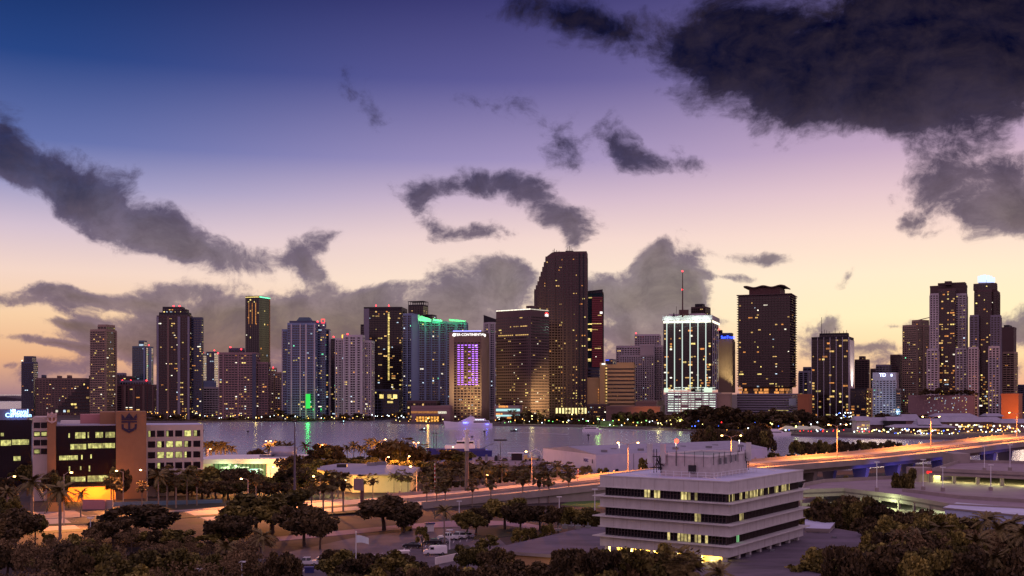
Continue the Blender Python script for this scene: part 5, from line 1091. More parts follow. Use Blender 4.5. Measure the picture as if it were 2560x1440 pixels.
for u0, v0, u1, v1 in ((4,5,9,8),(6,7,9,12),(20,5,26,8),(22,9,27,7),(6,36,11,40),(4,33,8,38)):
    d = Vector((u1-u0, v1-v0)); n_ = Vector((-d.y, d.x)).normalized()*.12
    mb.prism([(OC[0]+fo[1][0]*(a)+fo[2][0]*b_, OC[1]+fo[1][1]*a+fo[2][1]*b_) for a, b_ in ((u0+n_.x,v0+n_.y),(u1+n_.x,v1+n_.y),(u1-n_.x,v1-n_.y),(u0-n_.x,v0-n_.y))], ztop+.03, ztop+.12)
obl(mb, 'roof_ridge', MATS['white_wall'])
# window ribbons: dark glass set back, mullions, and lit panes
mb = MB()
rib = []
for k in range(3):
    z0 = bands[k+1][1]+.18; z1 = bands[k][0]-.14; rib.append((z0, z1)); mb.box(.9, TL-.9, .9, TR-.9, z0-.2, z1+.2, fo)
obl(mb, 'window_glass', MATS['glass_dark'])
mb = MB()
for z0, z1 in rib:
    for i in range(37): u = .9+(TL-1.8)*i/36; mb.box(u-.07, u+.07, .72, .9, z0-.02, z1+.02, fo)
    for i in range(53): v = .9+(TR-1.8)*i/52; mb.box(.72, .9, v-.07, v+.07, z0-.02, z1+.02, fo)
    mb.box(.86, TL-.86, .8, .9, (z0*.45+z1*.55)-.03, (z0*.45+z1*.55)+.03, fo)
obl(mb, 'mullions', mat('mullion', (58,42,44), .6))
om = lamp_mat('office_light', (255,232,150), .6, .6); omg = lamp_mat('office_green', (150,235,160), .7)
def opane(face, k, i0, i1, m=None):
    z0, z1 = rib[k]; ang = math.atan2(fo[1][1], fo[1][0]) if face == 0 else math.atan2(fo[2][1], fo[2][0])
    n = 36 if face == 0 else 52; L = (TL if face == 0 else TR)-1.8; mid = .9+L*(i0+i1)/2/n; w = L*(i1-i0)/n-.16
    u, v = (mid, .84) if face == 0 else (.84, mid); c = (fo[1][0]*u+fo[2][0]*v, fo[1][1]*u+fo[2][1]*v)
    key = 'o'+(m or om).name
    if key not in PANE: PANE[key] = bm_.mesh('lit_pane', m or om)
    inst(PANE[key], 'lit_window', ob, (c[0], c[1], (z0+z1)/2), (0,0,ang), (w, .1, z1-z0-.1))
for px in (1606,1616,1632,1645): # lit panes on the left face top ribbon (by column of the photo)
    s = sol(px, fo[1]); i = int((s-.9)/(TL-1.8)*36); opane(0, 0, i, i+1)
for px in (1702,1713,1722,1735): s = sol(px, fo[1]); i = int((s-.9)/(TL-1.8)*36); opane(0, 0, i, i+1)
for i in (1,3,4,8,9,12,13,14,15,16,17,18,19,20,22,23,24,28,33,34,35,38,39,40,41,42,44): opane(1, 0, i, i+1)
for px in (1735,1745): s = sol(px, fo[1]); i = int((s-.9)/(TL-1.8)*36); opane(0, 1, i, i+1)
for i in (8,9,10): opane(1, 1, i, i+1)
for px in (1670,1690,1698,1710,1722,1734,1745,1758): s = sol(px, fo[1]); i = int((s-.9)/(TL-1.8)*36); opane(0, 2, i, i+1)
for i in (6,7): opane(1, 2, i, i+1, omg)
# dark core below the lowest band, lit ground floor under the overhang
zb = bands[3][0]
mb = MB(); mb.box(2.5, TL-2.5, 2.5, TR-2.5, 0, zb, fo); obl(mb, 'ground_floor', mat('lobby_wall', (200,170,110), .8, var=.1, scale=.5))
mb = MB()
for i in range(6): u = 1.2+(TL-2.4)*i/5; mb.box(u-.4, u+.4, .6, 1.4, 0, zb, fo)
for i in range(1, 8): v = 1.2+(TR-2.4)*i/7; mb.box(.6, 1.4, v-.4, v+.4, 0, zb, fo)
obl(mb, 'column', MATS['panel'])
for i in range(5): u = 4+i*5.4; c = (fo[1][0]*u-fo[2][0]*1.0, fo[1][1]*u-fo[2][1]*1.0); light('POINT', (c[0]+fo[2][0]*2, c[1]+fo[2][1]*2, zb-.6), 1500, (255,225,130), .3, parent=ob, name='lobby_light')
# penthouse
pu0, pv0 = 7.6, 8.1; PL = 10.8; PR = 18.3; pf = ((OC[0]+fo[1][0]*pu0+fo[2][0]*pv0, OC[1]+fo[1][1]*pu0+fo[2][1]*pv0), fo[1], fo[2]); zp = 25.3
mb = MB(); mb.box(0, PL, 0, PR, ztop, zp, pf); obl(mb, 'penthouse', mat('penthouse', (176,168,166), .8, var=.2, scale=.6, coord='World'))
mb = MB(); mb.box(-.15, PL+.15, -.15, .2, zp, zp+.35, pf); mb.box(-.15, PL+.15, PR-.2, PR+.15, zp, zp+.35, pf); mb.box(-.15, .2, .2, PR-.2, zp, zp+.35, pf); mb.box(PL-.2, PL+.15, .2, PR-.2, zp, zp+.35, pf); obl(mb, 'penthouse_parapet', MATS['paint_white'])
mb = MB(); mb.box(.25, PL-.25, .25, PR-.25, zp, zp+.06, pf); obl(mb, 'penthouse_roof', MATS['metal_grey'])
rr = random.Random(9)
for f_ in (.12,.3,.5,.68,.86): ph = MB(); u = PL*f_; ph.box(u-.03, u+.03, -.32, -.26, zp-2.0, zp+1.0, pf); obl(ph, 'whip_antenna', MATS['metal_dark'])
for f_ in (.06,.2,.34,.5,.7,.9): ph = MB(); v = PR*f_; ph.box(-.32, -.22, v-.03, v+.03, zp-1.6, zp+.8, pf); obl(ph, 'whip_antenna', MATS['metal_dark'])
for f_, w, z0 in ((.22,.45,-1.6),(.36,.5,-1.6),(.5,.5,-1.4),(.62,.5,-1.3)):
    mb = MB(); v = PR*f_; mb.box(-.6, -.35, v-w/2, v+w/2, zp+z0, zp+z0+1.3, pf); obl(mb, 'panel_antenna', MATS['metal_grey'])
# antenna frames at the two far corners of the penthouse
for (u0, v0) in ((PL, 0.5), (0.0, PR)):
    mb = MB(); 
    for du, dv in ((0,0),(1.6,0),(0,1.2),(1.6,1.2)): mb.box(u0+du-.06, u0+du+.06, v0+dv-.06-.6, v0+dv+.06-.6, ztop+.5, zp+1.2, pf)
    for z in (zp-2.6, zp-.4): mb.box(u0-.1, u0+2.6, v0-.7, v0-.6, z, z+.14, pf); mb.box(u0-.1, u0+2.6, v0+.6, v0+.7, z, z+.14, pf)
    obl(mb, 'antenna_frame', MATS['metal_dark'])
    for du in (-.6, 2.4):
        mb = MB(); mb.box(u0+du-.55, u0+du+.55, v0-1.0, v0-.7, zp-1.6, zp+2.3, pf); obl(mb, 'panel_antenna', MATS['panel'])
    mb = MB(); 
    for q_ in range(14): mb.tube([(*[pf[0][i]+pf[1][i]*(u0-1+rr.random()*2.4)+pf[2][i]*(v0-.9+rr.random()*.3) for i in (0,1)], ztop+1+rr.random()*2), (*[pf[0][i]+pf[1][i]*(u0-1+rr.random()*2.4)+pf[2][i]*(v0-.9+rr.random()*.3) for i in (0,1)], zp-1+rr.random())], .09, 4)
    obl(mb, 'cable_bundle', MATS['metal_dark'])
mb = MB(); mb.box(3.0, 4.4, -.7, -.1, ztop+.9, ztop+2.4, pf); obl(mb, 'equipment_cabinet', MATS['metal_dark'])
mb = MB()      # handrail round the penthouse
for z in (ztop+.55, ztop+1.1):
    mb.box(-1.6, PL+1.6, -1.62, -1.56, z, z+.06, pf); mb.box(-1.62, -1.56, -1.6, PR+1, z, z+.06, pf)
for i in range(9): u = -1.6+(PL+3.2)*i/8; mb.box(u-.04, u+.04, -1.63, -1.55, ztop, ztop+1.12, pf)
for i in range(1, 13): v = -1.6+(PR+2.6)*i/12; mb.box(-1.63, -1.55, v-.04, v+.04, ztop, ztop+1.12, pf)
obl(mb, 'handrail', MATS['white_metal'])
mb = MB(); c = [pf[0][i]+pf[1][i]*(PL*.66)+pf[2][i]*(-.4) for i in (0,1)]; mb.tube([(c[0], c[1], zp-2), (c[0], c[1], zp+2.6)], .06, 5); obl(mb, 'beacon_pole', MATS['metal_dark'])
mb = MB(); mb.ball((0,0,0), .45, 8); o = mb.build('beacon', lamp_mat('beacon_hot', (255,50,30), 10), ob); o.location = (c[0]-OC[0], c[1]-OC[1], zp+3)
light('POINT', (c[0]-OC[0]-.3, c[1]-OC[1]-.9, zp+3), 60, (255,50,30), .3, parent=ob, name='beacon_light')
# low podium roofs at its foot
def slab_bld(name, label, pix, z, m, wallm, th=.7, cat='annex', z0=0):
    P = [G(a, b_, z) for a, b_ in pix]; e = empty(name, (P[0].x, P[0].y, 0), 0, label, cat); q_ = [(p.x-P[0].x, p.y-P[0].y) for p in P]
    cx = sum(a for a, _ in q_)/len(q_); cy = sum(b_ for _, b_ in q_)/len(q_); ins = [(cx+(a-cx)*.96, cy+(b_-cy)*.96) for a, b_ in q_]
    mb = MB(); mb.prism(ins, z0, z-th); mb.build('wall', wallm, e); mb = MB(); mb.prism(q_, z-th, z-.05); mb.build('roof_edge', MATS['concrete'], e)
    ins2 = [(cx+(a-cx)*.988, cy+(b_-cy)*.988) for a, b_ in q_]; mb = MB(); mb.prism(ins2, z-.05, z); mb.build('roof', m, e); return e
mat('roof_patch', (84,74,90), .8, var=.45, scale=.09, coord='World', stretch=(1,2.2,1), bump=.1)
eL = slab_bld('office_annex', 'flat dark annex roof at the left foot of the white office building', [(1216,1374),(1465,1392),(1640,1400),(1600,1320),(1470,1316)], 5.0, MATS['roof_patch'], mat('annex_wall', (190,150,110), .8, var=.1))
eR = slab_bld('office_annex', 'flat weathered annex roof at the right foot of the white office building', [(1686,1428),(1740,1500),(2040,1470),(2130,1376),(2186,1336),(2010,1308),(1900,1362)], 6.2, MATS['roof_patch'], mat('annex_wall', (190,150,110)))
mb = MB()
for px, py in ((1905,1362),(1930,1378),(1960,1352),(1995,1340),(1870,1392),(2050,1330),(2085,1345)):
    p = G(px, py, 6.2)-Vector((eR.location.x, eR.location.y, 0)); mb.box(p.x-.5, p.x+.5, p.y-.3, p.y+.3, 6.2, 6.6)
mb.build('roof_vents', MATS['metal_grey'], eR)
mb = MB(); p = G(1913,1360,6.2)-Vector((eR.location.x, eR.location.y, 0)); mb.tube([(p.x,p.y,6.2),(p.x,p.y,9.4)], .07, 5); mb.build('roof_pipe', MATS['white_metal'], eR)
for i, (px, py) in enumerate(((1395,1327),(1412,1321),(1428,1318),(1445,1322),(1470,1320))):
    p = G(px, py, 5.0)-Vector((eL.location.x, eL.location.y, 0)); mb = MB(); mb.box(p.x-.7, p.x+.7, p.y-.5, p.y+.5, 5, 5.5+.4*(i % 2)); mb.box(p.x-.12, p.x+.12, p.y-.12, p.y+.12, 5.5, 6.3); mb.build('roof_vent', MATS['metal_grey'], eL)
light('POINT', (GX(1385,222)-eL.location.x, 214-eL.location.y, 3.4), 250, (255,210,100), .2, parent=eL)
# small blue roofed hut and long white shed on the right
e = slab_bld('garage_hut', 'small white hut with blue roof between the office and the garage', [(2012,1320),(2075,1322),(2096,1296),(2012,1290)], 7.2, MATS['roof_blue'], MATS['white_wall'], cat='hut')
e = slab_bld('white_shed', 'long bluish white shed in front of the garage at the right edge', [(2356,1268),(2640,1296),(2660,1276),(2390,1256)], 9.6, MATS['roof_blue'], mat('shed_wall', (176,184,214), .6, var=.08, scale=1.2, coord='World'), .4, 'shed')
# ------------------------------------------------------------------ parking garage
def PV(a, b_, z): p = G(a, b_, z); return p
ge = empty('parking_garage', (95, 300, 0), 0, 'wide concrete parking garage with open roof deck and white lamp poles', 'parking garage'); go = Vector((95, 300, 0))
def gch(mb, name, m): mb.v = [(x-go.x, y-go.y, z) for x, y, z in mb.v]; return mb.build(name, m, ge)
deckz = 9.0; dk = [PV(2004,1232,deckz), PV(2110,1228,deckz), PV(2250,1246,deckz), PV(2370,1268,deckz), PV(2640,1282,deckz), PV(2700,1196,deckz), PV(2330,1192,deckz), PV(2060,1206,deckz), PV(2010,1216,deckz)]
dxy = [(p.x, p.y) for p in dk]; mat('deck', (128,112,122), .85, var=.18, scale=.12, coord='World')
mb = MB(); mb.prism(dxy, deckz-.5, deckz); mb.prism(dxy, 4.6, 5.1); mb.prism(dxy, .0, .06); gch(mb, 'deck', MATS['deck'])
def wallrun(mb, P, z0, z1, th=.3):
    for a, b_ in zip(P, P[1:]):
        a = Vector((a[0], a[1], 0)); b2 = Vector((b_[0], b_[1], 0)); d = b2-a; L = d.length; d.normalize(); nn = Vector((d.y, -d.x, 0)); mb.box(0, L, -th, 0, z0, z1, ((a.x, a.y, 0), (d.x, d.y), (nn.x, nn.y)))
mb = MB(); wallrun(mb, dxy[:5], deckz-1.3, deckz+1.0); wallrun(mb, dxy[5:]+dxy[:1], deckz-1.2, deckz+1.1); wallrun(mb, dxy[:5], 4.2, 6.0); wallrun(mb, dxy[:5], 0, 1.2); gch(mb, 'parapet', MATS['concrete'])
mb = MB()
for a, b_ in zip(dxy[:4], dxy[1:5]):
    a = Vector(a); b2 = Vector(b_); n = max(1, int((b2-a).length/6))
    for i in range(n): p = a.lerp(b2, i/n); mb.box(p.x-.3, p.x+.3, p.y+.35, p.y+.95, 0, deckz-.5)
gch(mb, 'columns', MATS['concrete'])
for px in (2070,2150,2200,2240,2285,2330,2370,2420,2480): p = G(px, 1262, 6.8); light('POINT', (GX(px, p.y+4)-go.x, max(0, 0)+ (PV(px,1250,deckz).y+6)-go.y, 7.6), 1100, (225,255,180), .3, parent=ge, name='garage_light')
for px in (2050,2210,2330,2420): light('POINT', (GX(px, 296)-go.x, PV(px,1250,deckz).y+6-go.y, 3.4), 900, (235,255,170), .3, parent=ge, name='garage_light')
mb = MB(); p = PV(2290,1230,deckz); 
for a, b_ in zip([PV(2255,1229,deckz), PV(2400,1247,deckz)], [PV(2400,1247,deckz), PV(2640,1262,deckz)]): wallrun(mb, [(a.x,a.y),(b_.x,b_.y)], deckz, deckz+.95)
gch(mb, 'ramp_wall', MATS['concrete'])
mb = MB(); x0 = PV(2285,1204,deckz); mb.box(x0.x, x0.x+6.5, x0.y, x0.y+7, deckz, deckz+4.4); mb.box(x0.x+6.5, x0.x+9, x0.y+1, x0.y+6, deckz, deckz+2.6); gch(mb, 'stair_tower', MATS['concrete'])
mb = MB(); mb.box(x0.x+4.2, x0.x+5.8, x0.y-.12, x0.y, deckz+2.7, deckz+3.4); gch(mb, 'red_sign', lamp_mat('sign_exit', (255,30,30), 2.5))
mb = MB(); mb.box(x0.x+4.5, x0.x+5.6, x0.y-.1, x0.y, deckz, deckz+2.2); gch(mb, 'door', MATS['metal_grey'])
# raised rear part with lit openings
up = [PV(2330,1178,12.6), PV(2700,1194,12.6), PV(2700,1162,12.6), PV(2400,1156,12.6)]; uxy = [(p.x, p.y) for p in up]
mb = MB(); mb.prism(uxy, 12.1, 12.6); gch(mb, 'upper_deck', MATS['deck'])
mb = MB(); wallrun(mb, uxy+uxy[:1], 11.3, 13.6); gch(mb, 'upper_parapet', MATS['concrete'])
mb = MB(); a, b_ = Vector(uxy[0]), Vector(uxy[1])
for i in range(7): p = a.lerp(b_, i/6); mb.box(p.x-.5, p.x+.5, p.y+.4, p.y+1.2, deckz, 12.1)
wallrun(mb, [(uxy[3][0], uxy[3][1]-3), (uxy[2][0], uxy[2][1]-3)], deckz, 12.1); mb.box(uxy[3][0]-4, uxy[3][0]+2, uxy[3][1]-4, uxy[3][1]+6, deckz, 16); gch(mb, 'upper_wall', MATS['concrete'])
for i in range(5): p = a.lerp(b_, (i+.5)/5); light('POINT', (p.x-go.x, p.y+5-go.y, 11.2), 1800, (250,255,150), .3, parent=ge, name='garage_light')
# ------------------------------------------------------------------ warehouse by the water
WC = G(1490,1137,12.4); wl_ = G(1357,1121,12.4); wr_ = G(1918,1119.5,12.4); rb = G(1910,1110,12.4)
we = empty('warehouse', (WC.x, WC.y, 0), 0, 'long white warehouse on the waterfront with blue lettering and small dark windows', 'warehouse'); wo2 = Vector((WC.x, WC.y, 0))
def wch(mb, name, m): mb.v = [(x-wo2.x, y-wo2.y, z) for x, y, z in mb.v]; return mb.build(name, m, we)
back_l = Vector((wl_.x, wl_.y, 0)); d1 = Vector((wr_.x-WC.x, wr_.y-WC.y, 0)); d0 = Vector((wl_.x-WC.x, wl_.y-WC.y, 0)); bk = Vector((WC.x, WC.y, 0))+d0+d1
foot = [(WC.x, WC.y), (wr_.x, wr_.y), (bk.x, bk.y), (wl_.x, wl_.y)]
mb = MB(); mb.prism(foot, 0, 12.4); wch(mb, 'wall', mat('warehouse_wall', (196,188,204), .7, var=.07, scale=.3, coord='World'))
mid0 = Vector((WC.x, WC.y, 0))+d0*.5; mid1 = mid0+d1; mb = MB()
mb.v += [(WC.x,WC.y,12.42),(wr_.x,wr_.y,12.42),(mid1.x,mid1.y,14.6),(mid0.x,mid0.y,14.6),(bk.x,bk.y,12.42),(wl_.x,wl_.y,12.42)]
for f in ((0,1,2,3),(3,2,4,5),(0,3,5),(1,4,2)): mb.f.append(f); mb.mi.append(0)
wch(mb, 'roof', MATS['roof_lavender'])
def wf(face, f, z0, w, h, name, m, out=.06):
    d = (d0 if face == 0 else d1); L = d.length; u = d.normalized(); n_ = Vector((u.y, -u.x, 0)) if face == 1 else Vector((-u.y, u.x, 0)); mb = MB(); mb.box(f*L-w/2, f*L+w/2, -out, out, z0, z0+h, ((WC.x, WC.y, 0), (u.x, u.y), (n_.x, n_.y))); return wch(mb, name, m)
wf(0, .52, 0, 5.2, 6.4, 'roller_door', mat('door_grey', (110,104,118), .6))
for f_ in (.10,.2,.82,.9): wf(0, f_, 5.4, .8, 1.6, 'window', MATS['glass_dark'])
for f_ in (.06,.11,.25,.3,.44,.49,.62,.8): wf(1, f_, 5.2, 1.6, .9, 'window', MATS['glass_dark'])
for f_ in (.02,.07,.12): wf(1, f_, 0.5, 1.6, 1.1, 'window', MATS['glass_dark'])
for f_ in (.2,.45,.7): wf(1, f_, 0, .25, 12.3, 'downpipe', MATS['metal_grey'])
wf(0, .14, 8.4, 6.4, 2.5, 'sign_board', mat('sign_pale', (205,200,215), .6), .08)
u0 = d0.normalized(); n0 = Vector((-u0.y, u0.x, 0)); p = Vector((WC.x, WC.y, 0))+d0*.165+n0*(-.2 if n0.y > 0 else .2)
ms_ = text('MSRC', 1.9, (p.x-wo2.x, p.y-wo2.y, 9.6), mat('ink_blue', (60,50,140), .6, var=0), we, math.atan2(-u0.y, -u0.x), .03, 'sign_lettering')
mb = MB(); mb.extr([(-.4,-.9),(.4,-.9),(.45,-.2),(.15,.9),(-.2,.2)], ((0,0,0),(-u0.x,-u0.y),(n0.x,n0.y)), -.05, .05); o = mb.build('sign_flame', mat('ink_dark', (40,34,70), .6, var=0), we); p2 = p-d0*.11; o.location = (p2.x-wo2.x, p2.y-wo2.y, 9.6)
rr = random.Random(3)
for i in range(9):
    f_ = .08+i*.1; p = Vector((WC.x, WC.y, 0))+d1*f_+d0*(.12+.15*(i % 2)); mb = MB(); mb.box(p.x-1.3, p.x+1.3, p.y-.8, p.y+.8, 12.5, 13.9); wch(mb, 'roof_vent', MATS['metal_grey'])
wlamp = lamp_mat('small_lamp', (255,240,220), 3)
for f_ in (.22,.55,.95): 
    p = Vector((WC.x, WC.y, 0))+d1*f_+d0*.3; mb = MB(); mb.ball((p.x,p.y,15.2), .35, 6); mb.tube([(p.x,p.y,13),(p.x,p.y,15)], .08, 4); wch(mb, 'roof_lamp', wlamp)
# marine yard beside it: low grey hall, kiosk, crane truck
e = slab_bld('yard_building', 'low grey flat roofed yard building between the ship and the white warehouse', [(1182,1160),(1356,1166),(1356,1143),(1180,1141)], 5.5, MATS['deck'], MATS['concrete'], cat='yard building')
ky = empty('dark_kiosk', (GX(1292,520), 520, 5.5), 0, 'dark open shed standing on the low yard building roof', 'kiosk')
mb = MB(); mb.box(-2.6,2.6,-1.2,1.2,0,3.4); mb.build('body', mat('kiosk', (46,32,38), .8), ky); mb = MB(); mb.box(-4.5,3.4,-1.8,1.8,3.4,3.7); mb.box(-3.9,-3.5,-.9,-.5,0,3.4); mb.build('roof', MATS['white_metal'], ky)
cr = empty('crane_truck', (GX(1330,516), 516, 5.5), 0, 'white yard crane with folded arched boom beside the dark kiosk', 'crane')
mb = MB(); mb.box(-4,4,-1.1,1.1,.6,1.4); mb.box(-4,-2.2,-1,1,1.4,2.8); mb.build('chassis', mat('crane_body', (200,170,110), .6), cr)
mb = MB(); mb.tube([(-1,0,1.4),(-.6,0,4.4),(1.6,0,5.6),(4,0,4.4),(4.8,0,2.4)], [.3,.28,.25,.2,.15], 6); mb.build('boom', MATS['white_metal'], cr)
for x in (-3,-1,2.6): mb = MB(); mb.tube([(x,-1.2,.5),(x,1.2,.5)], .5, 10); mb.build('wheel', MATS['tyre'], cr)
for i, (px, w, h) in enumerate(((1200,2,2.2),(1216,1.4,3),(1240,1.6,2.6),(1246,1.2,3.4),(1262,2.6,1.4),(1348,1.2,2.4))):
    mb = MB(); mb.box(-w/2,w/2,-.8,.8,0,h*.7); mb.box(-w/3,w/3,-.5,.5,h*.7,h); o = mb.build('equipment_crate', MATS['metal_grey'] if i % 2 else MATS['metal_dark']); o.location = (GX(px,515),515,5.5); tag(o, 'stowed equipment on the low yard building roof', 'equipment', 'equipment on the yard roof')
# ------------------------------------------------------------------ terminal, low hall, left offices
tm = empty('cruise_terminal', (GX(600,455), 455, 0), 0, 'low terminal with thin white roof, green lit glass hall and silver drum', 'terminal'); tx = lambda px, Y=455: GX(px, Y)-GX(600,455)
zr = ZY(1150,455)
mb = MB(); xl, xr = tx(480), tx(735); mb.extr([(xl,zr-1.6),(xr-9,zr-1.6),(xr,zr+.2),(xr-2,zr+.6),(xl,zr+.2)], ((0,0,0),(1,0),(0,1)), 0, 34); mb.build('roof', MATS['paint_white'], tm)
mb = MB(); mb.box(xl, tx(715), 3, 33, 0, zr-1.6); mb.build('wall', MATS['white_wall'], tm)
mb = MB(); mb.box(tx(530), tx(660), 2.6, 3.1, zr-7.5, zr-1.7); mb.build('glass_front', mat('hall_glass', (40,60,50), .2, var=.2, emit=(190,240,150), es=.22), tm)
hl = lamp_mat('hall_light', (225,255,190), 1.6, .4); rr = random.Random(8)
for i in range(26): x = tx(545+rr.random()*112); z = zr-6.5+rr.random()*4.4; inst(PANE.setdefault('hall', bm_.mesh('hall_lamp', hl)), 'hall_lamp', tm, (x, 2.4, z), (0,0,0), (rr.uniform(.8,3), .2, rr.uniform(.25,.9)))
mb = MB()
for i in range(14): x = tx(532+i*10); mb.box(x-.12, x+.12, 2.3, 2.6, zr-7.5, zr-1.7)
mb.build('mullions', MATS['metal_dark'], tm)
mb = MB(); mb.box(tx(664), tx(700), 2.6, 3.2, zr-6, zr-3); mb.build('lit_panel', lamp_mat('cream_panel', (250,240,180), .9), tm)
cyx = (tx(650)+tx(718))/2; rad = (tx(718)-tx(650))/2; mb = MB(); mb.tube([(cyx,20,zr),(cyx,20,ZY(1118,470))], rad, 28); mb.build('drum', mat('silver_drum', (150,146,160), .35, .6, var=.1, scale=.3), tm, True)
mb = MB(); mb.box(tx(632), tx(662), 12, 16, zr, zr+1.4); mb.build('roof_plant', MATS['metal_grey'], tm)
mb = MB(); mb.box(tx(626), tx(646), -1, 0, .5, 6); mb.build('cyan_screen', lamp_mat('cyan_screen', (150,240,230), 1.1), tm)
for px in (560, 640): light('POINT', (tx(px), -2, 5), 2500, (200,255,170), .5, parent=tm)
e = slab_bld('low_hall', 'low cream hall with flat grey roof behind the highway palms', [(766,1170),(880,1186),(1030,1186),(1050,1168),(960,1160),(850,1158)], 7.0, MATS['roof_lavender'], mat('hall_wall', (214,200,150), .8, var=.08, scale=.4, coord='World'), .5, 'hall')
for px, py in ((855,1168),(930,1164),(955,1162)): p = G(px, py, 7)-Vector((e.location.x, e.location.y, 0)); mb = MB(); mb.box(p.x-2, p.x+2, p.y-1.2, p.y+1.2, 7, 8.3); mb.build('roof_unit', MATS['metal_dark'] if px < 860 else MATS['metal_grey'], e)
for px in (815,870,925,985): light('POINT', (GX(px, 395)-e.location.x, 395-e.location.y+(-4 if px > 850 else 4), 4.2), 2200, (250,240,150), .4, parent=e, name='wall_light')
# left offices
def crest(parent, c, s, m, dirx=(1,0), rz=0):
    """crown over an anchor on a shield base, s = width in metres"""
    mb = MB(); k = s/2; fr = ((0,0,0),(1,0),(0,1))
    for poly in ([(-1,.62),(1,.62),(1.0,.78),(-1,.78)], [(-1,.82),(-.55,.82),(-.7,1.2),(-1.02,1.5)], [(-.6,.82),(-.1,.82),(-.25,1.25),(-.45,1.05)], [(-.3,.82),(.3,.82),(.34,1.2),(0,1.62),(-.34,1.2)], [(.1,.82),(.6,.82),(.45,1.05),(.25,1.25)], [(.55,.82),(1,.82),(1.02,1.5),(.7,1.2)],
                 [(-1,.28),(1,.28),(1,.5),(-1,.5)], [(-.13,-.75),(.13,-.75),(.13,.28),(-.13,.28)], [(-1,.1),(-.72,.05),(-.72,-.35),(-.45,-.55),(-.13,-.62),(-.13,-.92),(-.55,-.85),(-.95,-.6)], [(1,.1),(.95,-.6),(.55,-.85),(.13,-.92),(.13,-.62),(.45,-.55),(.72,-.35),(.72,.05)], [(-.55,-.85),(.55,-.85),(0,-1.15)]):
        mb.extr([(a*k, b_*k) for a, b_ in poly], fr, -.12, .0)
    o = mb.build('crest', m, parent); o.location = c; o.rotation_euler = (0,0,rz); return o
lo = empty('cruise_office', (GX(290,385), 385, 0), 0, 'office with dark glass block, tan tower bearing a crowned anchor crest', 'office building'); OR_ = R(21); co_, si_ = math.cos(OR_), math.sin(OR_); lo.rotation_euler = (0, 0, OR_)
def lx(px, Y=385):
    s_ = (px-1280)/F; yl = Y-385; return (s_*(385+yl*co_)-GX(290,385)+yl*si_)/(co_-s_*si_)
Z3 = lambda py, Y=385: ZY(py, Y)
mat('stucco_tan', (146,106,76), .85, var=.07, scale=.4, coord='World'); mat('stucco_pink', (176,120,120), .85, var=.06, scale=.4, coord='World')
mb = MB(); mb.box(lx(290), lx(366), 0, 12, 0, Z3(1029)); mb.build('crest_tower', MATS['stucco_tan'], lo)
mb = MB(); mb.box(lx(250), lx(289.5), 10, 26, 0, Z3(1030,395)); mb.build('rear_tower', MATS['stucco_tan'], lo)
crest(lo, (lx(323), -.15, Z3(1062)), 5.2, mat('crest_ink', (38,24,60), .6, var=0))
mb = MB(); mb.box(lx(140), lx(289.5), 1, 30, Z3(1214), Z3(1064)); mb.build('glass_block', mat('glass_wine', (26,14,24), .15, var=.2, scale=.2, coord='World'), lo)
mb = MB(); mb.box(lx(138), lx(289.4), .8, 30.2, Z3(1064), Z3(1062)); mb.build('roof', MATS['roof_lavender'], lo)
mb = MB(); mb.box(lx(118), lx(139.6), -.5, 14, 0, Z3(1034)); mb.build('crest_pylon', MATS['stucco_tan'], lo)
crest(lo, (lx(130), -.7, Z3(1045)), 3.0, mat('crest_pale', (205,180,175), .6, var=0))
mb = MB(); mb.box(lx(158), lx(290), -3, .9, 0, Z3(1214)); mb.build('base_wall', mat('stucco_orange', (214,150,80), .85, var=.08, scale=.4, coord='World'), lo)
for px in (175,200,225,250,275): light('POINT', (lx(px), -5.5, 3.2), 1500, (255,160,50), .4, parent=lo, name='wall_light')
mb = MB(); mb.box(lx(200,400), lx(250,400), 20, 30, Z3(1064), ZY(1036,400)); mb.build('penthouse', MATS['stucco_pink'], lo)
mb = MB(); mb.box(lx(150,400), lx(200,400), 20, 30, Z3(1064), ZY(1052,400)); mb.build('penthouse', MATS['white_wall'], lo)
lg = lamp_mat('office_lime', (240,236,140), .7, .45)
def lpane(x0, x1, y0, y1, p=lo, Y=.9, nm='lit_window'):
    n = max(1, int(round((x1-x0)/9)))
    for i in range(n):
        a = x0+(x1-x0)*i/n; b_ = x0+(x1-x0)*(i+1)/n-.7; inst(PANE.setdefault('lg', bm_.mesh('lit_window', lg)), nm, p, ((lx(a)+lx(b_))/2, Y, (Z3(y0)+Z3(y1))/2), (0,0,0), (lx(b_)-lx(a), .12, Z3(y0)-Z3(y1)))
for r_ in ((171,175,1093,1082),(188,214,1095,1080),(219,223,1094,1080),(239,258,1094,1080),(264,288,1094,1080),(176,216,1122,1109),(220,288,1120,1108),(148,195,1148,1137),(203,207,1147,1136),(226,230,1145,1135),(172,176,1176,1164),(200,204,1173,1164),(222,226,1177,1163),(158,214,1202,1190),(219,276,1203,1188)): lpane(*r_)
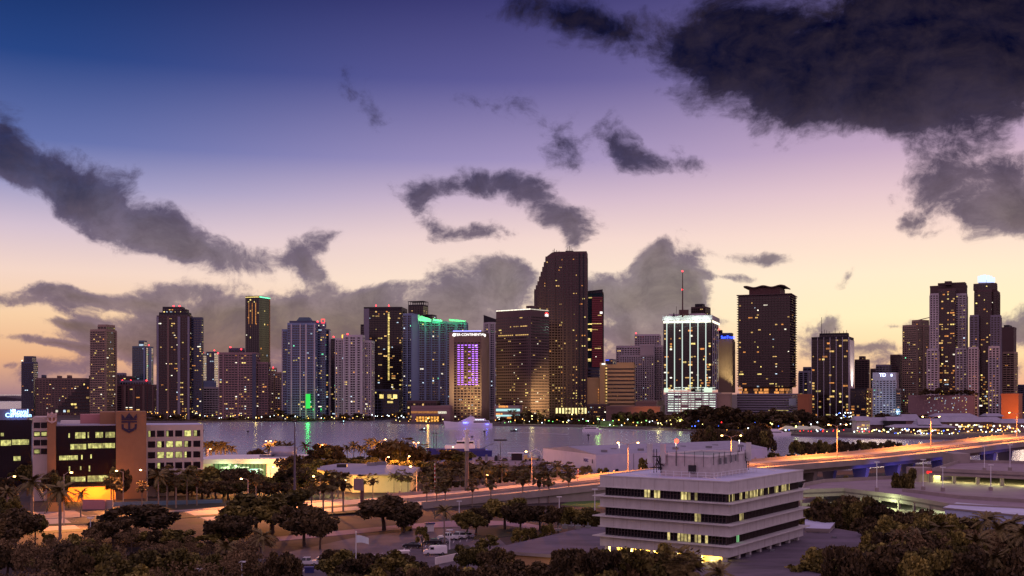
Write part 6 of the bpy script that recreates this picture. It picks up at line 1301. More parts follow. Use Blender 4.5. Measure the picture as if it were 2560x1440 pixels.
# white block to the right with punched windows
wb = [(i, j) for i in range(6) for j in range(4)]
mb = MB(); 
X0, X1 = lx(362,392), lx(508,392); zt = ZY(1064,390); zbb = 0
mb.box(X0, X1, 7, 27, 0, zt); mb.build('white_block', mat('block_white', (190,172,164), .8, var=.07, scale=.4, coord='World'), lo)
mb = MB(); mb.box(X0+.3, X1-.3, 7.3, 26.7, zt, zt+.12); mb.build('roof', MATS['roof_blue'], lo)
litc = {(0,0):.3,(2,0):.3,(4,0):1,(5,0):.5,(1,1):.6,(2,1):1,(3,1):1,(4,1):.5,(1,2):1,(2,2):1,(3,2):1,(4,2):.3,(1,3):.4}
for i, j in wb:
    x = lx(379+i*22.6, 392); z = ZY(1086+j*27.2,390); mb = MB(); mb.box(x-1.25, x+1.25, 6.95, 7.05, z-1.15, z+1.15); w_ = mb.build('window', MATS['glass_wine'] if 'glass_wine' in MATS else MATS['glass_dark'], lo)
    if (i, j) in litc: f_ = litc[(i, j)]; o = inst(PANE['lg'], 'lit_pane', w_, (x-1.1+1.1*f_, 6.9, z), (0,0,0), (2.2*f_, .08, 2.1))
for px in (371,): 
    for j in range(4): x = GX(px,390)-GX(290,385)
# left white block and the dark building with the blue sign
mb = MB(); mb.box(lx(80), lx(117.5), 4, 24, 0, Z3(1042)); mb.build('white_block', MATS['block_white'], lo)
for i in range(2):
    for j in range(4):
        x = lx(91+i*18); z = Z3(1062+j*21.5); mb = MB(); mb.box(x-1.05, x+1.05, 3.93, 4.02, z-1.0, z+1.0); w_ = mb.build('window', MATS['glass_wine'], lo)
        if j in (1, 3) and not (i == 1 and j == 3): inst(PANE['lg'], 'lit_pane', w_, (x, 3.9, z), (0,0,0), (1.7,.06,1.3))
db = empty('signed_office', (GX(30,425), 425, 0), 0, 'dark glass office at the left edge with blue white rooftop name sign', 'office building'); db.rotation_euler = (0, 0, OR_)
def dx(px, Y=425):
    s_ = (px-1280)/F; yl = Y-425; return (s_*(425+yl*co_)-GX(30,425)+yl*si_)/(co_-s_*si_)

mb = MB(); mb.box(dx(-60), dx(79), 0, 26, 0, ZY(1050,425)); mb.build('glass_block', MATS['glass_wine'], db); mb = MB(); mb.box(dx(-60), dx(66), 3, 20, ZY(1050,425), ZY(1024,425)); mb.build('roof_house', MATS['wall_grey'], db)
sgm = lamp_mat('sign_caribbean', (150,200,255), 4); 
text('Royal', 2.6, (dx(50), 2.7, ZY(1030,425)), sgm, db, 0, .1, 'sign_lettering'); text('Caribbean', 2.3, (dx(45), 2.7, ZY(1038.5,425)), sgm, db, 0, .1, 'sign_lettering'); crest(db, (dx(31), 2.7, ZY(1031,425)), 1.7, sgm)
light('POINT', (dx(42), -1, ZY(1033,425)), 900, (90,150,255), .5, parent=db)
for a, b_, y0, y1 in ((2,28,1114,1100),(30,73,1112,1099),(34,52,1152,1141),(2,10,1090,1082)):
    n = max(1, int((b_-a)/9))
    for i in range(n): x0 = dx(a+(b_-a)*i/n); x1 = dx(a+(b_-a)*(i+1)/n-.6); inst(PANE['lg'], 'lit_window', db, ((x0+x1)/2, -.1, (ZY(y0,425)+ZY(y1,425))/2), (0,0,0), (x1-x0, .12, ZY(y1,425)-ZY(y0,425)))
# garden walls in front of the offices
for px0, px1, Y, h, lb in ((206,262,352,3.2,'low pale garden wall under the orange lit wall'),(262,282,353,3.0,'grey gate panel right of the pale garden wall')):
    mb = MB(); mb.box(GX(px0,Y), GX(px1,Y), Y, Y+.3, 0, h); o = mb.build('garden_wall', MATS['stucco_pink'] if px0 < 250 else MATS['concrete']); tag(o, lb, 'wall')
mb = MB(); mb.box(GX(120,345), GX(160,345), 345, 345.3, 0, 3); o = mb.build('ramp_wall', MATS['stucco_orange']); tag(o, 'orange lit ramp wall between the two left royal palms', 'wall')
# ------------------------------------------------------------------ lamps
sod = (255,165,84); hot = lamp_mat('sodium_head', (255,190,110), 22); mat('pole', (170,150,140), .6, .3, var=.08)
def street_lamp(px, top, Y, arms=((-1,),), label='', group=None, P=5200, z0=0, lit=True, arm=2.2, col=sod, r=.13, hm=None, cat='street lamp', name='street_lamp', aim=None):
    h = ZY(top, Y)-z0; e = empty(name, (GX(px, Y), Y, z0), 0, label, cat, group)
    mb = MB(); mb.tube([(0,0,0),(0,0,h*.96)], [r*1.5, r], 7); mb.build('pole', MATS['pole'], e)
    for (sx,) in arms:
        mb = MB(); mb.tube([(0,0,h*.94),(sx*arm*.5,-.1,h*.99),(sx*arm,-.2,h+.12)], r*.6, 5); a = mb.build('arm', MATS['pole'], e)
        mb = MB(); mb.box(sx*arm-.5, sx*arm+.5, -.45, .1, h, h+.24); mb.build('lamp_head', MATS['metal_dark'], a)
        if lit:
            mb = MB(); mb.ball((0,0,0), .42, 8, .26); o = mb.build('bulb', hm or hot, a); o.location = (sx*arm, -.2, h-.1)
            if aim is not None: light('SPOT', (sx*arm, -.35, h-.75), P, col, .35, (sx*arm, -.35+aim[0], 0), aim[1], .6, e, 'lamp_light')
            else: light('POINT', (sx*arm, -.35, h-.75), P, col, .35, parent=e, name='lamp_light')
    return e
for px, top, lb in ((1570,1106,'double arm highway lamp rising left above the white office roof'),(1828,1088,'double arm highway lamp rising behind the office penthouse'),(2093,1061,'double arm highway lamp first right of the office on the bridge'),(2327,1041,'double arm highway lamp in the middle of the right bridge span'),(2542,1031,'double arm highway lamp near the right frame edge'),(2780,1018,'double arm highway lamp beyond the right frame edge')):
    i = at_px(px); Y = RP_[i].y+RN[i].y*-6.2; street_lamp(px, top, Y, ((-1,),(1,)), lb, 'double arm highway lamps', 90000, RP_[i].z-.2, arm=3.7, col=(255,152,62), aim=(.01, 150))
for px, top, Y, s, lb in ((308,1176,366,-1,'tall lit sodium lamp right of the tan crest tower base'),(368,1174,366,-1,'lit sodium lamp at the corner of the white punched window block'),(20,1190,352,1,'lit sodium lamp at the left frame edge behind orange foliage'),(620,1196,362,-1,'added lamp hidden by the big trees, left of the tall mast'),(800,1190,376,-1,'added lamp behind the palms, right of the tall mast'),(160,1180,310,1,'dark poled lamp between the two royal palms')):  # lamps either side of the mast are unseen, added for road light
    street_lamp(px, top, Y, ((s,),), lb, 'sodium lamps by the left highway', 140000, aim=(-12, 86), col=(255,158,84))
for px, top, Y, lb in ((1042,1165,hwY(1042,13),'bright lit lamp at the highway edge left of the grey monopole'),(1330,1128,hwY(1330,13),'added lamp among the palms between the monopole and the white office')):  # the one among the palms is unseen, added to light the ramp
    street_lamp(px, top, Y, ((-1,),), lb, 'sodium lamps on the ramp', 80000, 2, col=(255,150,76), aim=(-10, 150))
for px, top, Y, lb in ((965,1142,490,'lit lamp above the low hall roof'),(713,1172,440,'lit lamp over the yellow lit shrubs'),(676,1166,445,'lit lamp left of the yellow lit shrubs'),(671,1102,560,'twin lit lamp above the silver drum'),(801,1112,545,'lit lamp among the island shore trees'),(520,1122,540,'lit lamp by the shore palms beside the white block'),(958,1098,550,'lit lamp inside the orange lit palm crowns'),(1040,1106,550,'twin lit lamp right of the orange palms')):
    street_lamp(px, top, Y, ((-1,),(1,)) if 'twin' in lb else ((1,),), lb, 'sodium lamps on the island', 26000, arm=1.2)
for px, top, Y, lb in ((470,1212,404,'added low lamp among the trees below the white punched window block'),(560,1208,402,'added low lamp among the trees before the terminal'),(640,1206,408,'added low lamp between the terminal and the big trees'),(860,1200,404,'added low lamp before the cream hall wall'),(990,1194,420,'added low lamp below the bright orange palms'),(1110,1190,425,'added low lamp just left of the monopole foot'),(1215,1186,425,'added low lamp just right of the monopole foot'),(400,1216,400,'added low lamp at the foot of the tan tower'),(1020,1140,500,'added low lamp in the island trees left of the blue ship')):  # unseen lamps added to warm the palms and tree crowns
    street_lamp(px, top, Y, ((1,),), lb, 'added low lamps among the highway trees', 5200, arm=.6)
pale = lamp_mat('pale_head', (255,255,235), 1.5)
for px, top, Y, lb in ((1124,1326,262,'white unlit lamp pole beside the parked van'),(226,1296,262,'slim grey unlit lamp pole left of the big spreading tree'),(498,1424,196,'white lamp pole cut by the bottom edge at left'),(604,1406,200,'white lamp pole between the dark cars and the bottom edge'),(2495,1414,190,'pale lamp pole at the bottom edge under the right palms'),(1398,1243,318,'white lamp pole before the ramp wall'),(1487,1224,300,'white lamp pole beside the left edge of the office'),(1148,1254,330,'small grey lamp pole below the monopole'),(2192,1156,318,'white lamp pole first from the left on the garage deck'),(2308,1150,322,'white lamp pole by the garage stair tower'),(2357,1169,318,'white lamp pole beside the garage ramp'),(2461,1116,350,'white lamp pole on the upper garage deck'),(2525,1113,352,'white lamp pole on the upper garage deck nearest the frame edge'),(2477,1163,320,'white lamp pole right on the garage lower deck')):
    gz_ = 12.6 if 'upper' in lb else (9 if 'garage' in lb else 0)
    h = ZY(top, Y)-gz_; e = empty('lamp_pole', (GX(px, Y), Y, gz_), 0, lb, 'lamp pole', 'white lamp poles')
    mb = MB(); mb.tube([(0,0,0),(0,0,h)], [.14,.1], 6); mb.build('pole', MATS['white_metal'], e); mb = MB(); mb.box(-.75,.75,-.3,.3,h,h+.22); mb.build('lamp_head', MATS['white_metal'], e)
    if gz_: mb = MB(); mb.box(-.45,.45,-.45,.45,0,1.1); mb.build('base', MATS['concrete'], e)
# masts
e = empty('tall_mast', (GX(737,300), 300, 0), 0, 'very tall thin grey mast rising over the water left of centre', 'mast'); h = ZY(1050,300)
mb = MB(); mb.tube([(0,0,0),(0,0,h*.5),(0,0,h)], [.5,.33,.12], 8); mb.build('pole', mat('mast_grey', (96,84,96), .5, .3, var=.05), e); mb = MB(); mb.box(-.7,.7,-.1,.1,h-.6,h-.4); mb.build('top_bar', MATS['metal_dark'], e)
e = empty('monopole', (GX(1167,392), 392, 0), 0, 'thick grey concrete monopole carrying white cylindrical antenna sections', 'mast'); h = ZY(1055,392)
mb = MB(); mb.tube([(0,0,0),(0,0,h*.62)], [.85,.65], 12); mb.build('pole', MATS['concrete_dark'], e); mb = MB(); mb.tube([(0,0,h*.62),(0,0,h*.8)], [.8,.8], 12); mb.tube([(0,0,h*.8),(0,0,h*.86)], [.5,.5], 12); mb.tube([(0,0,h*.86),(0,0,h*.9)], [1.0,1.0], 12); mb.build('antenna_shroud', MATS['paint_white'], e)
for dx_, z in ((-.9,h*.92),(.7,h*.95),(0,h*.98)): mb = MB(); mb.tube([(0,0,h*.9),(dx_,0,z),(dx_*.6,0,z+1.4)], .1, 5); mb.build('antenna_arm', MATS['white_metal'], e)
e = empty('flood_mast', (GX(1251,530), 530, 0), 0, 'thin flood mast with flat dark head over the yard building', 'mast'); h = ZY(1102,530); mb = MB(); mb.tube([(0,0,0),(0,0,h)], [.16,.12], 6); mb.build('pole', MATS['metal_dark'], e); mb = MB(); mb.box(-3.2,3.2,-.5,.5,h,h+.7); mb.build('lamp_bank', MATS['metal_dark'], e)
e = empty('billboard', (GX(898,352), 352, 0), 0, 'two sided billboard on a brown post beside the highway', 'billboard'); h = ZY(1200,352)
mb = MB(); mb.tube([(1.0,0,0),(1.0,0,h-1)], [.65,.6], 10); mb.build('post', mat('rust_post', (86,60,62), .8), e); mb = MB(); mb.box(-2.2,1.6,-.35,.35,h-3.4,h+.4,((0,0,0),(.8,-.6),(.6,.8))); mb.build('board', mat('board', (120,104,112), .7), e)
for px, top, Y, lb in ((1087,1158,398,'red and white striped pole leaning over the highway kerb'),(1445,1172,404,'red and white striped pole near the ramp wall top')):
    h = ZY(top, Y)-1; e = empty('striped_pole', (GX(px, Y), Y, 1), 0, lb, 'striped pole', 'striped poles'); n = 14
    for par, m in ((0, mat('stripe_red', (180,60,60), .6, var=0)), (1, MATS['paint_white'])):
        mb = MB(); [mb.tube([(0,0,h*k/n),(0,0,h*(k+1)/n)], .16, 6) for k in range(par, n, 2)]; mb.build('stripes', m, e)
# flag poles
e = empty('flag_pole', (GX(890,204), 204, 0), 0, 'white flag pole with pale flag at the bottom centre', 'flag pole'); h = ZY(1331,204)
mb = MB(); mb.tube([(0,0,0),(0,0,h)], [.11,.07], 7); mb.build('pole', MATS['white_metal'], e); mb = MB(); mb.ball((0,0,h+.12), .14, 8); mb.build('finial', MATS['white_metal'], e)
mb = MB(); mb.box(-2.0,.0,-.05,.05,h-6.4,h-6.25); mb.build('yardarm', MATS['white_metal'], e)
def flag(parent, x0, z0, w, hgt, m, name='flag', sgn=1):
    mb = MB(); n = 14
    for i in range(n+1):
        t = i/n; y = .18*math.sin(t*7)*t; dz = -t*t*hgt*.55
        mb.v += [(x0+sgn*w*t, y, z0+dz*.7), (x0+sgn*w*t, y+.05, z0-hgt*(1-.35*t)+dz)]
    for i in range(n): mb.f.append((2*i, 2*i+2, 2*i+3, 2*i+1)); mb.mi.append(0)
    return mb.build(name, m, parent)
flag(e, .1, h-.5, 2.3, 1.5, mat('flag_white', (200,210,214), .8, var=.1))
fm2 = bpy.data.materials.new('flag_stripes'); fm2.use_nodes = True; t2 = fm2.node_tree; b2_ = t2.nodes['Principled BSDF']; w2 = t2.nodes.new('ShaderNodeTexWave'); w2.bands_direction = 'Z'; w2.inputs['Scale'].default_value = 1.6; co2 = t2.nodes.new('ShaderNodeTexCoord'); t2.links.new(co2.outputs['Object'], w2.inputs[0]); r2 = t2.nodes.new('ShaderNodeValToRGB'); r2.color_ramp.interpolation = 'CONSTANT'; r2.color_ramp.elements[0].color = (.5,.05,.07,1); r2.color_ramp.elements[1].position = .5; r2.color_ramp.elements[1].color = (.6,.58,.6,1); t2.links.new(w2.outputs[0], r2.inputs[0]); t2.links.new(r2.outputs[0], b2_.inputs['Base Color'])
f2 = empty('flag_pole', (GX(908,200), 200, 0), 0, 'short pole with red and white striped flag half hidden in the trees', 'flag pole'); mb = MB(); mb.tube([(0,0,0),(0,0,ZY(1408,200)+.3)], .06, 6); mb.build('pole', MATS['white_metal'], f2); flag(f2, .05, ZY(1408,200)+.2, 1.7, .9, fm2)
# ------------------------------------------------------------------ cars
def car_meshes(kind, paint):
    """length along +x, wheels on the ground; lower body, cabin glass, roof, lamps"""
    P = {'sedan': (4.7,1.8,[(-2.35,.35),(-2.38,.7),(-2.2,.95),(-1.3,1.0),(1.15,.98),(2.1,.82),(2.35,.62),(2.35,.33)],[(-1.75,.97),(-1.15,1.42),(.25,1.45),(1.15,.97)]),
         'suv': (4.8,1.95,[(-2.4,.4),(-2.42,.95),(-2.3,1.12),(1.0,1.1),(2.2,1.0),(2.42,.75),(2.42,.4)],[(-2.3,1.1),(-2.05,1.75),(.45,1.8),(1.15,1.1)]),
         'pickup': (5.6,1.95,[(-2.8,.5),(-2.8,1.15),(-.7,1.15),(1.3,1.14),(2.6,1.05),(2.8,.8),(2.8,.45)],[(-.75,1.14),(-.6,1.78),(.75,1.8),(1.4,1.13)]),
         'van': (5.5,2.0,[(-2.75,.4),(-2.75,2.0),(-2.6,2.15),(.9,2.15),(1.2,2.1),(1.75,1.3),(2.6,1.1),(2.75,.8),(2.75,.4)],[])}[kind]
    L, Wd, body, cab = P; out = []
    def ex(poly, w, inset=0, m='m', name='body', top=None):
        mb = MB(); k = len(poly); 
        for s in (-1, 1):
            for x, z in poly: mb.v.append((x, s*(w/2-(inset*max(0, (z-.95)/.6))), z))
        mb.f.append(tuple(range(k))); mb.f.append(tuple(reversed(range(k, 2*k))))
        for i in range(k): j = (i+1) % k; mb.f.append((i, k+i, k+j, j))
        mb.mi += [0]*(k+2); return mb
    out.append(('body', ex(body, Wd, .12), paint))
    if cab:
        out.append(('cabin_glass', ex(cab, Wd-.16, .28), 'glass_dark')); xs = [x for x, z in cab]; zt = max(z for _, z in cab)
        mb = MB(); tx0 = cab[1][0]; tx1 = cab[2][0]; mb.box(tx0-.05, tx1+.05, -Wd/2+.32, Wd/2-.32, zt-.04, zt+.05)
        for x in ((tx0+tx1)/2,): mb.box(x-.06, x+.06, -Wd/2+.1, Wd/2-.1, 1.0, zt)
        out.append(('roof', mb, paint))
    else:
        mb = MB(); mb.extr([(1.25,2.0),(1.72,1.36),(1.68,1.34),(1.15,2.0)], ((0,-.92,0),(1,0),(0,1)), -.0, 1.84); out.append(('windscreen', mb, 'glass_dark'))
        mb = MB(); mb.box(.35,1.2,-1.015,-.95,1.35,1.9); mb.box(.35,1.2,.95,1.015,1.35,1.9); out.append(('side_window', mb, 'glass_dark'))
    return out, L, Wd
def car(px, py, kind, paint, col, rz, label, rough=.3):
    mat(paint, col, rough, .2, var=.04, spec=.7); p = G(px, py); e = empty('parked_'+('car' if kind in ('sedan','suv') else kind), (p.x, p.y, .03), R(rz), label, {'sedan':'car','suv':'car','pickup':'pickup','van':'van'}[kind], 'vehicles parked in the lot')
    out, L, Wd = car_meshes(kind, paint)
    for n_, mb, m in out: mb.build(n_, MATS[m], e)
    for x in (-L*.31, L*.31):
        for s in (-1, 1):
            mb = MB(); mb.tube([(x,s*(Wd/2-.2),.34),(x,s*(Wd/2+.02),.34)], .34, 12); w_ = mb.build('wheel', MATS['tyre'], e); mb = MB(); mb.tube([(x,s*(Wd/2+.0),.34),(x,s*(Wd/2+.035),.34)], .2, 10); mb.build('rim', MATS['metal_grey'], w_)
    for s in (-1, 1):
        mb = MB(); mb.box(L/2-.14, L/2-.0, s*Wd*.36-.18, s*Wd*.36+.18, .66, .82); mb.build('headlight', MATS['white_metal'], e)
        mb = MB(); mb.box(-L/2-.02, -L/2+.06, s*Wd*.4-.12, s*Wd*.4+.12, .75, 1.0); mb.build('tail_light', mat('tail_red', (150,24,24), .4, var=0), e)
    return e
Wh = ('paint_car_white', (214,210,212)); Bk = ('paint_black', (26,22,28)); Sv = ('paint_silver', (150,146,156))
car(1088,1387,'van',*Wh,188,'white panel van parked nearest in the lot'); car(1031,1370,'sedan',*Bk,172,'black sedan parked alone left of the white van')
car(1081,1361,'sedan',*Bk,184,'black sedan parked first in the back row'); car(1103,1358,'sedan',*Sv,190,'silver sedan parked right of the back row black sedan')
car(1121,1350,'pickup',*Wh,170,'white pickup in the middle of the back row'); car(1144,1347,'suv',*Wh,165,'white suv second from the right in the back row'); car(1163,1345,'sedan',*Sv,160,'silver car at the right end of the back row')
car(768,1414,'pickup',*Wh,178,'white crew cab pickup at the lower left of the lot'); car(818,1404,'suv',*Wh,176,'white suv behind the white crew cab pickup'); car(800,1413,'sedan',*Wh,185,'white car half hidden behind the crew cab pickup')
car(642,1412,'sedan',*Bk,150,'dark sedan parked under the tall coconut palm'); car(665,1414,'sedan','paint_mauve',(110,96,116),150,'grey sedan right of the dark one under the palm')
mat('hedge', (34,36,20), .9, var=.3, scale=1)
for px, py in ((690,1412),(735,1420)):
    rn = random.Random(px); mb = MB()
    for i in range(900): leafquad(mb, Vector((rn.uniform(-2,2), rn.uniform(-.6,.6), rn.uniform(.05,.9))), .16, rn)
    o = mb.build('clipped_hedge', MATS['leaf_dark']); p = G(px, py); o.location = p; tag(o, 'low clipped hedge beside the crew cab pickup' if px > 700 else 'low clipped hedge beside the grey sedan', 'hedge', 'clipped hedges')
e = empty('dumpster', G(774,1432), .1, 'blue dumpster below the white crew cab pickup', 'dumpster'); mb = MB(); mb.extr([(-.9,0),(.9,0),(1.05,1.2),(-1.05,1.2)], ((0,-.6,0),(1,0),(0,1)), 0, 1.2); mb.build('body', mat('bin_blue', (44,48,110), .6), e); mb = MB(); mb.box(-1.08,1.08,-.68,.66,1.2,1.3); mb.build('lid', mat('bin_lid', (70,70,120), .5), e)
e = empty('forklift', G(1016,1328), .4, 'yellow and black forklift under the big tree left of the path', 'forklift'); mb = MB(); mb.box(-1.3,1.3,-.8,.8,.35,1.3); mb.build('body', mat('machine_yellow', (150,120,40), .6), e); mb = MB(); mb.box(-1.0,.6,-.7,.7,2.6,2.75); [mb.box(x-.06,x+.06,y-.06,y+.06,1.3,2.6) for x in (-.9,.5) for y in (-.6,.6)]; mb.build('cab_frame', MATS['metal_dark'], e)
mb = MB(); mb.box(1.3,1.45,-.5,-.35,.1,3); mb.box(1.3,1.45,.35,.5,.1,3); mb.build('lift_mast', MATS['metal_dark'], e)
for x in (-.8,.9):
    for s in (-1,1): mb = MB(); mb.tube([(x,s*.6,.4),(x,s*.85,.4)], .4, 12); mb.build('wheel', MATS['tyre'], e)
e = empty('pay_booth', G(1074,1328), .2, 'small white booth with blue awning behind the parked cars', 'booth'); mb = MB(); mb.box(-1.1,1.1,-.9,.9,0,2.1); mb.build('body', MATS['white_wall'], e); mb = MB(); mb.box(-1.4,1.4,-1.2,1.2,2.1,2.4); mb.build('awning', MATS['bin_blue'], e)
e = empty('gate_booth', G(1010,1402), .2, 'small white booth with dark red window left of the van', 'booth'); mb = MB(); mb.box(-1.1,1.1,-.9,.9,0,2.2); mb.build('body', MATS['white_wall'], e); mb = MB(); mb.box(-.7,.9,-.93,-.9,.8,1.8); mb.build('window', mat('win_red', (70,20,34), .3), e); mb = MB(); mb.box(-1.3,1.3,-1.1,1.1,2.2,2.35); mb.build('roof', MATS['white_wall'], e)
mb = MB(); a, b_ = G(1090,1412), G(1172,1395); wallrun(mb, [(a.x,a.y),(b_.x,b_.y)], 0, 1.6); o = mb.build('garden_wall', MATS['white_wall']); tag(o, 'pale garden wall behind the lamp pole below the van', 'wall')
# ------------------------------------------------------------------ boats
mat('yacht_white', (214,208,216), .35, var=.04, spec=.6); mat('hull_blue', (28,32,110), .45, var=.1); mat('hull_dark', (24,22,30), .5, var=0)
def hull(L, B, H, name, m, parent, stern=.85, sheer=.3, z0=-.6, flare=1.35):
    mb = MB(); n = 14
    for i in range(n+1):
        t = i/n; x = -L/2+L*t; b_ = B/2*(stern+(1-stern)*min(1, t*3))*(1 if t < .55 else max(.02, 1-((t-.55)/.45)**2.0)); zt = H*(1+sheer*max(0, t-.4)**1.5*2); xo = x if t < .85 else x
        mb.v += [(x-(t-.6)*H*.5*(t > .6), -b_/flare, z0), (x+(t-.8)*H*(t > .8), -b_, zt), (x+(t-.8)*H*(t > .8), b_, zt), (x-(t-.6)*H*.5*(t > .6), b_/flare, z0)]
    for i in range(n):
        a = i*4; b2 = a+4
        for j in range(4): jj = (j+1) % 4; mb.f.append((a+j, b2+j, b2+jj, a+jj)); mb.mi.append(0)
    mb.f.append((0,3,2,1)); mb.f.append((4*n,4*n+1,4*n+2,4*n+3)); mb.mi += [0,0]; return mb.build(name, m, parent)
def deckhouse(x0, x1, w, z0, z1, name, m, parent, rake0=.5, rake1=1.5):
    mb = MB(); zs = z1-z0; mb.extr([(x0,z0),(x1,z0),(x1-rake1*zs,z1),(x0+rake0*zs,z1)], ((0,-w/2,0),(1,0),(0,1)), 0, w); return mb.build(name, m, parent)
def boat(name, px, Y, L, label, cat, rz=0, zw=-1.5): return empty(name, (GX(px, Y), Y, zw), rz, label, cat)
y = boat('yacht', 1171, 1215, 54, 'large white motor yacht with blue lit name moored at the hotel quay', 'yacht', R(180)); L = 54
hull(54, 10, 5.2, 'hull', MATS['yacht_white'], y, sheer=.55); deckhouse(-24, 15, 8.6, 5.1, 8.2, 'deckhouse', MATS['yacht_white'], y, .3, 2.6); deckhouse(-20, 8.5, 7.6, 8.2, 10.6, 'upper_deckhouse', MATS['yacht_white'], y, .6, 2.4); deckhouse(-8, 3, 6, 10.6, 12.8, 'flybridge', MATS['yacht_white'], y, 1.2, 1.9)
mb = MB(); mb.box(-23, -6, 4.31, 4.36, 6.0, 7.6); mb.box(6.5, 9, 4.31, 4.36, 6.8, 7.3); mb.build('window_band', MATS['glass_dark'], y)
mb = MB(); mb.box(-25,27,-5.02,5.02,-.1,.35); 
nm = text('Seafair', 2.3, (2.6, 5.0, 5.9), lamp_mat('name_blue', (120,140,255), 5), y, R(180), .05, 'name_lettering')
light('POINT', (2.6, 7.5, 5.5), 700, (50,60,255), .4, parent=y, name='blue_light'); light('POINT', (-21, 7.5, 4.2), 350, (50,60,255), .4, parent=y, name='blue_light')
text('Seafair', 1.2, (-21.5, 5.0, 4.2), MATS['name_blue'], y, R(180), .05, 'name_lettering')
for i in range(7): mb = MB(); mb.ball((-17+i*1.5, 4, 9.3), .28, 6); mb.build('deck_lamp', lamp_mat('deck_lamp', (230,255,255), 5), y)
mb = MB(); mb.tube([(-2,0,12.6),(-3,0,15)], .2, 5); mb.box(-4,-1.5,-.8,.8,14,14.3); mb.build('radar_mast', MATS['yacht_white'], y)
s = boat('sightseeing_boat', 1481, 1098, 20, 'white two deck excursion boat on the water below the park', 'boat', 0); hull(20, 5.4, 2.2, 'hull', MATS['yacht_white'], s); deckhouse(-9, 7, 4.8, 2.1, 4.3, 'deckhouse', MATS['yacht_white'], s, .1, .6); deckhouse(-6, 4, 4, 5.9, 6.1, 'canopy', MATS['yacht_white'], s, 0, 0)
mb = MB(); mb.box(-8,3.5,-2.44,-2.4,2.9,3.7); mb.build('window_band', MATS['glass_dark'], s); mb = MB(); [mb.box(x-.08,x+.08,-1.9,-1.75,4.3,5.9) for x in (-5.5,-2,1.5,3.5)]; mb.build('canopy_posts', MATS['white_metal'], s)
s = boat('motor_yacht', 1946, 992, 24, 'white motor yacht with purple stern light at the basin mouth', 'yacht', 0); hull(23, 5.6, 2.6, 'hull', MATS['yacht_white'], s, sheer=.5); deckhouse(-10, 6, 4.8, 2.5, 4.6, 'deckhouse', MATS['yacht_white'], s, .2, 1.6); deckhouse(-7, 1.5, 4, 4.6, 6.3, 'flybridge', MATS['yacht_white'], s, .3, 1.4)
mb = MB(); mb.box(-8,2.2,-2.45,-2.41,3.0,3.9); mb.build('window_band', MATS['glass_dark'], s); mb = MB(); mb.box(-11,-8.6,-2.5,-2.0,3.0,3.5); mb.build('stern_light', lamp_mat('stern_purple', (90,60,255), 4), s)
v = boat('research_ship', 1150, 640, 40, 'blue hulled work ship with white wheelhouse moored behind the island trees', 'ship', R(180)); hull(38, 8, 5.4, 'hull', MATS['hull_blue'], v, sheer=.3); mb = MB(); mb.box(-15,14,-3.6,3.6,5.3,6.6); mb.build('deck_rail', MATS['hull_blue'], v)
deckhouse(-9, 9.5, 6.6, 5.4, 8.6, 'deckhouse', MATS['yacht_white'], v, .1, .3); deckhouse(-8.5, 2.5, 6, 8.6, 11.2, 'wheelhouse', MATS['yacht_white'], v, .1, .3); deckhouse(-6, -1.5, 4, 11.2, 12.8, 'bridge_top', MATS['yacht_white'], v, .1, .2)
mb = MB(); mb.box(-8.1,2.0,3.02,3.06,9.6,10.6); mb.box(-8.1,1.9,-3.06,-3.02,9.6,10.6); mb.build('wheelhouse_windows', MATS['glass_dark'], v); mb = MB(); mb.tube([(-3.6,0,12.6),(-3.6,0,15.6)], .25, 6); mb.ball((-3.6,0,15.9), .6, 8); mb.build('radar_mast', MATS['yacht_white'], v)
mb = MB(); mb.tube([(14,1.2,5),(14,1.2,16)], .2, 5); mb.tube([(15.6,-1.2,5),(15.6,-1.2,16)], .2, 5); mb.tube([(12.6,0,15.6),(17,0,15.6)], .15, 5); mb.build('gantry_mast', MATS['metal_dark'], v)
mb = MB(); mb.tube([(-11,0,5),(-11,0,11),(-11.8,0,11.6)], [.9,.7,.5], 8); mb.build('funnel', MATS['yacht_white'], v); mb = MB(); mb.tube([(-12,0,6),(-17,0,8.5),(-20,0,9.5)], .2, 5); mb.build('crane_boom', MATS['metal_grey'], v)
mb = MB(); mb.ball((4,3.6,7.6), .35, 6); mb.build('deck_lamp', lamp_mat('deck_lamp_warm', (255,235,170), 6), v)
for px, py, lb, rz in ((1057,1076,'small dark speedboat with turquoise light in front of the quay',0),(1285,1079,'small dark motorboat trailing a white wake',180),(856,1057,'tiny boat with blue white lights off the green lit tower',0)):
    Y = (HC+1.5)*F/(py-HZ); s = boat('motorboat', px, Y, 7, lb, 'boat', R(rz)); hull(7.5, 2.3, 1.1, 'hull', MATS['hull_dark'], s); deckhouse(-2, 1.2, 1.6, 1.1, 2.0, 'cabin', MATS['glass_dark'], s, .3, .8); mb = MB(); mb.ball((-2.2 if px > 1200 else 1.5,0,2.2), .4, 6); mb.build('deck_lamp', lamp_mat('boat_lamp', (190,240,255), 7), s)
wk = MB(); p0 = G(1290,1080,-1.49); p1 = G(1420,1086,-1.49); d = (p1-p0); n_ = Vector((-d.y, d.x, 0)).normalized(); wk.face([p0-n_*.4, p1-n_*2.2, p1+n_*2.2, p0+n_*.4]); o = wk.build('wake', mat('foam', (150,145,165), .6, var=.3, scale=.2, coord='World')); o['kind'] = 'structure'
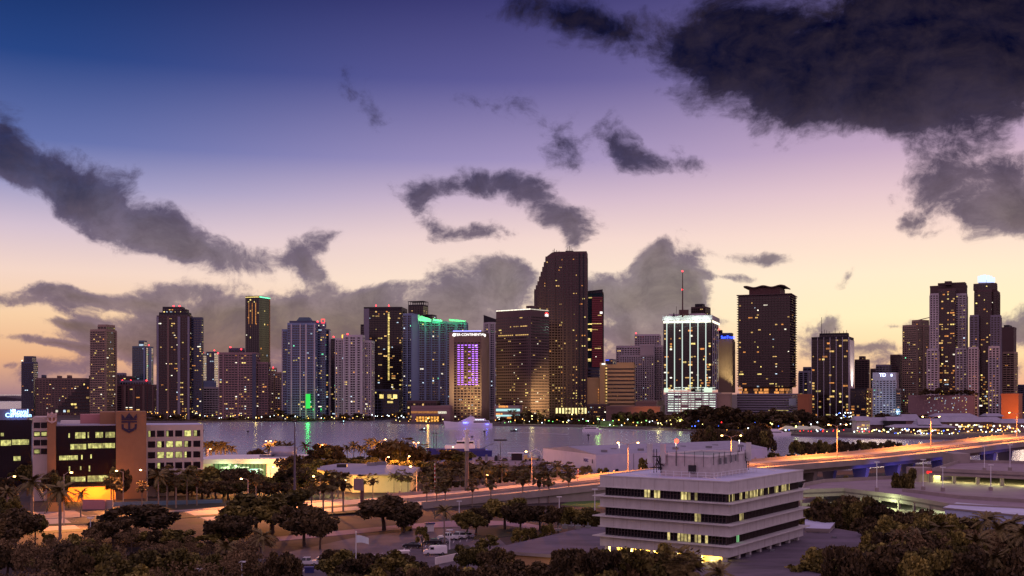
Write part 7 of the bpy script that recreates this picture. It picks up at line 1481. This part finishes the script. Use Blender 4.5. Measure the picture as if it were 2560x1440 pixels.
for px, py, top in ((620,1087,1077),(1211,1090,1077),(1471,1102,1086),(508,1082,1074),(1180,1096,1090)):
    Y = (HC+1.5)*F/(py-HZ); e = empty('channel_marker', (GX(px,Y), Y, -1.5), 0, {620:'channel marker post left, off the grid apartments',1211:'channel marker post in front of the large yacht stern',1471:'channel marker post below the excursion boat',508:'channel marker beside the white office block edge',1180:'short channel marker under the large yacht'}[px], 'channel marker', 'channel markers'); h = ZY(top, Y)+1.5; mb = MB(); mb.tube([(0,0,0),(0,0,h)], .3, 6); mb.build('post', MATS['metal_dark'], e); mb = MB(); mb.box(-1,1,-.1,.1,h-1.2,h); mb.build('board', MATS['metal_dark'], e)
# ------------------------------------------------------------------ market halls on the basin
def hall(px0, px1, Y, ev, rd, label, wall='wall_pink', depth=24, lit=0, base=None, over=2.0):
    e = empty('market_hall', (GX((px0+px1)/2, Y), Y, 0), 0, label, 'market hall'); w = (GX(px1,Y)-GX(px0,Y))/2; ze, zr = ZY(ev, Y), ZY(rd, Y)
    mb = MB(); mb.box(-w+over, w-over, over, depth-over, 0, ze); mb.build('wall', MATS[wall], e)
    mb = MB(); t_ = .5; mb.v += [(-w,0,ze),(w,0,ze),(w,depth,ze),(-w,depth,ze),(-w*.82,depth*.45,zr),(w*.82,depth*.45,zr),(w*.82,depth*.55,zr),(-w*.82,depth*.55,zr)]
    for f in ((0,1,5,4),(1,2,6,5),(2,3,7,6),(3,0,4,7),(4,5,6,7),(3,2,1,0)): mb.f.append(f); mb.mi.append(0)
    mb.build('roof', MATS['roof_lavender'], e); rn = random.Random(int(px0))
    if lit:
        n = int(2*w/3.2)
        for i in range(n):
            if rn.random() < lit: inst(pane_mesh(rn.choice(['lit_warm','lit_amber','lit_yellow','lit_warm','lit_white'])), 'lit_window', e, (-w+3+(2*w-6)*(i+.5)/n, over-.1, ze*(.35+.35*rn.random())), (0,0,0), (rn.uniform(1.2,3.4), .2, rn.uniform(.8,1.8)))
    return e
hall(2138,2182,1050,1052,1041,'small white lit market hall with dark upper storey at the left of the basin','wall_white',18,.9)
hall(2165,2226,1075,1062,1044,'market hall with plain sloping lavender roof behind the small white lit hall','wall_pink',22,.2)
hall(2218,2272,1060,1052,1042,'market hall with dark gable front and frame','wall_dark',20,.1)
hall(2258,2305,1110,1052,1036,'market hall roof left of the central pavilion, farther back','wall_pink',24,0)
hall(2238,2394,1010,1069,1062,'central round edged pavilion with wide low eaves and amber wall lamps','wall_tan',30,.5,over=5)
hall(2296,2356,1018,1062,1047,'steep upper roof of the central pavilion','wall_slate',18,0)
hall(2342,2446,1120,1042,1034,'long market hall roof with small sign light at the right','wall_slate',26,.1)
hall(2352,2520,1080,1055,1043,'long two storey market hall with rows of amber lit shops','wall_tan',26,.95)
hall(2468,2512,1130,1041,1034,'small hipped market roof at the far right','wall_pink',20,0)
hall(2505,2640,1060,1058,1048,'market hall running out of the frame at the right','wall_pink',26,.6)
# small lamps along the bay front and market; each is a lamp on a post
def lampling(px, py, Y, m, label, group, r=.55):
    z = ZY(py, Y); e = empty('small_lamp', (GX(px, Y), Y, 0), 0, label, 'lamp', group)
    if z > 1.5: mb = MB(); mb.tube([(0,0,0),(0,0,z)], .09, 4); mb.build('post', MATS['metal_dark'], e)
    key = 'b'+m
    if key not in PANE: q_ = MB(); q_.ball((0,0,0), 1, 6); PANE[key] = q_.mesh('bulb', LM[m])
    inst(PANE[key], 'bulb', e, (0,0,max(z,.8)), (0,0,0), (r,r,r)); return e
LM = {'w': lamp_mat('bulb_white', (235,250,255), 6), 'a': lamp_mat('bulb_amber', (255,180,80), 4), 'y': lamp_mat('bulb_yellow', (255,235,140), 4), 'r': lamp_mat('bulb_red', (255,40,40), 4), 'p': lamp_mat('bulb_purple', (150,70,255), 4), 'b': lamp_mat('bulb_blue', (70,110,255), 4), 'g': lamp_mat('bulb_green', (130,255,120), 4)}
rr = random.Random(21)
def strip(x0, x1, y0, y1, n, Y, pal, label, group, r=(.35,.7)):
    for i in range(n): px = x0+(x1-x0)*(i+rr.random())/n; lampling(px, rr.uniform(y0, y1), Y+rr.uniform(-8, 8), rr.choice(pal), label, group, rr.uniform(*r))
strip(2135,2235,1070,1084,24,1030,'yyawwrp','coloured lamp on the promenade before the small white lit hall','promenade lamps by the white lit hall')
strip(2235,2400,1072,1088,36,985,'yyawwywb','lamp glowing under the eaves of the central pavilion','lamps of the central pavilion')
strip(2400,2560,1062,1082,44,1030,'aaywawa','lamp before the long two storey market hall','lamps of the long market hall')
strip(500,935,1036,1046,34,1458,'yawya','lamp on the shore walk of the apartment island','lamps on the apartment island shore',(.35,.75))
strip(300,500,1028,1042,22,1455,'aayaw','lamp low on the shore left of the grid apartments','lamps left of the grid apartments',(.35,.75))
strip(935,1020,1036,1044,12,1440,'waww','lamp beside the river mouth','lamps by the river mouth')
strip(1235,1500,1046,1058,26,1270,'wwyag','lamp on the bay walk between the yacht and the green lawn','bay walk lamps left of the lawn')
strip(1500,1720,1048,1064,26,1150,'wwygaa','lamp on the bay walk right of the green lawn','bay walk lamps right of the lawn')
strip(1720,2130,1052,1078,36,1085,'wwabry','lamp at the water edge below the park','lamps at the park water edge')
strip(2090,2130,1030,1045,12,1150,'wbw','bluish lamp cluster before the black striped tower','bluish lamps by the striped tower')
strip(2000,2100,1075,1086,12,1045,'rwyr','red and white lamp on the basin quay','basin quay lamps')
strip(985,1110,1048,1054,10,1372,'yay','lamp on the pavilion quay','pavilion quay lamps')
FLN = {1495:'green tinted floodlight on the bright bay lawn',1330:'yellow floodlight beside the tallest tower steps, left one',1430:'yellow floodlight behind the park trees below the tallest tower',1645:'yellow floodlight at the fenced bay walk right of the lawn',1700:'pale green floodlight below the white lit garage podium',1990:'greenish floodlight above the pale peaked tents',2300:'floodlight at the front of the central market pavilion',2155:'floodlight before the small white lit market hall',2420:'amber floodlight before the long market hall, left one',2500:'amber floodlight before the long market hall, right one',640:'yellow floodlight on the shore below the grid apartments',500:'yellow floodlight on the shore left of the white curved block',1070:'amber floodlight at the glass pavilion on the quay',1930:'amber floodlight above the motor yacht with purple stern light'}
for px, py, Y, P, col in ((1495,1047,1225,26000,(190,255,130)),(1330,1040,1300,9000,(255,240,160)),(1430,1036,1340,12000,(255,240,150)),(1645,1058,1140,9000,(255,245,160)),(1700,1052,1150,9000,(230,255,150)),(1990,1066,1062,8000,(220,255,160)),(2300,1078,985,9000,(255,240,200)),(2155,1075,1028,5000,(255,250,170)),(2420,1066,1040,7000,(255,200,120)),(2500,1064,1040,7000,(255,200,120)),(640,1044,1450,7000,(255,220,130)),(500,1038,1460,9000,(255,220,120)),(1070,1046,1370,9000,(255,180,80)),(1930,1060,1060,6000,(255,160,80))):
    e = empty('flood_lamp', (GX(px,Y), Y, 0), 0, FLN[px], 'floodlight', 'waterfront floodlights'); z = max(3.5, ZY(py,Y)); mb = MB(); mb.tube([(0,0,0),(0,0,z)], .14, 5); mb.build('post', MATS['metal_dark'], e); mb = MB(); mb.ball((0,0,z), .8, 8); mb.build('bulb', LM['y'] if px != 1495 else LM['g'], e); light('POINT', (0,-1.5,z), P, col, .5, parent=e)
mb = MB(); mb.prism([tuple(G(a, b_, .05).xy) for a, b_ in ((1470,1063),(1545,1066),(1548,1054),(1475,1052))], .02, .06); struct('park_lawn', mb, mat('lawn_bright', (70,120,36), .9, var=.25, scale=.1, coord='World'))
for i, (px, w) in enumerate(((1975,9),(2012,12),(2040,9))):
    mb = MB(); Y = 1052; 
    mb.v += [(-w,0,2.2),(w,0,2.2),(w,10,2.2),(-w,10,2.2),(-w*.3,5,5.8),(w*.3,5,5.4)]
    for f in ((0,1,5,4),(1,2,5),(2,3,4,5),(3,0,4),(3,2,1,0)): mb.f.append(f); mb.mi.append(0)
    e = empty('event_tent', (GX(px,Y), Y, 0), 0, ('pale peaked tent on the basin quay, left one','pale peaked tent on the basin quay, middle one','pale peaked tent on the basin quay, right one')[i], 'tent', 'event tents'); mb.build('canopy', mat('tent', (190,200,170), .8, var=.05), e); mb = MB(); [mb.tube([(x,y_,0),(x,y_,2.3)], .12, 5) for x in (-w*.95, w*.95) for y_ in (.3, 9.7)]; mb.build('poles', MATS['white_metal'], e)
# undergrowth under the park trees: one mass each
def undergrowth(pix, Y, h, label_seed, n, dz=20):
    rn = random.Random(label_seed); mb = MB()
    for i in range(n):
        t = rn.random()*(len(pix)-1); j = int(t); u = t-j; px = pix[j][0]+(pix[j+1][0]-pix[j][0])*u; Yp = (Y(px) if callable(Y) else Y)+rn.uniform(0, dz); hh = h*(.6+.5*math.sin(px*.21)*math.sin(px*.053+2))
        leafquad(mb, Vector((GX(px, Yp), Yp, abs(rn.gauss(0, .55))*hh)), .95, rn)
    o = mb.build('undergrowth', MATS['leaf_dark']); o['kind'] = 'stuff'
undergrowth([(1290,0),(1500,0)], lambda p: bayY(p)+14, 7, 1, 5000); undergrowth([(1535,0),(1700,0)], lambda p: bayY(p)+14, 8, 2, 4500); undergrowth([(1690,0),(1960,0)], lambda p: 1140-(p-1690)*.1, 9, 3, 9000, 40); undergrowth([(1930,0),(2135,0)], 1190, 7.5, 4, 5000, 30); undergrowth([(2180,0),(2560,0)], 1262, 6, 5, 5000)
undergrowth([(300,0),(935,0)], 1474, 4.5, 6, 7000); undergrowth([(2300,0),(2440,0)], 1569, 3, 7, 10)
def ug_near(pix, h, seed, n, leaf=.32, w=14, m='leaf'):
    rn = random.Random(seed); mb = MB()
    for i in range(n):
        t = rn.random()*(len(pix)-1); j = int(t); u = t-j; p = G(pix[j][0]+(pix[j+1][0]-pix[j][0])*u, pix[j][1]+(pix[j+1][1]-pix[j][1])*u); p = p+Vector((0, rn.uniform(-w/2, w/2), 0)); k = .5+.5*math.sin(p.x*.9+math.sin(p.y*.4)*2)
        p.z = rn.random()**1.5*h*(.35+.65*k); leafquad(mb, p, leaf, rn)
    o = mb.build('undergrowth', MATS[m]); o['kind'] = 'stuff'
ug_near([(-40,1400),(150,1410),(400,1420),(700,1440)], 2.0, 1, 12000); ug_near([(2040,1330),(2200,1350),(2580,1370)], 3.0, 2, 16000, w=22); ug_near([(2040,1400),(2580,1440)], 3.0, 3, 12000, w=22); ug_near([(500,1216),(720,1218),(790,1214)], 2.2, 4, 9000, w=8, m='leaf'); ug_near([(1040,1188),(1350,1190),(1460,1186)], 2.4, 5, 9000, w=14, m='leaf_dark'); ug_near([(400,1232),(500,1228),(620,1226)], 1.4, 6, 4000, w=4)
ug_near([(780,1166),(900,1164),(1060,1166),(1180,1172)], 3.0, 7, 9000, w=16, m='leaf_dark'); ug_near([(-30,1300),(90,1330)], 2.5, 8, 4000, w=14, m='leaf_dark'); ug_near([(130,1368),(420,1362),(640,1380)], 1.3, 9, 7000, w=8, leaf=.2, m='leaf_dry')

mb = MB(); a, b_ = G(230,1268), G(556,1259); wallrun(mb, [(a.x,a.y),(b_.x,b_.y)], 0, 1.5, .2); o = mb.build('site_fence', mat('fence_blue', (96,120,136), .7, var=.1)); tag(o, 'low blue grey construction fence beside the left highway', 'fence')
